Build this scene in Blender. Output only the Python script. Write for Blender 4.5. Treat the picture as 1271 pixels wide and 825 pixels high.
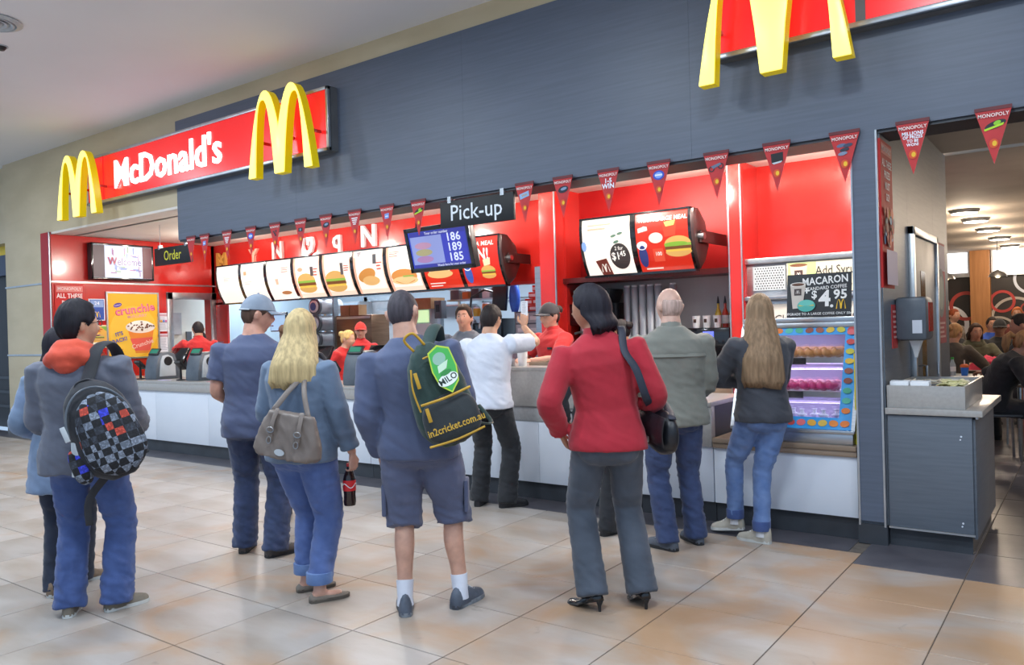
import bpy, bmesh, math, random, re
from mathutils import Vector, Matrix, noise, Quaternion
for _o in list(bpy.data.objects): bpy.data.objects.remove(_o)
SC = bpy.context.scene
COL = SC.collection
PI = math.pi
R = math.radians
# ------------------------------------------------------------------ camera, world, lights, exposure
cam_d = bpy.data.cameras.new('camera'); cam_d.sensor_fit = 'HORIZONTAL'; cam_d.sensor_width = 36
cam_d.lens = 987.6 / 1271 * 36; cam_d.clip_start = .05; cam_d.clip_end = 200
cam = bpy.data.objects.new('camera', cam_d); COL.objects.link(cam)
def camera_matrix(yaw, pit, rol, loc):
    f = Vector((math.sin(yaw)*math.cos(pit), math.cos(yaw)*math.cos(pit), math.sin(pit)))
    r = Vector((math.cos(yaw), -math.sin(yaw), 0)); u = r.cross(f)
    c, s = math.cos(rol), math.sin(rol)
    r, u = c*r + s*u, -s*r + c*u
    return Matrix(((r.x, u.x, -f.x, loc[0]), (r.y, u.y, -f.y, loc[1]), (r.z, u.z, -f.z, loc[2]), (0, 0, 0, 1)))
cam.matrix_world = camera_matrix(-.634331, -.0051134, -.0278792, (0, 0, 1.49))
SC.camera = cam
SC.view_settings.view_transform = 'Standard'; SC.view_settings.look = 'None'
SC.view_settings.gamma = 1; SC.view_settings.use_curve_mapping = False
SC.view_settings.exposure = 0.0
world = bpy.data.worlds.new('mall_daylight'); SC.world = world; world.use_nodes = True
world.node_tree.nodes['Background'].inputs[0].default_value = (.52, .72, 1.0, 1)
world.node_tree.nodes['Background'].inputs[1].default_value = .88

def lamp(name, loc, size, power, col=(1, 1, 1), rot=(0, 0, 0), shape='DISK', size_y=None, spread=None):
    l = bpy.data.lights.new(name, 'AREA'); l.shape = shape; l.size = size; l.energy = power; l.color = col
    if size_y: l.size_y = size_y
    if spread: l.spread = spread
    o = bpy.data.objects.new(name, l); COL.objects.link(o); o.location = loc; o.rotation_euler = rot
    return o
WARM = (1, .80, .60); COOL = (.76, .88, 1.0); NEUT = (1, .92, .83)
# added mall downlights, out of view, to brighten the scene, with round ceiling fittings
ADDED_MALL_LAMPS = [(x, y) for x in (-13.0, -10.0, -7.0, -4.0, -1.0, 2.0) for y in (.6, 2.7)]
for (x, y) in ADDED_MALL_LAMPS: lamp('added_mall_lamp', (x, y, 4.36), .5, 62, COOL)
# lamps over the counter and kitchen
SHOP_LAMPS = [(-11.3, 7.45), (-9.6, 7.15), (-7.6, 7.15), (-5.9, 7.15), (-4.1, 6.9), (-3.3, 7.3), (-2.05, 7.2), (-1.6, 6.6)]
def bulb(name, loc, r, power, col):
    l = bpy.data.lights.new(name, 'POINT'); l.shadow_soft_size = r; l.energy = power; l.color = col
    o = bpy.data.objects.new(name, l); COL.objects.link(o); o.location = loc
for (x, y) in SHOP_LAMPS: bulb('shop_lamp', (x, y, 2.90), .10, 64 if x > -11 else 45, NEUT)
KITCHEN_LAMPS = [(-13.0, 9.9), (-10.5, 9.9), (-8.0, 9.9), (-5.6, 9.6), (-3.0, 8.9)]
for (x, y) in KITCHEN_LAMPS: lamp('kitchen_lamp', (x, y, 2.96), .9, 70 if x < -4 else 40, COOL, shape='SQUARE')
DINING_LAMPS = [(-1.5, 13), (-1.5, 14.3), (-1.5, 16.1), (-1.5, 18.1), (-1.5, 20.4), (.6, 9.5), (.6, 12.4), (2.6, 15.0), (.4, 17.2), (2.4, 19.5)]
for (x, y) in DINING_LAMPS: bulb('dining_lamp', (x, y, 2.80), .12, 40, WARM)

# ------------------------------------------------------------------ materials
def lin(c):
    if isinstance(c, str):
        c = c.lstrip('#'); c = [int(c[i:i+2], 16)/255 for i in (0, 2, 4)]
        return tuple((v/12.92 if v <= .04045 else ((v+.055)/1.055)**2.4) for v in c)
    return tuple(c)
MATS = {}
def mat(name, col='#808080', rough=.5, metal=0, spec=.5, col2=None, scale=8, detail=4, stretch=(1, 1, 1), bump=0, bscale=None, emis=0, ecol=None, alpha=1, trans=0, coat=0, sheen=0, vary=0, sss=0, ior=None, rot=(0, 0, 0), lo=.35, hi=.65):
    if name in MATS: return MATS[name]
    m = bpy.data.materials.new(name); m.use_nodes = True; MATS[name] = m
    nt = m.node_tree; N = nt.nodes; L = nt.links
    b = N['Principled BSDF']; I = b.inputs
    c = lin(col); I['Base Color'].default_value = (*c, 1); I['Roughness'].default_value = rough; I['Metallic'].default_value = metal
    I['Specular IOR Level'].default_value = spec; I['Coat Weight'].default_value = coat; I['Coat Roughness'].default_value = .08
    I['Sheen Weight'].default_value = sheen; I['Alpha'].default_value = alpha; I['Transmission Weight'].default_value = trans
    if ior: I['IOR'].default_value = ior
    if sss: I['Subsurface Weight'].default_value = sss; I['Subsurface Radius'].default_value = (.012, .005, .003); I['Subsurface Scale'].default_value = 1
    if emis: I['Emission Color'].default_value = (*lin(ecol or col), 1); I['Emission Strength'].default_value = emis
    if col2 or bump:
        tc = N.new('ShaderNodeTexCoord'); mp = N.new('ShaderNodeMapping'); mp.inputs['Scale'].default_value = stretch; mp.inputs['Rotation'].default_value = rot
        L.new(tc.outputs['Object'], mp.inputs['Vector'])
    if col2:
        n = N.new('ShaderNodeTexNoise'); n.inputs['Scale'].default_value = scale; n.inputs['Detail'].default_value = detail
        L.new(mp.outputs[0], n.inputs['Vector'])
        r = N.new('ShaderNodeValToRGB'); r.color_ramp.elements[0].position = lo; r.color_ramp.elements[1].position = hi
        r.color_ramp.elements[0].color = (*c, 1); r.color_ramp.elements[1].color = (*lin(col2), 1)
        L.new(n.outputs['Fac'], r.inputs['Fac']); out = r.outputs['Color']
        if vary:
            oi = N.new('ShaderNodeObjectInfo'); hs = N.new('ShaderNodeHueSaturation'); mr = N.new('ShaderNodeMapRange')
            mr.inputs['To Min'].default_value = 1-vary; mr.inputs['To Max'].default_value = 1+vary
            L.new(oi.outputs['Random'], mr.inputs['Value']); L.new(mr.outputs[0], hs.inputs['Value']); L.new(out, hs.inputs['Color']); out = hs.outputs['Color']
        L.new(out, I['Base Color'])
    if bump:
        n2 = N.new('ShaderNodeTexNoise'); n2.inputs['Scale'].default_value = bscale or scale*6; n2.inputs['Detail'].default_value = 3
        L.new(mp.outputs[0], n2.inputs['Vector'])
        bp = N.new('ShaderNodeBump'); bp.inputs['Strength'].default_value = bump; bp.inputs['Distance'].default_value = .004
        L.new(n2.outputs['Fac'], bp.inputs['Height']); L.new(bp.outputs['Normal'], I['Normal'])
    return m
def ink(col, emis=0):
    k = 'ink_%s_%s' % (col.lstrip('#'), emis)
    if emis: return mat(k, tuple(.25*v for v in lin(col)), .3, emis=emis, ecol=col)      # a lit print: its own light, little of the room's
    return mat(k, col, .55)

# ------------------------------------------------------------------ mesh builder
class MB:
    def __init__(s): s.v = []; s.f = []; s.mi = []; s.cur = 0
    def add(s, vs, fs, M=None):
        o = len(s.v)
        s.v += [tuple(M @ Vector(v)) for v in vs] if M else [tuple(v) for v in vs]
        s.f += [tuple(i+o for i in f) for f in fs]; s.mi += [s.cur]*len(fs); return s
    def box(s, x0, x1, y0, y1, z0, z1, M=None):
        vs = [(x0, y0, z0), (x1, y0, z0), (x1, y1, z0), (x0, y1, z0), (x0, y0, z1), (x1, y0, z1), (x1, y1, z1), (x0, y1, z1)]
        return s.add(vs, [(0, 3, 2, 1), (4, 5, 6, 7), (0, 1, 5, 4), (1, 2, 6, 5), (2, 3, 7, 6), (3, 0, 4, 7)], M)
    def loft(s, rings, cap=True, closed=False, M=None):
        n = len(rings[0]); vs = [p for r in rings for p in r]; fs = []
        K = len(rings)
        for k in range(K if closed else K-1):
            a, b = k*n, ((k+1) % K)*n
            for i in range(n): fs.append((a+i, a+(i+1) % n, b+(i+1) % n, b+i))
        if cap and not closed:
            fs.append(tuple(range(n))[::-1]); fs.append(tuple((K-1)*n+i for i in range(n)))
        return s.add(vs, fs, M)
    def prism(s, poly, d0, d1, M=None):     # poly in local xy, extruded along z
        n = len(poly)
        vs = [(x, y, d0) for x, y in poly] + [(x, y, d1) for x, y in poly]
        fs = [tuple(range(n))[::-1], tuple(range(n, 2*n))] + [(i, (i+1) % n, n+(i+1) % n, n+i) for i in range(n)]
        return s.add(vs, fs, M)
    def lathe(s, prof, c=(0, 0, 0), n=20, M=None, cap=True):
        rings = [[(c[0]+r*math.cos(2*PI*i/n), c[1]+r*math.sin(2*PI*i/n), c[2]+z) for i in range(n)] for r, z in prof]
        return s.loft(rings, cap, False, M)
    def tube(s, pts, r, n=8, M=None, cap=True):
        pts = [Vector(p) for p in pts]; K = len(pts)
        rs = r if isinstance(r, (list, tuple)) else [r]*K
        rings = []; prev = None
        for k, p in enumerate(pts):
            t = (pts[min(k+1, K-1)] - pts[max(k-1, 0)]).normalized()
            if prev is None:
                a = Vector((0, 0, 1)) if abs(t.z) < .9 else Vector((1, 0, 0))
                u = t.cross(a).normalized()
            else:
                u = (prev - t*prev.dot(t)).normalized()
            prev = u; w = t.cross(u)
            rings.append([p + u*(rs[k]*math.cos(2*PI*i/n)) + w*(rs[k]*math.sin(2*PI*i/n)) for i in range(n)])
        return s.loft(rings, cap, False, M)
    def cyl(s, p0, p1, r, n=16, M=None): return s.tube([p0, p1], r, n, M)
    def sphere(s, c, rx, ry=None, rz=None, n=14, m=9, M=None):
        ry = ry or rx; rz = rz or rx
        rings = []
        for k in range(1, m):
            a = PI*k/m
            rings.append([(c[0]+rx*math.sin(a)*math.cos(2*PI*i/n), c[1]+ry*math.sin(a)*math.sin(2*PI*i/n), c[2]-rz*math.cos(a)) for i in range(n)])
        return s.loft(rings, True, False, M)
    def mesh(s, name, mats, bevel=0, smooth=35, seg=2):
        me = bpy.data.meshes.new(name); me.from_pydata(s.v, [], s.f)
        if len(mats) > 1: me.polygons.foreach_set('material_index', s.mi)
        for m in mats: me.materials.append(m)
        bm = bmesh.new(); bm.from_mesh(me)
        bmesh.ops.recalc_face_normals(bm, faces=bm.faces)
        if bevel:
            ed = [e for e in bm.edges if len(e.link_faces) == 2 and e.calc_face_angle(0) > R(30)]
            bmesh.ops.bevel(bm, geom=ed, offset=bevel, segments=seg, affect='EDGES', profile=.5, clamp_overlap=True)
        bm.to_mesh(me); bm.free()
        if smooth:
            me.polygons.foreach_set('use_smooth', [True]*len(me.polygons)); me.set_sharp_from_angle(angle=R(smooth))
        return me
    def build(s, name, m, parent=None, bevel=0, smooth=35, seg=2):
        mats = m if isinstance(m, (list, tuple)) else [m]
        o = bpy.data.objects.new(name, s.mesh(name, mats, bevel, smooth, seg)); COL.objects.link(o)
        if parent: o.parent = parent
        return o
def tag(o, label=None, cat=None, group=None, kind=None):
    for k, v in (('label', label), ('category', cat), ('group', group), ('kind', kind)):
        if v: o[k] = v
    return o
def thing(name, label, cat, loc=(0, 0, 0), rotz=0, group=None, M=None):
    o = bpy.data.objects.new(name, None); COL.objects.link(o)
    if M: o.matrix_world = M
    else: o.location = loc; o.rotation_euler = (0, 0, rotz)
    return tag(o, label, cat, group)
def struct(name, mb, m, parent=None, **k):
    o = mb.build(name, m, parent, **k)
    if not parent: o['kind'] = 'structure'
    return o
def dup(root, loc=None, rotz=None, label=None, group=None):
    r = root.copy(); COL.objects.link(r)
    if loc is not None: r.location = loc
    if rotz is not None: r.rotation_euler = (0, 0, rotz)
    if label: r['label'] = label
    if group: r['group'] = group
    for ch in list(root.children):
        c = ch.copy(); COL.objects.link(c); c.parent = r
        for g in list(ch.children):
            d = g.copy(); COL.objects.link(d); d.parent = c
    return r
def box(name, b, m, parent=None, bevel=0): return MB().box(*b).build(name, m, parent, bevel)
def frame(o, xd, yd):       # matrix whose local x, y lie in a panel and z points out of it
    x = Vector(xd).normalized(); y = Vector(yd).normalized(); z = x.cross(y)
    return Matrix(((x.x, y.x, z.x, o[0]), (x.y, y.y, z.y, o[1]), (x.z, y.z, z.z, o[2]), (0, 0, 0, 1)))
def front(x, y, z): return frame((x, y, z), (1, 0, 0), (0, 0, 1))     # faces the mall
def side(x, y, z): return frame((x, y, z), (0, 1, 0), (0, 0, 1))      # on a wall that faces +x
# flat print: shapes and lettering laid on a panel in thin layers, one mesh, one ink per colour
_TX = {}
def text_geo(s, size, bold, align):
    k = (s, size, bold, align)
    if k not in _TX:
        c = bpy.data.curves.new('lettering', 'FONT'); c.body = s; c.size = size; c.align_x = align; c.align_y = 'CENTER'
        c.resolution_u = 2; c.offset = bold*size; c.space_character = 1 + bold*1.5
        o = bpy.data.objects.new('lettering', c); COL.objects.link(o)
        bpy.context.view_layer.update()
        me = bpy.data.meshes.new_from_object(o.evaluated_get(bpy.context.evaluated_depsgraph_get()))
        _TX[k] = ([tuple(v.co) for v in me.vertices], [tuple(p.vertices) for p in me.polygons])
        bpy.data.objects.remove(o); bpy.data.meshes.remove(me); bpy.data.curves.remove(c)
    return _TX[k]
class Print:
    def __init__(s, emis=0, step=.0007, z=.001): s.mb = MB(); s.mats = []; s.z = z; s.step = step; s.emis = emis; s.warp = None
    def _c(s, col, emis=None):
        m = ink(col, s.emis if emis is None else emis)
        if m not in s.mats: s.mats.append(m)
        s.mb.cur = s.mats.index(m)
    def poly(s, pts, col, emis=None):
        s._c(col, emis); s.z += s.step
        s.mb.add([(x, y, s.z) for x, y in pts], [tuple(range(len(pts)))]); return s
    def rect(s, x0, y0, x1, y1, col, emis=None): return s.poly([(x0, y0), (x1, y0), (x1, y1), (x0, y1)], col, emis)
    def ell(s, x, y, rx, ry, col, a0=0, a1=360, n=24, rot=0, emis=None):
        c, q = math.cos(R(rot)), math.sin(R(rot)); P = []
        for i in range(n if a1-a0 == 360 else n+1):
            t = R(a0+(a1-a0)*i/n); u, v = rx*math.cos(t), ry*math.sin(t); P.append((x+u*c-v*q, y+u*q+v*c))
        return s.poly(P, col, emis)
    def ring(s, x, y, r0, r1, col, emis=None, n=36):
        s._c(col, emis); s.z += s.step
        vs = [(x+r*math.cos(2*PI*i/n), y+r*math.sin(2*PI*i/n), s.z) for r in (r0, r1) for i in range(n)]
        s.mb.add(vs, [(i, n+i, n+(i+1) % n, (i+1) % n) for i in range(n)]); return s
    def text(s, t, x, y, size, col, bold=.02, align='CENTER', sx=1, rot=0, emis=None, shear=0):
        s._c(col, emis); s.z += s.step
        vs, fs = text_geo(t, size, bold, align); c, q = math.cos(R(rot)), math.sin(R(rot))
        s.mb.add([(x + (a*sx+b*shear)*c - b*q, y + (a*sx+b*shear)*q + b*c, s.z) for a, b, _ in vs], fs); return s
    def lines(s, x0, x1, y, n, dy, h, col, rag=.3, seed=1):
        rnd = random.Random(seed)
        for i in range(n): s.rect(x0, y-i*dy-h, x0+(x1-x0)*(1-rag*rnd.random()), y-i*dy, col)
        return s
    def build(s, parent, name='print'):
        me = bpy.data.meshes.new(name); me.from_pydata(s.mb.v, [], s.mb.f)
        me.polygons.foreach_set('material_index', s.mb.mi)
        for m in s.mats: me.materials.append(m)
        o = bpy.data.objects.new(name, me); COL.objects.link(o); o.parent = parent; return o
def arches(w, h, n=14):
    """closed outline of a double arch letter m: two tall narrow arches sharing a centre leg (width w, height h, base at y=0)"""
    co, ao, ci, ai, tt = .207*w, .293*w, .230*w, .158*w, .105*h
    def o(cx, a, s0, s1): return [(cx+a*t, h*(1-abs(t)**2.15)) for t in [s0+(s1-s0)*i/n for i in range(n+1)]]
    def q(cx): return [(cx+ai*t+math.copysign((co-ci)*(1-t*t), cx), (h-tt)*(1-abs(t)**3.0)) for t in [1-2*i/n for i in range(n+1)]]
    return o(-co, ao, -1, co/ao) + o(co, ao, -co/ao, 1)[1:] + q(ci) + q(-ci)
# ------------------------------------------------------------------ materials of the place
M_tile = mat('stone_tile', '#b9b0a6', .22, col2='#a3937f', scale=2.2, detail=8, stretch=(1, 1.8, 1), bump=.06, bscale=30, vary=.10, lo=.3, hi=.72)
def marble_material():
    m = mat('warm_stone_tile', '#aea7a1', .38, spec=.4, col2='#988b7e', scale=1.6, detail=9, stretch=(.8, 2.4, 1), bump=.05, bscale=40, vary=.08, lo=.38, hi=.7, rot=(0, 0, .5))
    nt = m.node_tree; N = nt.nodes; L = nt.links; b = N['Principled BSDF']
    src = b.inputs['Base Color'].links[0].from_socket
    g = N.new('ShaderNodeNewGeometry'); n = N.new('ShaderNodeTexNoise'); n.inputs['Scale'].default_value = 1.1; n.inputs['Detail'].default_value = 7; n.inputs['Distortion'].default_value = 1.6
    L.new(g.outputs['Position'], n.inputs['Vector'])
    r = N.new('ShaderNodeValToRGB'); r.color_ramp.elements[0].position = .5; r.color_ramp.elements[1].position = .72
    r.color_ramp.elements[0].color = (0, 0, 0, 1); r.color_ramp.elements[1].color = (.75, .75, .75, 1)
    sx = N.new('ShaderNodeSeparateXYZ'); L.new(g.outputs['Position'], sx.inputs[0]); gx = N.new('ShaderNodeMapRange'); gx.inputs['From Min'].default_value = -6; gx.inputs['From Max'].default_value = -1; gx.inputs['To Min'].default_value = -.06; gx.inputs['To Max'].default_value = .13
    L.new(sx.outputs['X'], gx.inputs['Value']); ad = N.new('ShaderNodeMath'); L.new(n.outputs['Fac'], ad.inputs[0]); L.new(gx.outputs[0], ad.inputs[1])      # warm light spill painted in: stone turns browner towards the dining room
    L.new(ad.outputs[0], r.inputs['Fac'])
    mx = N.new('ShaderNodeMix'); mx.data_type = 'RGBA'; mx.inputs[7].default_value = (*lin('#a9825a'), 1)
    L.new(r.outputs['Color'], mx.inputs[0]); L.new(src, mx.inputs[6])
    # the dark mineral veins of the stone
    v = N.new('ShaderNodeTexNoise'); v.inputs['Scale'].default_value = 2.6; v.inputs['Detail'].default_value = 10; v.inputs['Distortion'].default_value = 3
    L.new(g.outputs['Position'], v.inputs['Vector'])
    r2 = N.new('ShaderNodeValToRGB'); e = r2.color_ramp.elements; e[0].position = .69; e[1].position = .78; e[0].color = (0, 0, 0, 1); e[1].color = (.55, .55, .55, 1)
    L.new(v.outputs['Fac'], r2.inputs['Fac'])
    m2 = N.new('ShaderNodeMix'); m2.data_type = 'RGBA'; m2.inputs[7].default_value = (*lin('#6f6a64'), 1)
    L.new(r2.outputs['Color'], m2.inputs[0]); L.new(mx.outputs[2], m2.inputs[6]); L.new(m2.outputs[2], b.inputs['Base Color'])
    return m
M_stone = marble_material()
M_grout = mat('floor_joint', '#57504a', .8, col2='#6a625a', scale=20)
M_slate = mat('dark_slate', '#5c5a60', .32, col2='#4d4b52', scale=5, detail=6, vary=.07, bump=.1)
M_ceil = mat('ceiling_paint', '#e9ebef', .8, col2='#e4e6ea', scale=.6)
M_beige = mat('beige_wall_panel', '#cdbd9c', .45, col2='#c2b290', scale=1.2, stretch=(1, 1, 3), detail=6)
M_navy = mat('navy_wood_laminate', '#5d6677', .42, col2='#56606f', scale=3, stretch=(.6, 1, 16), detail=8, bump=.05)
M_dk = mat('charcoal_laminate', '#646c76', .42, col2='#5c646e', scale=4, stretch=(.8, 1, 14), detail=8, bump=.05)
M_kick = mat('kick_board', '#3c4046', .45, col2='#34373c', scale=5)
M_red = mat('red_gloss_panel', '#c42822', .18, spec=.5, coat=.5, col2='#bc241e', scale=2)
M_redm = mat('deep_red_panel', '#b01314', .4, spec=.4, col2='#a80f10', scale=2)
M_chrome = mat('brushed_steel', '#b9bcc0', .28, .95, col2='#a7abb0', scale=4, stretch=(1, 1, 30), detail=5)
M_alu = mat('aluminium_trim', '#c4c8cc', .3, .85, col2='#b6babd', scale=9)
M_tube = mat('satin_steel_tube', '#c8ccd2', .4, .35, col2='#bcc0c6', scale=5, stretch=(1, 1, .2))
M_white = mat('white_laminate', '#dfe4ec', .35, col2='#d8dee8', scale=1.5)
M_gray = mat('grey_solid_surface', '#a9a6a2', .28, col2='#a19e9a', scale=40, detail=3, coat=.2)
M_gray2 = mat('lighter_grey_band', '#a9a9aa', .35, col2='#9f9f9f', scale=40)
M_woodg = mat('taupe_wood_edge', '#978371', .4, col2='#87735f', scale=4, stretch=(.4, 1, 12), detail=7)
M_matb = mat('matt_black_board', '#0d0e10', .5, col2='#111215', scale=9)
M_black = mat('black_plastic', '#1b1c1f', .38, col2='#222326', scale=12)
M_blackg = mat('black_gloss', '#101114', .12, coat=.6, col2='#15161a', scale=8)
M_grayp = mat('grey_plastic', '#5b636c', .4, col2='#525a63', scale=10)
M_lgray = mat('pale_grey_plastic', '#b9c0c6', .4, col2='#aeb6bc', scale=10)
M_kwall = mat('kitchen_wall', '#b4c8d6', .4, col2='#aabecc', scale=1.4)
M_brown = mat('dark_brown_plastic', '#3a2a2a', .3, col2='#332424', scale=6)
M_timber = mat('warm_timber', '#b57f4e', .5, col2='#a26f40', scale=3, stretch=(6, 6, .5), detail=7)
M_card = mat('brown_cardboard', '#a98560', .8, col2='#9c7853', scale=8)
M_paper = mat('white_paper', '#eef0f2', .7, col2='#e6e8ea', scale=5)
M_yel = mat('yellow_sign_acrylic', '#fff080', .3, emis=1.25, ecol='#fff07a', col2='#fbec74', scale=2)
M_yels = mat('yellow_sign_return', '#d6c200', .35, emis=.3, ecol='#e8cc00', col2='#ccb800', scale=2)
M_sred = mat('red_sign_acrylic', '#e01a1a', .25, emis=.55, ecol='#ff2a2c', col2='#d81616', scale=2)
M_swhite = mat('white_sign_acrylic', '#ffffff', .3, emis=1.6, ecol='#ffffff', col2='#fafafa', scale=2)
M_lampw = mat('lamp_diffuser', '#ffffff', .4, emis=7, ecol='#fff6e6', col2='#fefefe', scale=3)
M_winlit = mat('daylit_glass', '#ffffff', .2, emis=1.7, ecol='#f2f8ff', col2='#fcfeff', scale=1)
M_glass = mat('clear_glass', '#ffffff', .03, trans=1, ior=1.45, alpha=.22, col2='#fbfdff', scale=1)
M_skirt = mat('grey_skirting', '#6a6d70', .5, col2='#5f6265', scale=6)

# ------------------------------------------------------------------ setting: floor of stone tiles
floor = struct('floor', MB().box(-22, 6, -6, 5.62, -.06, -.005), M_grout)
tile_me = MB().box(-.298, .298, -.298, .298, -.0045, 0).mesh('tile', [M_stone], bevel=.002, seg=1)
def tile(x, y, me, par):
    o = bpy.data.objects.new('tile', me); COL.objects.link(o); o.parent = par; o.location = (x, y, 0); return o
X0, Y0 = -.68*.931, 4.2*.931
cells = []
for i in range(-26, 3):
    for j in range(-6, 3):
        x, y = X0 - .3 + i*.601, Y0 + .3 + j*.601
        if y + .3 < 5.6 and y > .55: cells.append((x, y))
def seen(x, y):      # the part of the floor the lens takes in, with a margin of one tile
    a = math.atan2(x, y); return R(-75) < a < R(2) and math.hypot(x, y) > 2.0
near = [c for c in cells if seen(*c)]
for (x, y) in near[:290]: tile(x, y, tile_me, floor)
rest = MB()
for i in range(-34, 10):
    for j in range(-14, 3):
        x, y = X0 - .3 + i*.601, Y0 + .3 + j*.601
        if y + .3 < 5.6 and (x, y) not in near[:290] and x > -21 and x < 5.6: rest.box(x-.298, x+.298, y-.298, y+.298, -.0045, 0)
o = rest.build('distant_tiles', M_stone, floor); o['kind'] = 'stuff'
# half course along the shop front, up to the dark slate of the dining room
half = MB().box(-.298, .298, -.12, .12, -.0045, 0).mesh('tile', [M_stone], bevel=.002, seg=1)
ylast = max(c[1] for c in cells) + .3
for i in range(-26, 0):
    x = X0 - .3 + i*.601
    if x < -1.3:
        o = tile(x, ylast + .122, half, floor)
o = MB().box(-16.5, -1.32, ylast+.25, 5.75, -.0045, -.001).build('edge_strip', M_slate, floor)
floor_2 = struct('floor_dining', MB().box(-6.2, 4.6, 5.62, 21.8, -.06, -.005), M_grout)
sl_me = MB().box(-.298, .298, -.298, .298, -.0045, 0).mesh('tile', [M_slate], bevel=.002, seg=1)
for i in range(-1, 6):
    for j in range(0, 9):
        tile(X0 + .3 + (i-1)*.601 + .601, ylast + .3 + j*.601, sl_me, floor_2)
o = MB()
for i in range(-7, 9):
    for j in range(0, 27):
        if not (-1 <= i < 6 and j < 9) and j > 5: o.box(X0+.3+i*.601-.298, X0+.3+i*.601+.298, ylast+.3+j*.601-.298, ylast+.3+j*.601+.298, -.0045, 0)
o = o.build('distant_tiles', M_slate, floor_2); o['kind'] = 'stuff'
floor_3 = struct('floor_kitchen', MB().box(-14.0, -1.3, 5.75, 8.5, -.06, -.002).box(-14.0, -2.88, 8.5, 12.2, -.06, -.002), mat('kitchen_floor', '#8b7f78', .35, col2='#7d726b', scale=6))
# ------------------------------------------------------------------ ceilings
ceiling = struct('ceiling', MB().box(-22, 6, -2.5, 6.2, 4.40, 4.55), M_ceil)
MB().box(-22, 6, 1.98, 2.0, 4.395, 4.401).build('ceiling_groove', M_skirt, ceiling)
ceil_shop = struct('ceiling_shop', MB().box(-13.08, -1.13, 5.95, 8.6, 3.12, 3.25), mat('shop_ceiling', '#e9e2d8', .7, col2='#e2dacf', scale=1))
ceil_kit = struct('ceiling_kitchen', MB().box(-14.2, -2.88, 8.6, 12.3, 3.0, 3.12), M_kwall)
ceil_din = struct('ceiling_dining', MB().box(-6.2, 4.6, 5.95, 21.8, 3.0, 3.1) , mat('dining_ceiling', '#c4b8aa', .8, col2='#b8ac9e', scale=1.5))
ceil_din.data = MB().box(-1.13, 4.6, 5.95, 8.35, 3.0, 3.1).box(-6.2, 4.6, 8.35+3.97, 21.8, 3.0, 3.1).box(-2.88, 4.6, 8.5, 8.35+3.97, 3.0, 3.1).mesh('ceiling_dining', [MATS['dining_ceiling']])
def round_light(x, y, z, r, label, group, m=M_lampw, depth=.02, square=False):
    t = thing('ceiling_light', label, 'light', (x, y, z), 0, group)
    if square:
        f = MB().box(-r-.04, r+.04, -r-.04, r+.04, -.012, 0).build('frame', M_alu, t); MB().box(-r, r, -r, r, -.016, -.011).build('diffuser', m, t)
    else:
        MB().lathe([(r+.025, 0), (r+.03, -.012), (r, -depth)], n=28).build('frame', M_alu, t)
        MB().lathe([(r-.004, -depth+.004), (r-.01, -depth-.006), (.02, -depth-.012)], n=28).build('diffuser', m, t)
    return t
for k, (x, y) in enumerate(ADDED_MALL_LAMPS): round_light(x, y, 4.40, .2, 'added unseen round downlight in the tall mall ceiling', 'added mall ceiling downlights')
for k, (x, y) in enumerate(SHOP_LAMPS): round_light(x, y, 3.12, .10, 'small recessed ceiling spotlight ' + ['by the wall screen', 'above the second till', 'above the fourth till', 'behind the pick-up sign', 'before the coffee menu boards', 'before the red pillar', 'deep in the red nook', 'in the red nook by the navy pillar'][k], 'spotlights above the counter')
for k, (x, y) in enumerate(KITCHEN_LAMPS): round_light(x, y, 3.0, .3, 'square kitchen ceiling panel light ' + ['by the wall cabinet', 'over the kitchen door', 'over the printer bench', 'over the red cartons', 'behind the coffee bar'][k], 'kitchen panel lights', square=True)
pos_txt = ['nearest the grey wall end', 'second from the grey wall end', 'third from the grey wall end', 'fourth along the dining room row', 'last before the tall windows']
for k, (x, y) in enumerate(DINING_LAMPS): round_light(x, y, 3.0, .17, ('glowing round drum light, ' + pos_txt[k]) if k < 5 else 'glowing round drum light over the dining room, ' + ['over the entrance', 'over the first aisle', 'deep by the side wall', 'deep by the timber post', 'by the far side window'][k-5], 'dining room drum lights', depth=.05)
# round air vent and small sensor in the mall ceiling
t = thing('ceiling_vent', 'round grey air vent in the pale mall ceiling', 'vent', (-8.0, 3.06, 4.40))
MB().lathe([(.24, 0), (.25, -.015), (.2, -.03), (.19, -.01)], n=28).build('rim', M_lgray, t)
for r in (.06, .11, .16): MB().lathe([(r, -.012), (r+.025, -.028), (r+.012, -.030), (r-.01, -.014)], n=28, cap=False).build('vane', M_lgray, t)
t = thing('smoke_sensor', 'tiny dark sensor dome on the mall ceiling', 'sensor', (-8.62, 3.38, 4.40))
MB().lathe([(.05, 0), (.05, -.015), (.03, -.04)], n=16).build('dome', M_black, t); MB().lathe([(.065, 0), (.065, -.008)], n=16).build('base', M_lgray, t)

# ------------------------------------------------------------------ shop front: beige wall, navy fascia, pillars
wall_front = struct('wall_front', MB().box(-22, 6, 5.72, 6.0, 3.15, 4.42), M_beige)
col = struct('wall_left_pier', MB().box(-14.45, -13.08, 5.635, 6.3, 0, 4.40), M_beige)
for z in (1.28, 2.385): MB().box(-14.46, -13.07, 5.622, 5.637, z-.012, z+.012).build('joint_trim', M_alu, col)
MB().box(-14.47, -13.06, 5.60, 5.63, 0, .14).build('skirting', M_skirt, col)
MB().box(-13.08, -9.30, 5.635, 5.75, 3.15, 4.40).build('upper_panel', M_beige, wall_front)
MB().box(-9.30, 6, 5.635, 5.73, 4.2, 4.40).build('upper_panel', M_beige, wall_front)
MB().box(-13.08, -9.3, 5.63, 6.0, 3.12, 3.152).build('soffit', MATS['shop_ceiling'], wall_front)
fascia = struct('wall_fascia', MB().box(-9.30, 6, 5.64, 5.95, 2.73, 4.20), M_navy)
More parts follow.
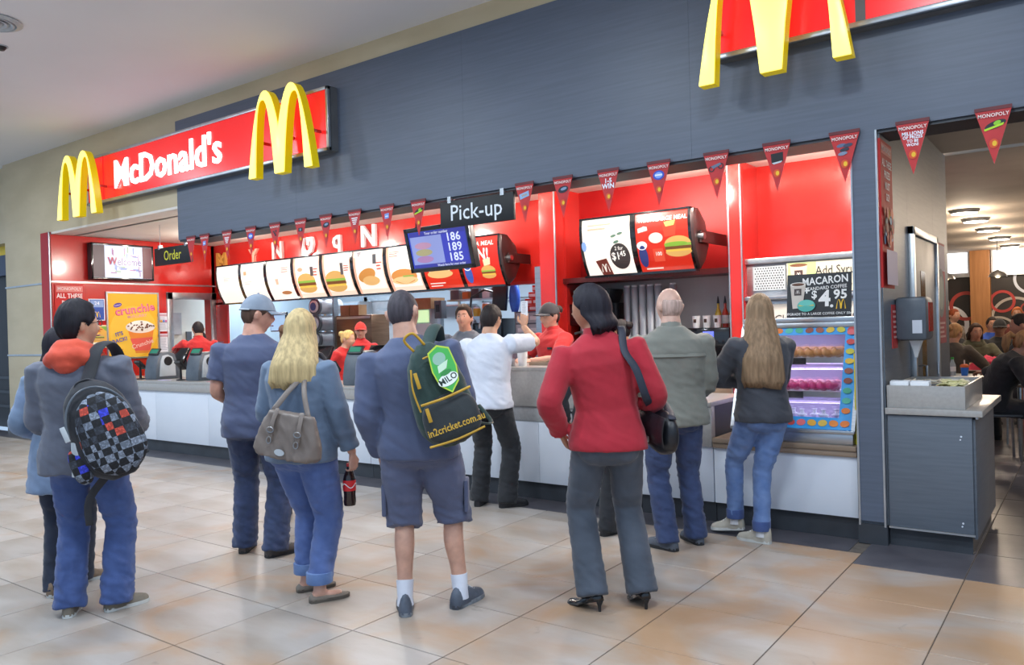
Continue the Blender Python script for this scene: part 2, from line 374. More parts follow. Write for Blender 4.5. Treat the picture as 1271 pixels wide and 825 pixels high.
xs = [-9.32, -7.0, -4.62, -2.42, -.2, 2.0, 4.2, 6.0]
for a, b in zip(xs, xs[1:]): MB().box(a+.0006, b-.0006, 5.62, 5.645, 2.72, 4.215).build('panel', M_navy, fascia)
MB().box(-9.32, 6, 5.64, 5.96, 2.70, 2.732).build('underside', M_kick, fascia)
pillar = struct('wall_pillar', MB().box(-1.30, -1.14, 5.64, 8.5, .02, 3.0), M_dk)
MB().box(-1.295, -1.145, 5.62, 5.645, .15, 2.72).build('panel', M_navy, pillar)
for x in (-1.298, -1.142): MB().box(x-.006, x+.006, 5.612, 5.65, .12, 2.72).build('corner_trim', M_alu, pillar)
MB().box(-1.31, -1.13, 5.615, 8.35, 0, .13).build('skirting', M_kick, pillar)
for k, (a, b) in enumerate([(5.65, 6.55), (7.70, 8.5)]): MB().box(-1.142, -1.128, a+.002, b-.002, .13, 3.0).build('panel', M_dk, pillar)
MB().box(-1.142, -1.128, 6.55, 7.70, 2.16, 3.0).build('panel', M_dk, pillar)

# side wall (red, carries the screen and the posters), its front edge and the opening to the back
wl = struct('wall_left', MB().box(-13.05, -12.80, 5.62, 7.52, 0, 3.14).box(-13.05, -12.80, 7.52, 8.4, 2.25, 3.14).box(-13.05, -12.80, 8.34, 8.62, 0, 3.14), M_red)
MB().box(-13.09, -12.79, 5.60, 5.625, 0, 3.15).build('front_edge', M_redm, wl)
MB().box(-12.805, -12.785, 5.60, 8.4, 2.385, 2.41).build('joint_trim', M_alu, wl)
MB().box(-12.81, -12.79, 5.59, 5.612, 0, 3.15).build('corner_trim', M_alu, wl)
MB().box(-12.80, -12.78, 5.62, 8.35, 3.12, 3.145).build('corner_trim', M_alu, wl)
door_1 = thing('door_1', None, None, (0, 0, 0)); door_1['kind'] = 'structure'
MB().box(-12.80, -12.76, 7.46, 7.56, 0, 2.27).box(-12.80, -12.76, 8.30, 8.40, 0, 2.27).box(-12.80, -12.76, 7.46, 8.40, 2.15, 2.27).build('door_frame', M_alu, door_1, bevel=.004)
MB().box(-13.75, -13.70, 6.6, 9.3, 0, 3.0).build('passage_wall', mat('passage_wall', '#dfe4dc', .5, emis=0, col2='#d5dad2', scale=2), door_1)
MB().box(-13.70, -13.66, 7.9, 8.25, 1.55, 1.95).build('notice_frame', M_lgray, door_1)
MB().box(-13.70, -13.66, 8.35, 8.45, 1.4, 1.6).build('switch_box', M_grayp, door_1)
MB().box(-13.70, -13.67, 8.2, 8.44, .95, 1.1).build('push_plate', M_black, door_1)
# bulkhead wall behind the boards
wb = struct('wall_back', MB().box(-12.80, -5.3, 8.40, 8.55, 2.09, 3.12), M_red)
for x in (-10.9, -9.0, -7.1): MB().box(x-.004, x+.004, 8.394, 8.402, 2.09, 3.12).build('joint_trim', M_redm, wb)
MB().box(-12.8, -5.3, 8.38, 8.56, 2.06, 2.095).build('bottom_trim', M_redm, wb)
wb2 = struct('wall_back_coffee', MB().box(-5.08, -3.02, 8.36, 8.5, 2.06, 3.12), M_redm)
MB().box(-5.08, -3.02, 7.95, 8.37, 2.0, 2.06).build('shelf', mat('dark_red_shelf', '#5a1414', .4, col2='#4c1010', scale=4), wb2)
col2 = struct('wall_red_pier', MB().box(-5.30, -5.08, 7.80, 8.62, 0, 3.12), M_red)
MB().box(-5.087, -5.073, 7.79, 7.81, 0, 3.12).build('corner_trim', M_alu, col2); MB().box(-5.42, -5.30, 7.86, 7.93, 0, 2.22).build('steel_jamb', M_chrome, col2)
MB().box(-5.08, -5.05, 7.98, 8.05, 0, 3.12).build('corner_post', M_red, col2)
col3 = struct('wall_red_pillar', MB().box(-3.02, -2.88, 7.88, 8.62, 0, 3.12), M_red)
for x in (-3.015, -2.885): MB().box(x-.006, x+.006, 7.87, 7.89, 0, 3.12).build('corner_trim', M_alu, col3)
wb3 = struct('wall_back_nook', MB().box(-2.88, -1.305, 8.34, 8.5, 0, 3.12), M_red)
MB().box(-2.885, -2.87, 7.9, 8.34, 0, 3.12).build('return_panel', M_red, wb3)
# kitchen shell
wk = struct('wall_kitchen', MB().box(-14.2, -2.88, 12.0, 12.2, 0, 3.0), M_kwall)
wk1 = struct('wall_kitchen_left', MB().box(-14.2, -13.95, 8.6, 12.0, 0, 3.0), M_kwall)
wk2 = struct('wall_kitchen_right', MB().box(-3.0, -2.88, 8.72, 12.2, 0, 3.0), M_kwall)
wk3 = struct('wall_behind_coffee', MB().box(-5.08, -2.9, 8.62, 8.72, 0, 3.0), mat('grey_kitchen_panel', '#cfcac6', .4, col2='#c6c1bd', scale=3))
door_2 = thing('door_2', None, None); door_2['kind'] = 'structure'
MB().box(-12.6, -11.5, 11.95, 12.0, 0, 2.15).build('door_leaf', M_lgray, door_2)
MB().box(-12.7, -12.6, 11.92, 12.0, 0, 2.25).box(-11.5, -11.4, 11.92, 12.0, 0, 2.25).box(-12.7, -11.4, 11.92, 12.0, 2.15, 2.25).build('door_frame', M_alu, door_2)
MB().box(-11.7, -11.58, 11.90, 11.95, 1.0, 1.05).build('door_handle', M_chrome, door_2)
# neighbour shop at the far left
nb = struct('wall_neighbour', MB().box(-22, -14.45, 6.0, 6.2, 0, 4.4), mat('dark_shopfront', '#2a2a2e', .5, col2='#222226', scale=3))
for z in (.35, .6, .85): MB().box(-16.8, -14.5, 5.97, 6.0, z, z+.05).build('shutter_rail', M_kick, nb)
t = thing('shop_sign', 'navy and yellow sign panel of the neighbouring shop at the picture edge', 'sign', M=front(-15.45, 5.9, 3.02))
MB().box(-.9, .9, -.37, .37, -.08, 0).build('board', mat('navy_sign', '#2a3656', .4, col2='#263150', scale=4), t)
p = Print(); p.rect(-.88, -.02, .6, .3, '#e6c93a'); p.text('Food', .68, -.2, .14, '#e8eef6', .02); p.build(t)

# dining room walls
wd = struct('wall_dining', MB().box(-6.2, 4.6, 21.6, 21.8, 0, 3.0), mat('dark_mural_wall', '#2b2625', .5, col2='#241f1e', scale=3))
for k, x in enumerate((-6.1, -4.3, -2.42, -1.92+.0, -.1, 1.7)):
    pass
for k, (a, b) in enumerate([(-4.6, -2.40), (-1.96, .55), (1.0, 3.4)]):
    w = struct('window_%d' % (k+1), MB().box(a, b, 21.5, 21.6, 2.46, 3.0).box(a-.03, b+.03, 21.48, 21.6, 2.40, 2.46), M_alu)
    MB().box(a+.04, b-.04, 21.485, 21.499, 2.50, 2.98).build('pane', M_winlit, w)
for x in (-2.18, .78): struct('wall_timber_post', MB().box(x-.2, x+.2, 21.35, 21.6, 0, 3.0), M_timber)
struct('wall_dining_side', MB().box(4.5, 4.6, 5.95, 21.8, 0, 3.0), M_beige)
struct('wall_dining_far_side', MB().box(-6.3, -6.2, 12.2, 21.8, 0, 3.0), M_beige)
mural = thing('wall_mural', 'overlapping white, grey and red ring mural on the dark dining room wall', 'mural', M=front(0, 21.6, 0))
pr = Print(z=.002, step=.004)
for (x, z, r0, r1, c) in [(-2.88, 1.3, .34, .44, '#eef2fa'), (-2.5, 1.72, .27, .35, '#b8463f'), (-3.1, 1.8, .2, .25, '#a9a29b'), (-1.52, 1.42, .42, .48, '#b4aca4'), (-1.76, 1.80, .2, .26, '#b43c38'), (-1.28, 1.62, .10, .135, '#a23a36'),
        (-1.86, 1.05, .36, .41, '#b4aca4'), (-1.18, 2.3, .3, .36, '#dfe8f8'), (.1, 1.3, .5, .58, '#b4aca4'), (-.6, 1.7, .3, .38, '#b43c38'), (1.9, 1.5, .6, .7, '#b43c38'), (-4.4, 1.4, .6, .7, '#b4aca4')]:
    pr.ring(x, z, r0, r1, c)
pr.build(mural, 'ring')
# ------------------------------------------------------------------ illuminated signs on the fascia
def arch_sign(x0, x1, z0, z1, y, depth, label):
    t = thing('arch_sign', label, 'sign', M=front((x0+x1)/2, y, z0))
    o = arches(x1-x0, z1-z0)
    MB().prism(o, -depth, -.012).build('return', M_yels, t, smooth=40)
    m = MB()
    for u in (-.405, 0, .405): m.box(u*(x1-x0)-.012, u*(x1-x0)+.012, .42*(z1-z0), .42*(z1-z0)+.03, -(5.5-y)+.01, -depth+.01)
    m.build('standoff', M_red, t)
    MB().prism(o, -.012, .006).build('lit_face', M_yel, t, bevel=.008, smooth=40)
    return t
def sign_box(x0, x1, z0, z1, y, label, text=None, tx=0, ts=.3, splits=()):
    t = thing('fascia_sign', label, 'sign', M=front(x0, y, z0)); w, h = x1-x0, z1-z0
    fr = .035
    MB().box(0, w, 0, h, -.12, -.02).build('casing', M_skirt, t)
    f = MB()
    for b in ((0, w, 0, fr), (0, w, h-fr, h), (0, fr, 0, h), (w-fr, w, 0, h)): f.box(b[0], b[1], b[2], b[3], -.03, .012)
    f.build('frame', M_alu, t, bevel=.003)
    e = [fr] + list(splits) + [w-fr]
    for a, b in zip(e, e[1:]): MB().box(a+.004, b-.004, fr, h-fr, -.025, 0).build('acrylic_panel', M_sred, t)
    for s_ in splits: MB().box(s_-.03, s_+.03, fr, h-fr, -.02, .008).build('divider', M_skirt if len(splits) and x1 > -1 else M_sred, t)
    if text:
        vs, fs = text_geo(text, ts, .014, 'CENTER')
        m = MB(); m.add([(tx+a*.98, h*.5+b-.02, .02) for a, b, c in vs], fs)
        o = m.build('lettering', M_swhite, t, smooth=0); sm = o.modifiers.new('thickness', 'SOLIDIFY'); sm.thickness = .02; sm.offset = -1
    return t
sign_box(-11.36, -6.30, 3.37, 4.03, 5.50, 'long red illuminated sign box lettered in white between two yellow arches', "McDonald's", 1.98, .52, (.42,))
sign_box(-2.17, 2.2, 3.37, 4.2, 5.50, 'red illuminated sign box cut off by the top edge above the coffee counter', None, 0, .3, (.98,))
arch_sign(-11.80, -10.70, 3.19, 4.06, 5.28, .1, 'yellow double arch sign at the outer end of the long red sign')
arch_sign(-7.36, -6.32, 3.18, 4.08, 5.28, .1, 'yellow double arch sign in front of the lettered end of the long red sign')
arch_sign(-2.21, -1.20, 3.14, 4.06, 5.28, .1, 'large yellow double arch sign cut off by the top edge')
# ------------------------------------------------------------------ bunting under the fascia
FL = [-.48, -.92, -1.33, -1.78, -2.22, -2.68, -3.12, -3.55, -3.94, -5.18, -5.60, -6.06, -6.50, -6.91, -7.35, -7.79, -8.25, -8.71, -9.0]
FT = ['shoe', 'MILLIONS OF PRIZES TO BE WON!', 'cars', 'screen', 'bike', 'badge', '1-5 WIN', 'oval', 'ticket', 'shoe2', 'card', 'text', 'oval2', 'cam', 'dots', 'badge2', 'text2', 'card2', 'plain']
FD = ['a green racing shoe on it, by the dining room', 'white prize lettering on it, beside the grey wall end', 'tiny cars on it, next to the navy pillar', 'a dark television on it, above the red nook',
      'a motorbike on it, in front of the red pillar', 'a blue badge on it, above the coffee menu boards', 'white win lettering on it, above the coffee menu boards', 'a dark oval picture on it, beside the red pier', 'a pale blue ticket on it, beside the pick-up sign',
      'a green shoe on it, just above the order screen', 'a small blue card on it, before the order screen', 'white prize lettering on it, above the sixth lit menu board', 'a dark oval on it, above the fifth lit menu board', 'a dark camera on it, above the fourth lit menu board',
      'dark dots on it, above the third lit menu board', 'a blue badge on it, above the second lit menu board', 'pale lettering on it, above the first lit menu board', 'a pale card on it, beside the order sign', 'no picture, tucked against the order sign']
for x, k, d in zip(FL, FT, FD):
    t = thing('bunting_flag', 'red triangular bunting flag with ' + d, 'flag', M=front(x, 5.592, 2.72), group='bunting flags under the navy fascia')
    w, h = .098, .325
    MB().prism([(-w, .01), (w, .01), (0, -h)], -.002, 0).build('flag', mat('bunting_red', '#c42a2c', .5, col2='#b82426', scale=10), t)
    MB().box(-w, w, 0, .022, -.006, .004).build('header_clip', mat('bunting_header', '#6a2228', .5, col2='#5a1c22', scale=8), t)
    p = Print(z=.0005)
    p.rect(-.078, -.012, .078, -.045, '#a81e22'); p.text('MONOPOLY', 0, -.029, .031, '#f4e6e0', .015, sx=.92)
    if k.startswith('shoe'):
        p.ell(.01, -.088, .058, .022, '#20242a', rot=18); p.poly([(-.05, -.11), (.055, -.08), (.05, -.095), (-.045, -.122)], '#b6e02a'); p.ell(.02, -.078, .02, .012, '#8fd030', rot=18)
    elif k.startswith('MILL'):
        for i, s_ in enumerate(['MILLIONS', 'OF PRIZES', 'TO BE', 'WON!']): p.text(s_, 0, -.066-.024*i, (.031, .027, .026, .026)[i], '#f2f6ff', .03, sx=.9)
    elif k == 'cars':
        for a, b, c in ((-.02, -.075, '#5c6b8a'), (.022, -.078, '#39435c'), (.0, -.105, '#2b3040'), (-.012, -.13, '#7e8aa4')): p.ell(a, b, .03, .012, c, rot=8)
    elif k == 'screen': p.poly([(-.04, -.062), (.045, -.056), (.045, -.12), (-.035, -.13)], '#14161c'); p.poly([(-.034, -.125), (.04, -.116), (.03, -.128), (-.02, -.136)], '#c9d2da')
    elif k == 'bike':
        p.ring(-.035, -.105, .014, .022, '#20242c'); p.ring(.035, -.09, .014, .022, '#20242c'); p.poly([(-.04, -.085), (.03, -.065), (.04, -.08), (-.02, -.105)], '#66748c')
    elif k.startswith('badge'): p.ell(0, -.09, .047, .036, '#2c4ec0'); p.ell(0, -.09, .033, .024, '#7fa6f0'); p.rect(-.03, -.095, .03, -.083, '#eef4ff')
    elif k.startswith('1-5'): p.text('1-5', 0, -.075, .05, '#f2f6ff', .03); p.text('WIN', 0, -.118, .055, '#f2f6ff', .03, sx=.95)
    elif k.startswith('oval'): p.ell(.005, -.09, .05, .028, '#1d2230', rot=10); p.ell(.01, -.085, .03, .012, '#8296b4', rot=10)
    elif k == 'ticket': p.poly([(-.055, -.08), (.045, -.055), (.05, -.1), (-.045, -.125)], '#8fb4dc'); p.text('Win', 0, -.09, .032, '#c8901e', .02, rot=14)
    elif k.startswith('card'): p.poly([(-.03, -.07), (.03, -.064), (.028, -.115), (-.028, -.12)], '#7f9fe0'); p.rect(-.02, -.09, .02, -.1, '#e8f0ff')
    elif k.startswith('text'):
        for i in range(4): p.rect(-.045+.008*i, -.06-.02*i, .045-.008*i, -.072-.02*i, '#f0e8ea')
    elif k == 'cam': p.rect(-.035, -.08, .035, -.12, '#22262e'); p.ell(0, -.1, .014, .014, '#8090a4')
    elif k == 'dots':
        for a, b in ((-.02, -.08), (.02, -.075), (0, -.1), (.015, -.12)): p.ell(a, b, .014, .011, '#2a2e3a')
    p.ell(.0, -.2, .024, .028, '#d8541e'); p.ell(.004, -.2, .012, .016, '#f0c02a')
    for z in (): pass
    p.build(t)
# ------------------------------------------------------------------ hanging signs
def hanging(name, label, x0, x1, z0, z1, y, txt, colr, top, size, sx=1):
    t = thing(name, label, 'sign', M=front(x0, y, z0)); w, h = x1-x0, z1-z0
    MB().box(0, w, 0, h, -.03, 0).build('board', M_matb, t, bevel=.003)
    for u in (.14*w, .86*w):
        MB().tube([(u, h, -.015), (u, top-z0, -.015)], .004, 6).build('hanger', M_alu, t)
        MB().box(u-.02, u+.02, h-.02, h+.04, -.04, .008).build('clip', M_alu, t)
    p = Print(); p.text(txt, w*.5, h*.5, size, colr, .004, sx=sx); p.build(t)
hanging('pickup_sign', 'black hanging sign lettered in white beneath the navy fascia', -4.93, -4.08, 2.44, 2.685, 5.62, 'Pick-up', '#e9eef4', 2.72, .205)
hanging('order_sign', 'black hanging sign lettered in yellow beside the outermost bunting', -11.0, -10.06, 2.535, 2.785, 6.25, 'Order', '#e8e23a', 3.12, .2, .85)
# ------------------------------------------------------------------ screens
M_scr = mat('lit_screen_blue', '#101638', .3, emis=.9, ecol='#3d53d6', col2='#0e1432', scale=2)
def screen(name, label, M, w, h, fr=.05, d=.06, m=None):
    t = thing(name, label, 'screen', M=M)
    MB().box(-w/2, w/2, -h/2, h/2, -d, 0).build('casing', M_black, t, bevel=.006)
    f = MB()
    for b in ((-w/2, w/2, -h/2, -h/2+fr), (-w/2, w/2, h/2-fr, h/2), (-w/2, -w/2+fr, -h/2, h/2), (w/2-fr, w/2, -h/2, h/2)): f.box(*b, -.005, .012)
    f.build('bezel', M_blackg, t, bevel=.003)
    MB().box(-w/2+fr, w/2-fr, -h/2+fr, h/2-fr, -.004, .001).build('display', m, t)
    return t
def tilt(x, y, z, lean, yaw=0):     # faces the mall, top edge leaning towards it
    return Matrix.Translation((x, y, z)) @ Matrix.Rotation(yaw, 4, 'Z') @ Matrix.Rotation(lean, 4, 'X') @ frame((0, 0, 0), (1, 0, 0), (0, 0, 1))
t = screen('order_screen', 'black framed blue screen listing three order numbers, hung below the fascia', tilt(-5.32, 6.03, 2.32, R(13), R(-3)), .90, .46, .045, .07, M_scr)
p = Print(emis=.95, z=.002)
p.rect(-.39, -.19, .40, .18, '#3b3f9e'); p.rect(-.385, -.15, .06, .135, '#8f9bd6'); p.rect(.06, -.15, .385, .135, '#3e44b6')
for z, s_ in ((.095, '186'), (-.005, '189'), (-.105, '185')): p.text(s_, .22, z, .115, '#dfe6ff', .02, sx=1.15)
p.text('Your order number', .0, .16, .04, '#dfe6f6', .01); p.text('Watch here for your order', .14, -.172, .034, '#dfe6f6', .01)
for y_, c in ((.04, '#b98fae'), (-.03, '#a9a27a'), (-.1, '#a87fb0')): p.ell(-.21, y_, .12, .035, c)
p.build(t)
MB().tube([(0, .15, -.06), (.02, .35, -.25)], .014, 8).build('hanger_arm', M_black, t)
MB().tube([(-.3, .2, -.03), (-.3, .77, -.2)], .012, 8).tube([(.3, .2, -.03), (.3, .77, -.2)], .012, 8).build('ceiling_bracket', M_black, t)
M_scrw = mat('lit_screen_pale', '#404854', .3, emis=.85, ecol='#cfe2ff', col2='#3c4450', scale=2)
t = screen('welcome_screen', 'wall screen with a word cloud greeting on the red side wall', side(-12.66, 6.66, 2.735), 1.02, .575, .03, .12, M_scrw)
MB().box(-.2, .2, -.15, .15, -.14, -.05).build('wall_bracket', M_black, t)
p = Print(emis=.9, z=.002); p.rect(-.48, -.255, -.27, .255, '#5a4a50'); p.rect(.3, -.255, .48, .255, '#6a3a40'); p.rect(-.3, -.255, .32, .255, '#dce8fb')
p.text('Welcome', .03, .0, .17, '#6a4a8c', .012, sx=.78)
rnd = random.Random(4)
for i in range(26):
    u, v = rnd.uniform(-.2, .26), rnd.choice((-1, 1))*rnd.uniform(.07, .2); c = rnd.choice(['#7a8ad0', '#8f9fd6', '#a06a9c', '#8aa86a', '#6c7cc0'])
    if rnd.random() < .5: p.rect(u-.05, v, u+.05, v+.016, c)
    else: p.rect(u, v-.05, u+.014, v+.05, c)
p.text('W', -.19, .0, .18, '#b02a3c', .014, sx=.78); p.build(t)
t = thing('security_camera', 'small white dome camera under the shop ceiling', 'camera', (-10.9, 7.4, 3.12))
MB().lathe([(.07, 0), (.075, -.03), (.06, -.05)], n=18).build('mount', M_white, t); MB().sphere((0, 0, -.055), .05, n=14, m=8).build('dome', M_grayp, t)
# ------------------------------------------------------------------ lit menu boards
PR = [(0, .0), (-.012, -.10), (-.006, -.22), (.02, -.35), (.07, -.48), (.145, -.61)]     # side profile: (y, z) from the top edge
def board_face(w, u, v):     # point on the curved face; u across, v 0 (top) .. 1 (bottom)
    k = v*(len(PR)-1); i = min(int(k), len(PR)-2); f = k-i
    return Vector((u, PR[i][0]*(1-f)+PR[i+1][0]*f, PR[i][1]*(1-f)+PR[i+1][1]*f))
class Curved(Print):         # the same flat print, bent over the curved front of a board
    def __init__(s, w, emis): super().__init__(emis, .0012, .002); s.w = w; s.H = .60
    def build(s, parent, name='print'):
        me = bpy.data.meshes.new(name)
        vs = []
        for x, y, z in s.mb.v:
            v = min(max(-y/s.H, 0), 1); q = board_face(s.w, x, v); a = board_face(s.w, x, max(v-.02, 0)); b = board_face(s.w, x, min(v+.02, 1))
            n = Vector((1, 0, 0)).cross(b-a).normalized(); n = n if n.y < 0 else -n
            vs.append(q + n*z)
        me.from_pydata(vs, [], s.mb.f); me.polygons.foreach_set('material_index', s.mb.mi)
        for m in s.mats: me.materials.append(m)
        bm = bmesh.new(); bm.from_mesh(me); bmesh.ops.triangulate(bm, faces=bm.faces); bm.to_mesh(me); bm.free()
        o = bpy.data.objects.new(name, me); COL.objects.link(o); o.parent = parent; return o
    def band(s, x0, y0, x1, y1, col):       # a large area in strips so that it follows the curve
        n = max(1, int((y1-y0)/.05)); s._c(col); s.z += s.step
        for i in range(n):
            a, b = y0+(y1-y0)*i/n, y0+(y1-y0)*(i+1)/n; s.mb.add([(x0, a, s.z), (x1, a, s.z), (x1, b, s.z), (x0, b, s.z)], [(0, 1, 2, 3)])
        return s
def burger(p, x, y, s, em=None):
    p.ell(x, y+.035*s, .10*s, .05*s, '#d8a860', 0, 180); p.rect(x-.1*s, y+.02*s, x+.1*s, y+.036*s, '#8fb84a'); p.rect(x-.1*s, y, x+.1*s, y+.021*s, '#7a4a28'); p.rect(x-.095*s, y-.012*s, x+.095*s, y+.002*s, '#e8c050'); p.ell(x, y-.012*s, .1*s, .035*s, '#d8a860', 180, 360)
def menu_board(x, y, z, w, label, group, kind, side_cap=False, emis=1.5):
    t = thing('menu_board', label, 'menu board', (x, y, z), 0, group); n = 10
    gr = [[board_face(w, u, k/n) for k in range(n+1)] for u in (.03, w-.03)]
    m = MB(); m.loft([[a, b, b+Vector((0, .02, 0)), a+Vector((0, .02, 0))] for a, b in zip(*gr)], True)
    m.build('lit_face', mat('menu_light_panel', '#8a8884', .35, emis=.98, ecol='#fff4ea', col2='#86847f', scale=2), t)
    outline = [board_face(w, 0, k/n)+Vector((0, -.012, 0)) for k in range(n+1)] + [Vector((0, .18, -.55)), Vector((0, .24, -.40)), Vector((0, .22, -.16)), Vector((0, .10, 0))]
    for u in (0, w-.03):
        f = MB(); f.loft([[q+Vector((u, 0, 0)) for q in outline], [q+Vector((u+.03, 0, 0)) for q in outline]]); f.build('side_frame', M_blackg, t)
    f = MB().box(.0, w, -.015, .11, .0, .02).box(.0, w, .085, .19, -.63, -.605); f.build('rail', M_blackg, t)
    MB().loft([[q+Vector((.03, .012, -.002)) for q in outline[n+1:]], [q+Vector((w-.03, .012, -.002)) for q in outline[n+1:]]], cap=False).build('back_shell', M_brown, t)
    if side_cap:
        c = [(.0-.09+.0, .0)]
        o2 = [Vector((w, q.y, q.z)) for q in outline[:n+1]] + [Vector((w, .26, -.52)), Vector((w, .36, -.36)), Vector((w, .28, -.12)), Vector((w, .10, .01))]
        MB().loft([o2, [q+Vector((.035, 0, 0)) for q in o2]]).build('end_cap', M_brown, t, bevel=.004)
        MB().cyl((w+.03, .1, -.28), (w+.10, .1, -.28), .035, 14).build('pivot', M_chrome, t)
        MB().box(w+.05, w+.075, .08, .75, -.34, -.22).build('bracket_arm', M_brown, t)
    H = .6; em = emis
    p = Curved(w, em)
    if kind == 'plain': p.rect(.2, -.2, .36, -.205, '#b8b0b0'); p.lines(.22, .4, -.22, 3, .02, .006, '#a8a0a0')
    elif kind == 'plain2': p.rect(.1, -.14, .18, -.2, '#caa07a'); p.lines(.1, .3, -.3, 2, .03, .008, '#c0b8b8')
    elif kind == 'fries':
        p.poly([(.22, -.3), (.3, -.3), (.29, -.38), (.235, -.38)], '#e8b8a0'); p.ell(.42, -.5, .12, .025, '#b87a4c'); p.lines(.4, .58, -.14, 3, .03, .01, '#c86a5a', seed=3)
    elif kind in ('burger', 'wrap', 'chicken', 'roll'):
        p.band(.03, -.60, .075, 0, '#f2b49a'); p.band(w-.06, -.60, w-.03, 0, '#f6cdb8'); p.band(.075, -.60, w-.06, -.535, '#f8dcc8')
        if kind == 'burger': burger(p, .30, -.43, 2.0); p.rect(.42, -.17, .49, -.30, '#5a4a4a'); p.lines(.50, .6, -.2, 3, .04, .018, '#c85a4a'); p.ell(.2, -.2, .06, .03, '#e8a080')
        if kind == 'wrap': burger(p, .28, -.44, 2.1); p.rect(.42, -.16, .48, -.32, '#5a5050'); p.lines(.5, .61, -.2, 3, .03, .014, '#c06a5a', seed=7)
        if kind == 'chicken': p.poly([(.1, -.02), (.2, -.02), (.15, -.12)], '#5a4a5c'); p.ell(.28, -.36, .18, .085, '#cc8a44', rot=12); p.ell(.34, -.43, .17, .06, '#e0b070'); p.rect(.43, -.08, .5, -.22, '#4a4a50'); p.lines(.5, .61, -.2, 3, .04, .018, '#d0604c')
        if kind == 'roll': p.ell(.32, -.41, .24, .09, '#d8904c'); p.ell(.32, -.46, .24, .05, '#e8c890'); p.rect(.30, -.40, .5, -.42, '#9ab45a'); p.rect(.48, -.1, .55, -.28, '#46464c'); p.lines(.1, .3, -.08, 3, .03, .012, '#c88a7a')
    elif kind == 'redmeal':
        p.band(.03, -.60, w-.03, -.0, '#d8321e'); p.poly([(.1, -.2), (.5, -.14), (.5, -.2), (.1, -.26)], '#f6d8c8')
        p.ell(.3, -.36, .2, .07, '#f2d6b4'); p.ell(.3, -.42, .22, .05, '#e8b87a'); p.lines(.08, .36, -.52, 2, .03, .012, '#f4e4dc')
    elif kind == 'redpromo':
        p.band(.03, -.60, w-.03, -.0, '#d4291c'); p.text('ULTRA MEAL', .33, -.1, .09, '#f8ece4', .02, sx=.9); p.text('WIN!', .28, -.24, .19, '#f8f0ea', .03, sx=.9)
        p.poly([(.38, -.3), (.5, -.28), (.49, -.36), (.39, -.37)], '#f0d8b0'); burger(p, .44, -.46, 1.1); p.ell(.12, -.45, .06, .1, '#3c5ab0'); p.ell(.12, -.36, .06, .05, '#e8ecf4')
    elif kind == 'coffee':
        p.lines(.1, .4, -.07, 2, .05, .02, '#e0b49c'); p.ell(.47, -.42, .12, .125, '#3a3434', n=30); p.text('$1', .42, -.42, .1, '#f4f0ea', .02); p.text('.45', .5, -.40, .07, '#f4f0ea', .02); p.text('2 for', .47, -.345, .05, '#f4f0ea', .01)
        p.poly([(.16, -.45), (.3, -.43), (.34, -.59), (.21, -.59)], '#6a3028'); q = arches(.1, .08, 6); p.poly([(.26+a, -.56+b) for a, b in q], '#f6eee4')
        for a, b in ((.42, -.22), (.5, -.2), (.45, -.28)): p.ell(a, b, .035, .014, '#5c7a6a', rot=12)
        p.ell(.05, -.3, .03, .05, '#7fa0d8')
    elif kind == 'bigpromo':
        p.band(.03, -.60, w-.03, -.0, '#d8301e'); p.text('WIN A LARGE MEAL', .34, -.09, .075, '#fbeee6', .02, sx=.8)
        p.poly([(.05, -.07), (.15, -.06), (.17, -.2), (.06, -.22)], '#e8dcd8'); p.poly([(.34, -.15), (.5, -.14), (.48, -.27), (.36, -.28)], '#e4452c'); p.poly([(.36, -.13), (.49, -.12), (.47, -.17), (.38, -.18)], '#f0d070')
        p.ell(.26, -.28, .08, .05, '#f2e0d0'); p.rect(.21, -.38, .33, -.5, '#e05038'); p.text('100', .27, -.43, .05, '#f8eee8', .02)
        burger(p, .5, -.40, 1.45); p.ell(.48, -.35, .13, .02, '#7fae3c'); p.lines(.1, .3, -.55, 1, .03, .015, '#f6d8cc')
        p.ell(.1, -.44, .05, .1, '#2c3c7c'); p.ell(.1, -.34, .06, .04, '#e8ecf4')
    p.build(t)
    return t
kinds = ['plain', 'plain2', 'fries', 'burger', 'wrap', 'chicken', 'roll', 'redmeal', 'redpromo']
labs = ['almost blank white lit menu board beside the red side wall', 'white lit menu board with one tiny tan picture', 'white lit menu board with fries at its foot', 'white lit menu board with a burger and a red edge strip', 'white lit menu board with a second burger, above the long haired woman', 'white lit menu board with crumbed chicken on it',
        'white lit menu board with a long roll, before the order screen', 'red lit menu board partly behind the order screen', 'red lit promotion board at the pick-up end, with brown end cap']
labs[0] = 'almost blank white lit menu board at the order sign end of the row'
for k in range(9):
    menu_board(-11.93+k*.667, 7.86, 2.65, .667, labs[k], 'lit menu boards above the counter', kinds[k], k == 8, .95)
menu_board(-4.60, 7.58, 2.655, .655, 'white lit coffee menu board with a dark price circle', 'coffee menu boards', 'coffee', False, .95)
menu_board(-3.945, 7.58, 2.655, .655, 'red lit promotion board with a large burger above the coffee counter', 'coffee menu boards', 'bigpromo', True, .85)
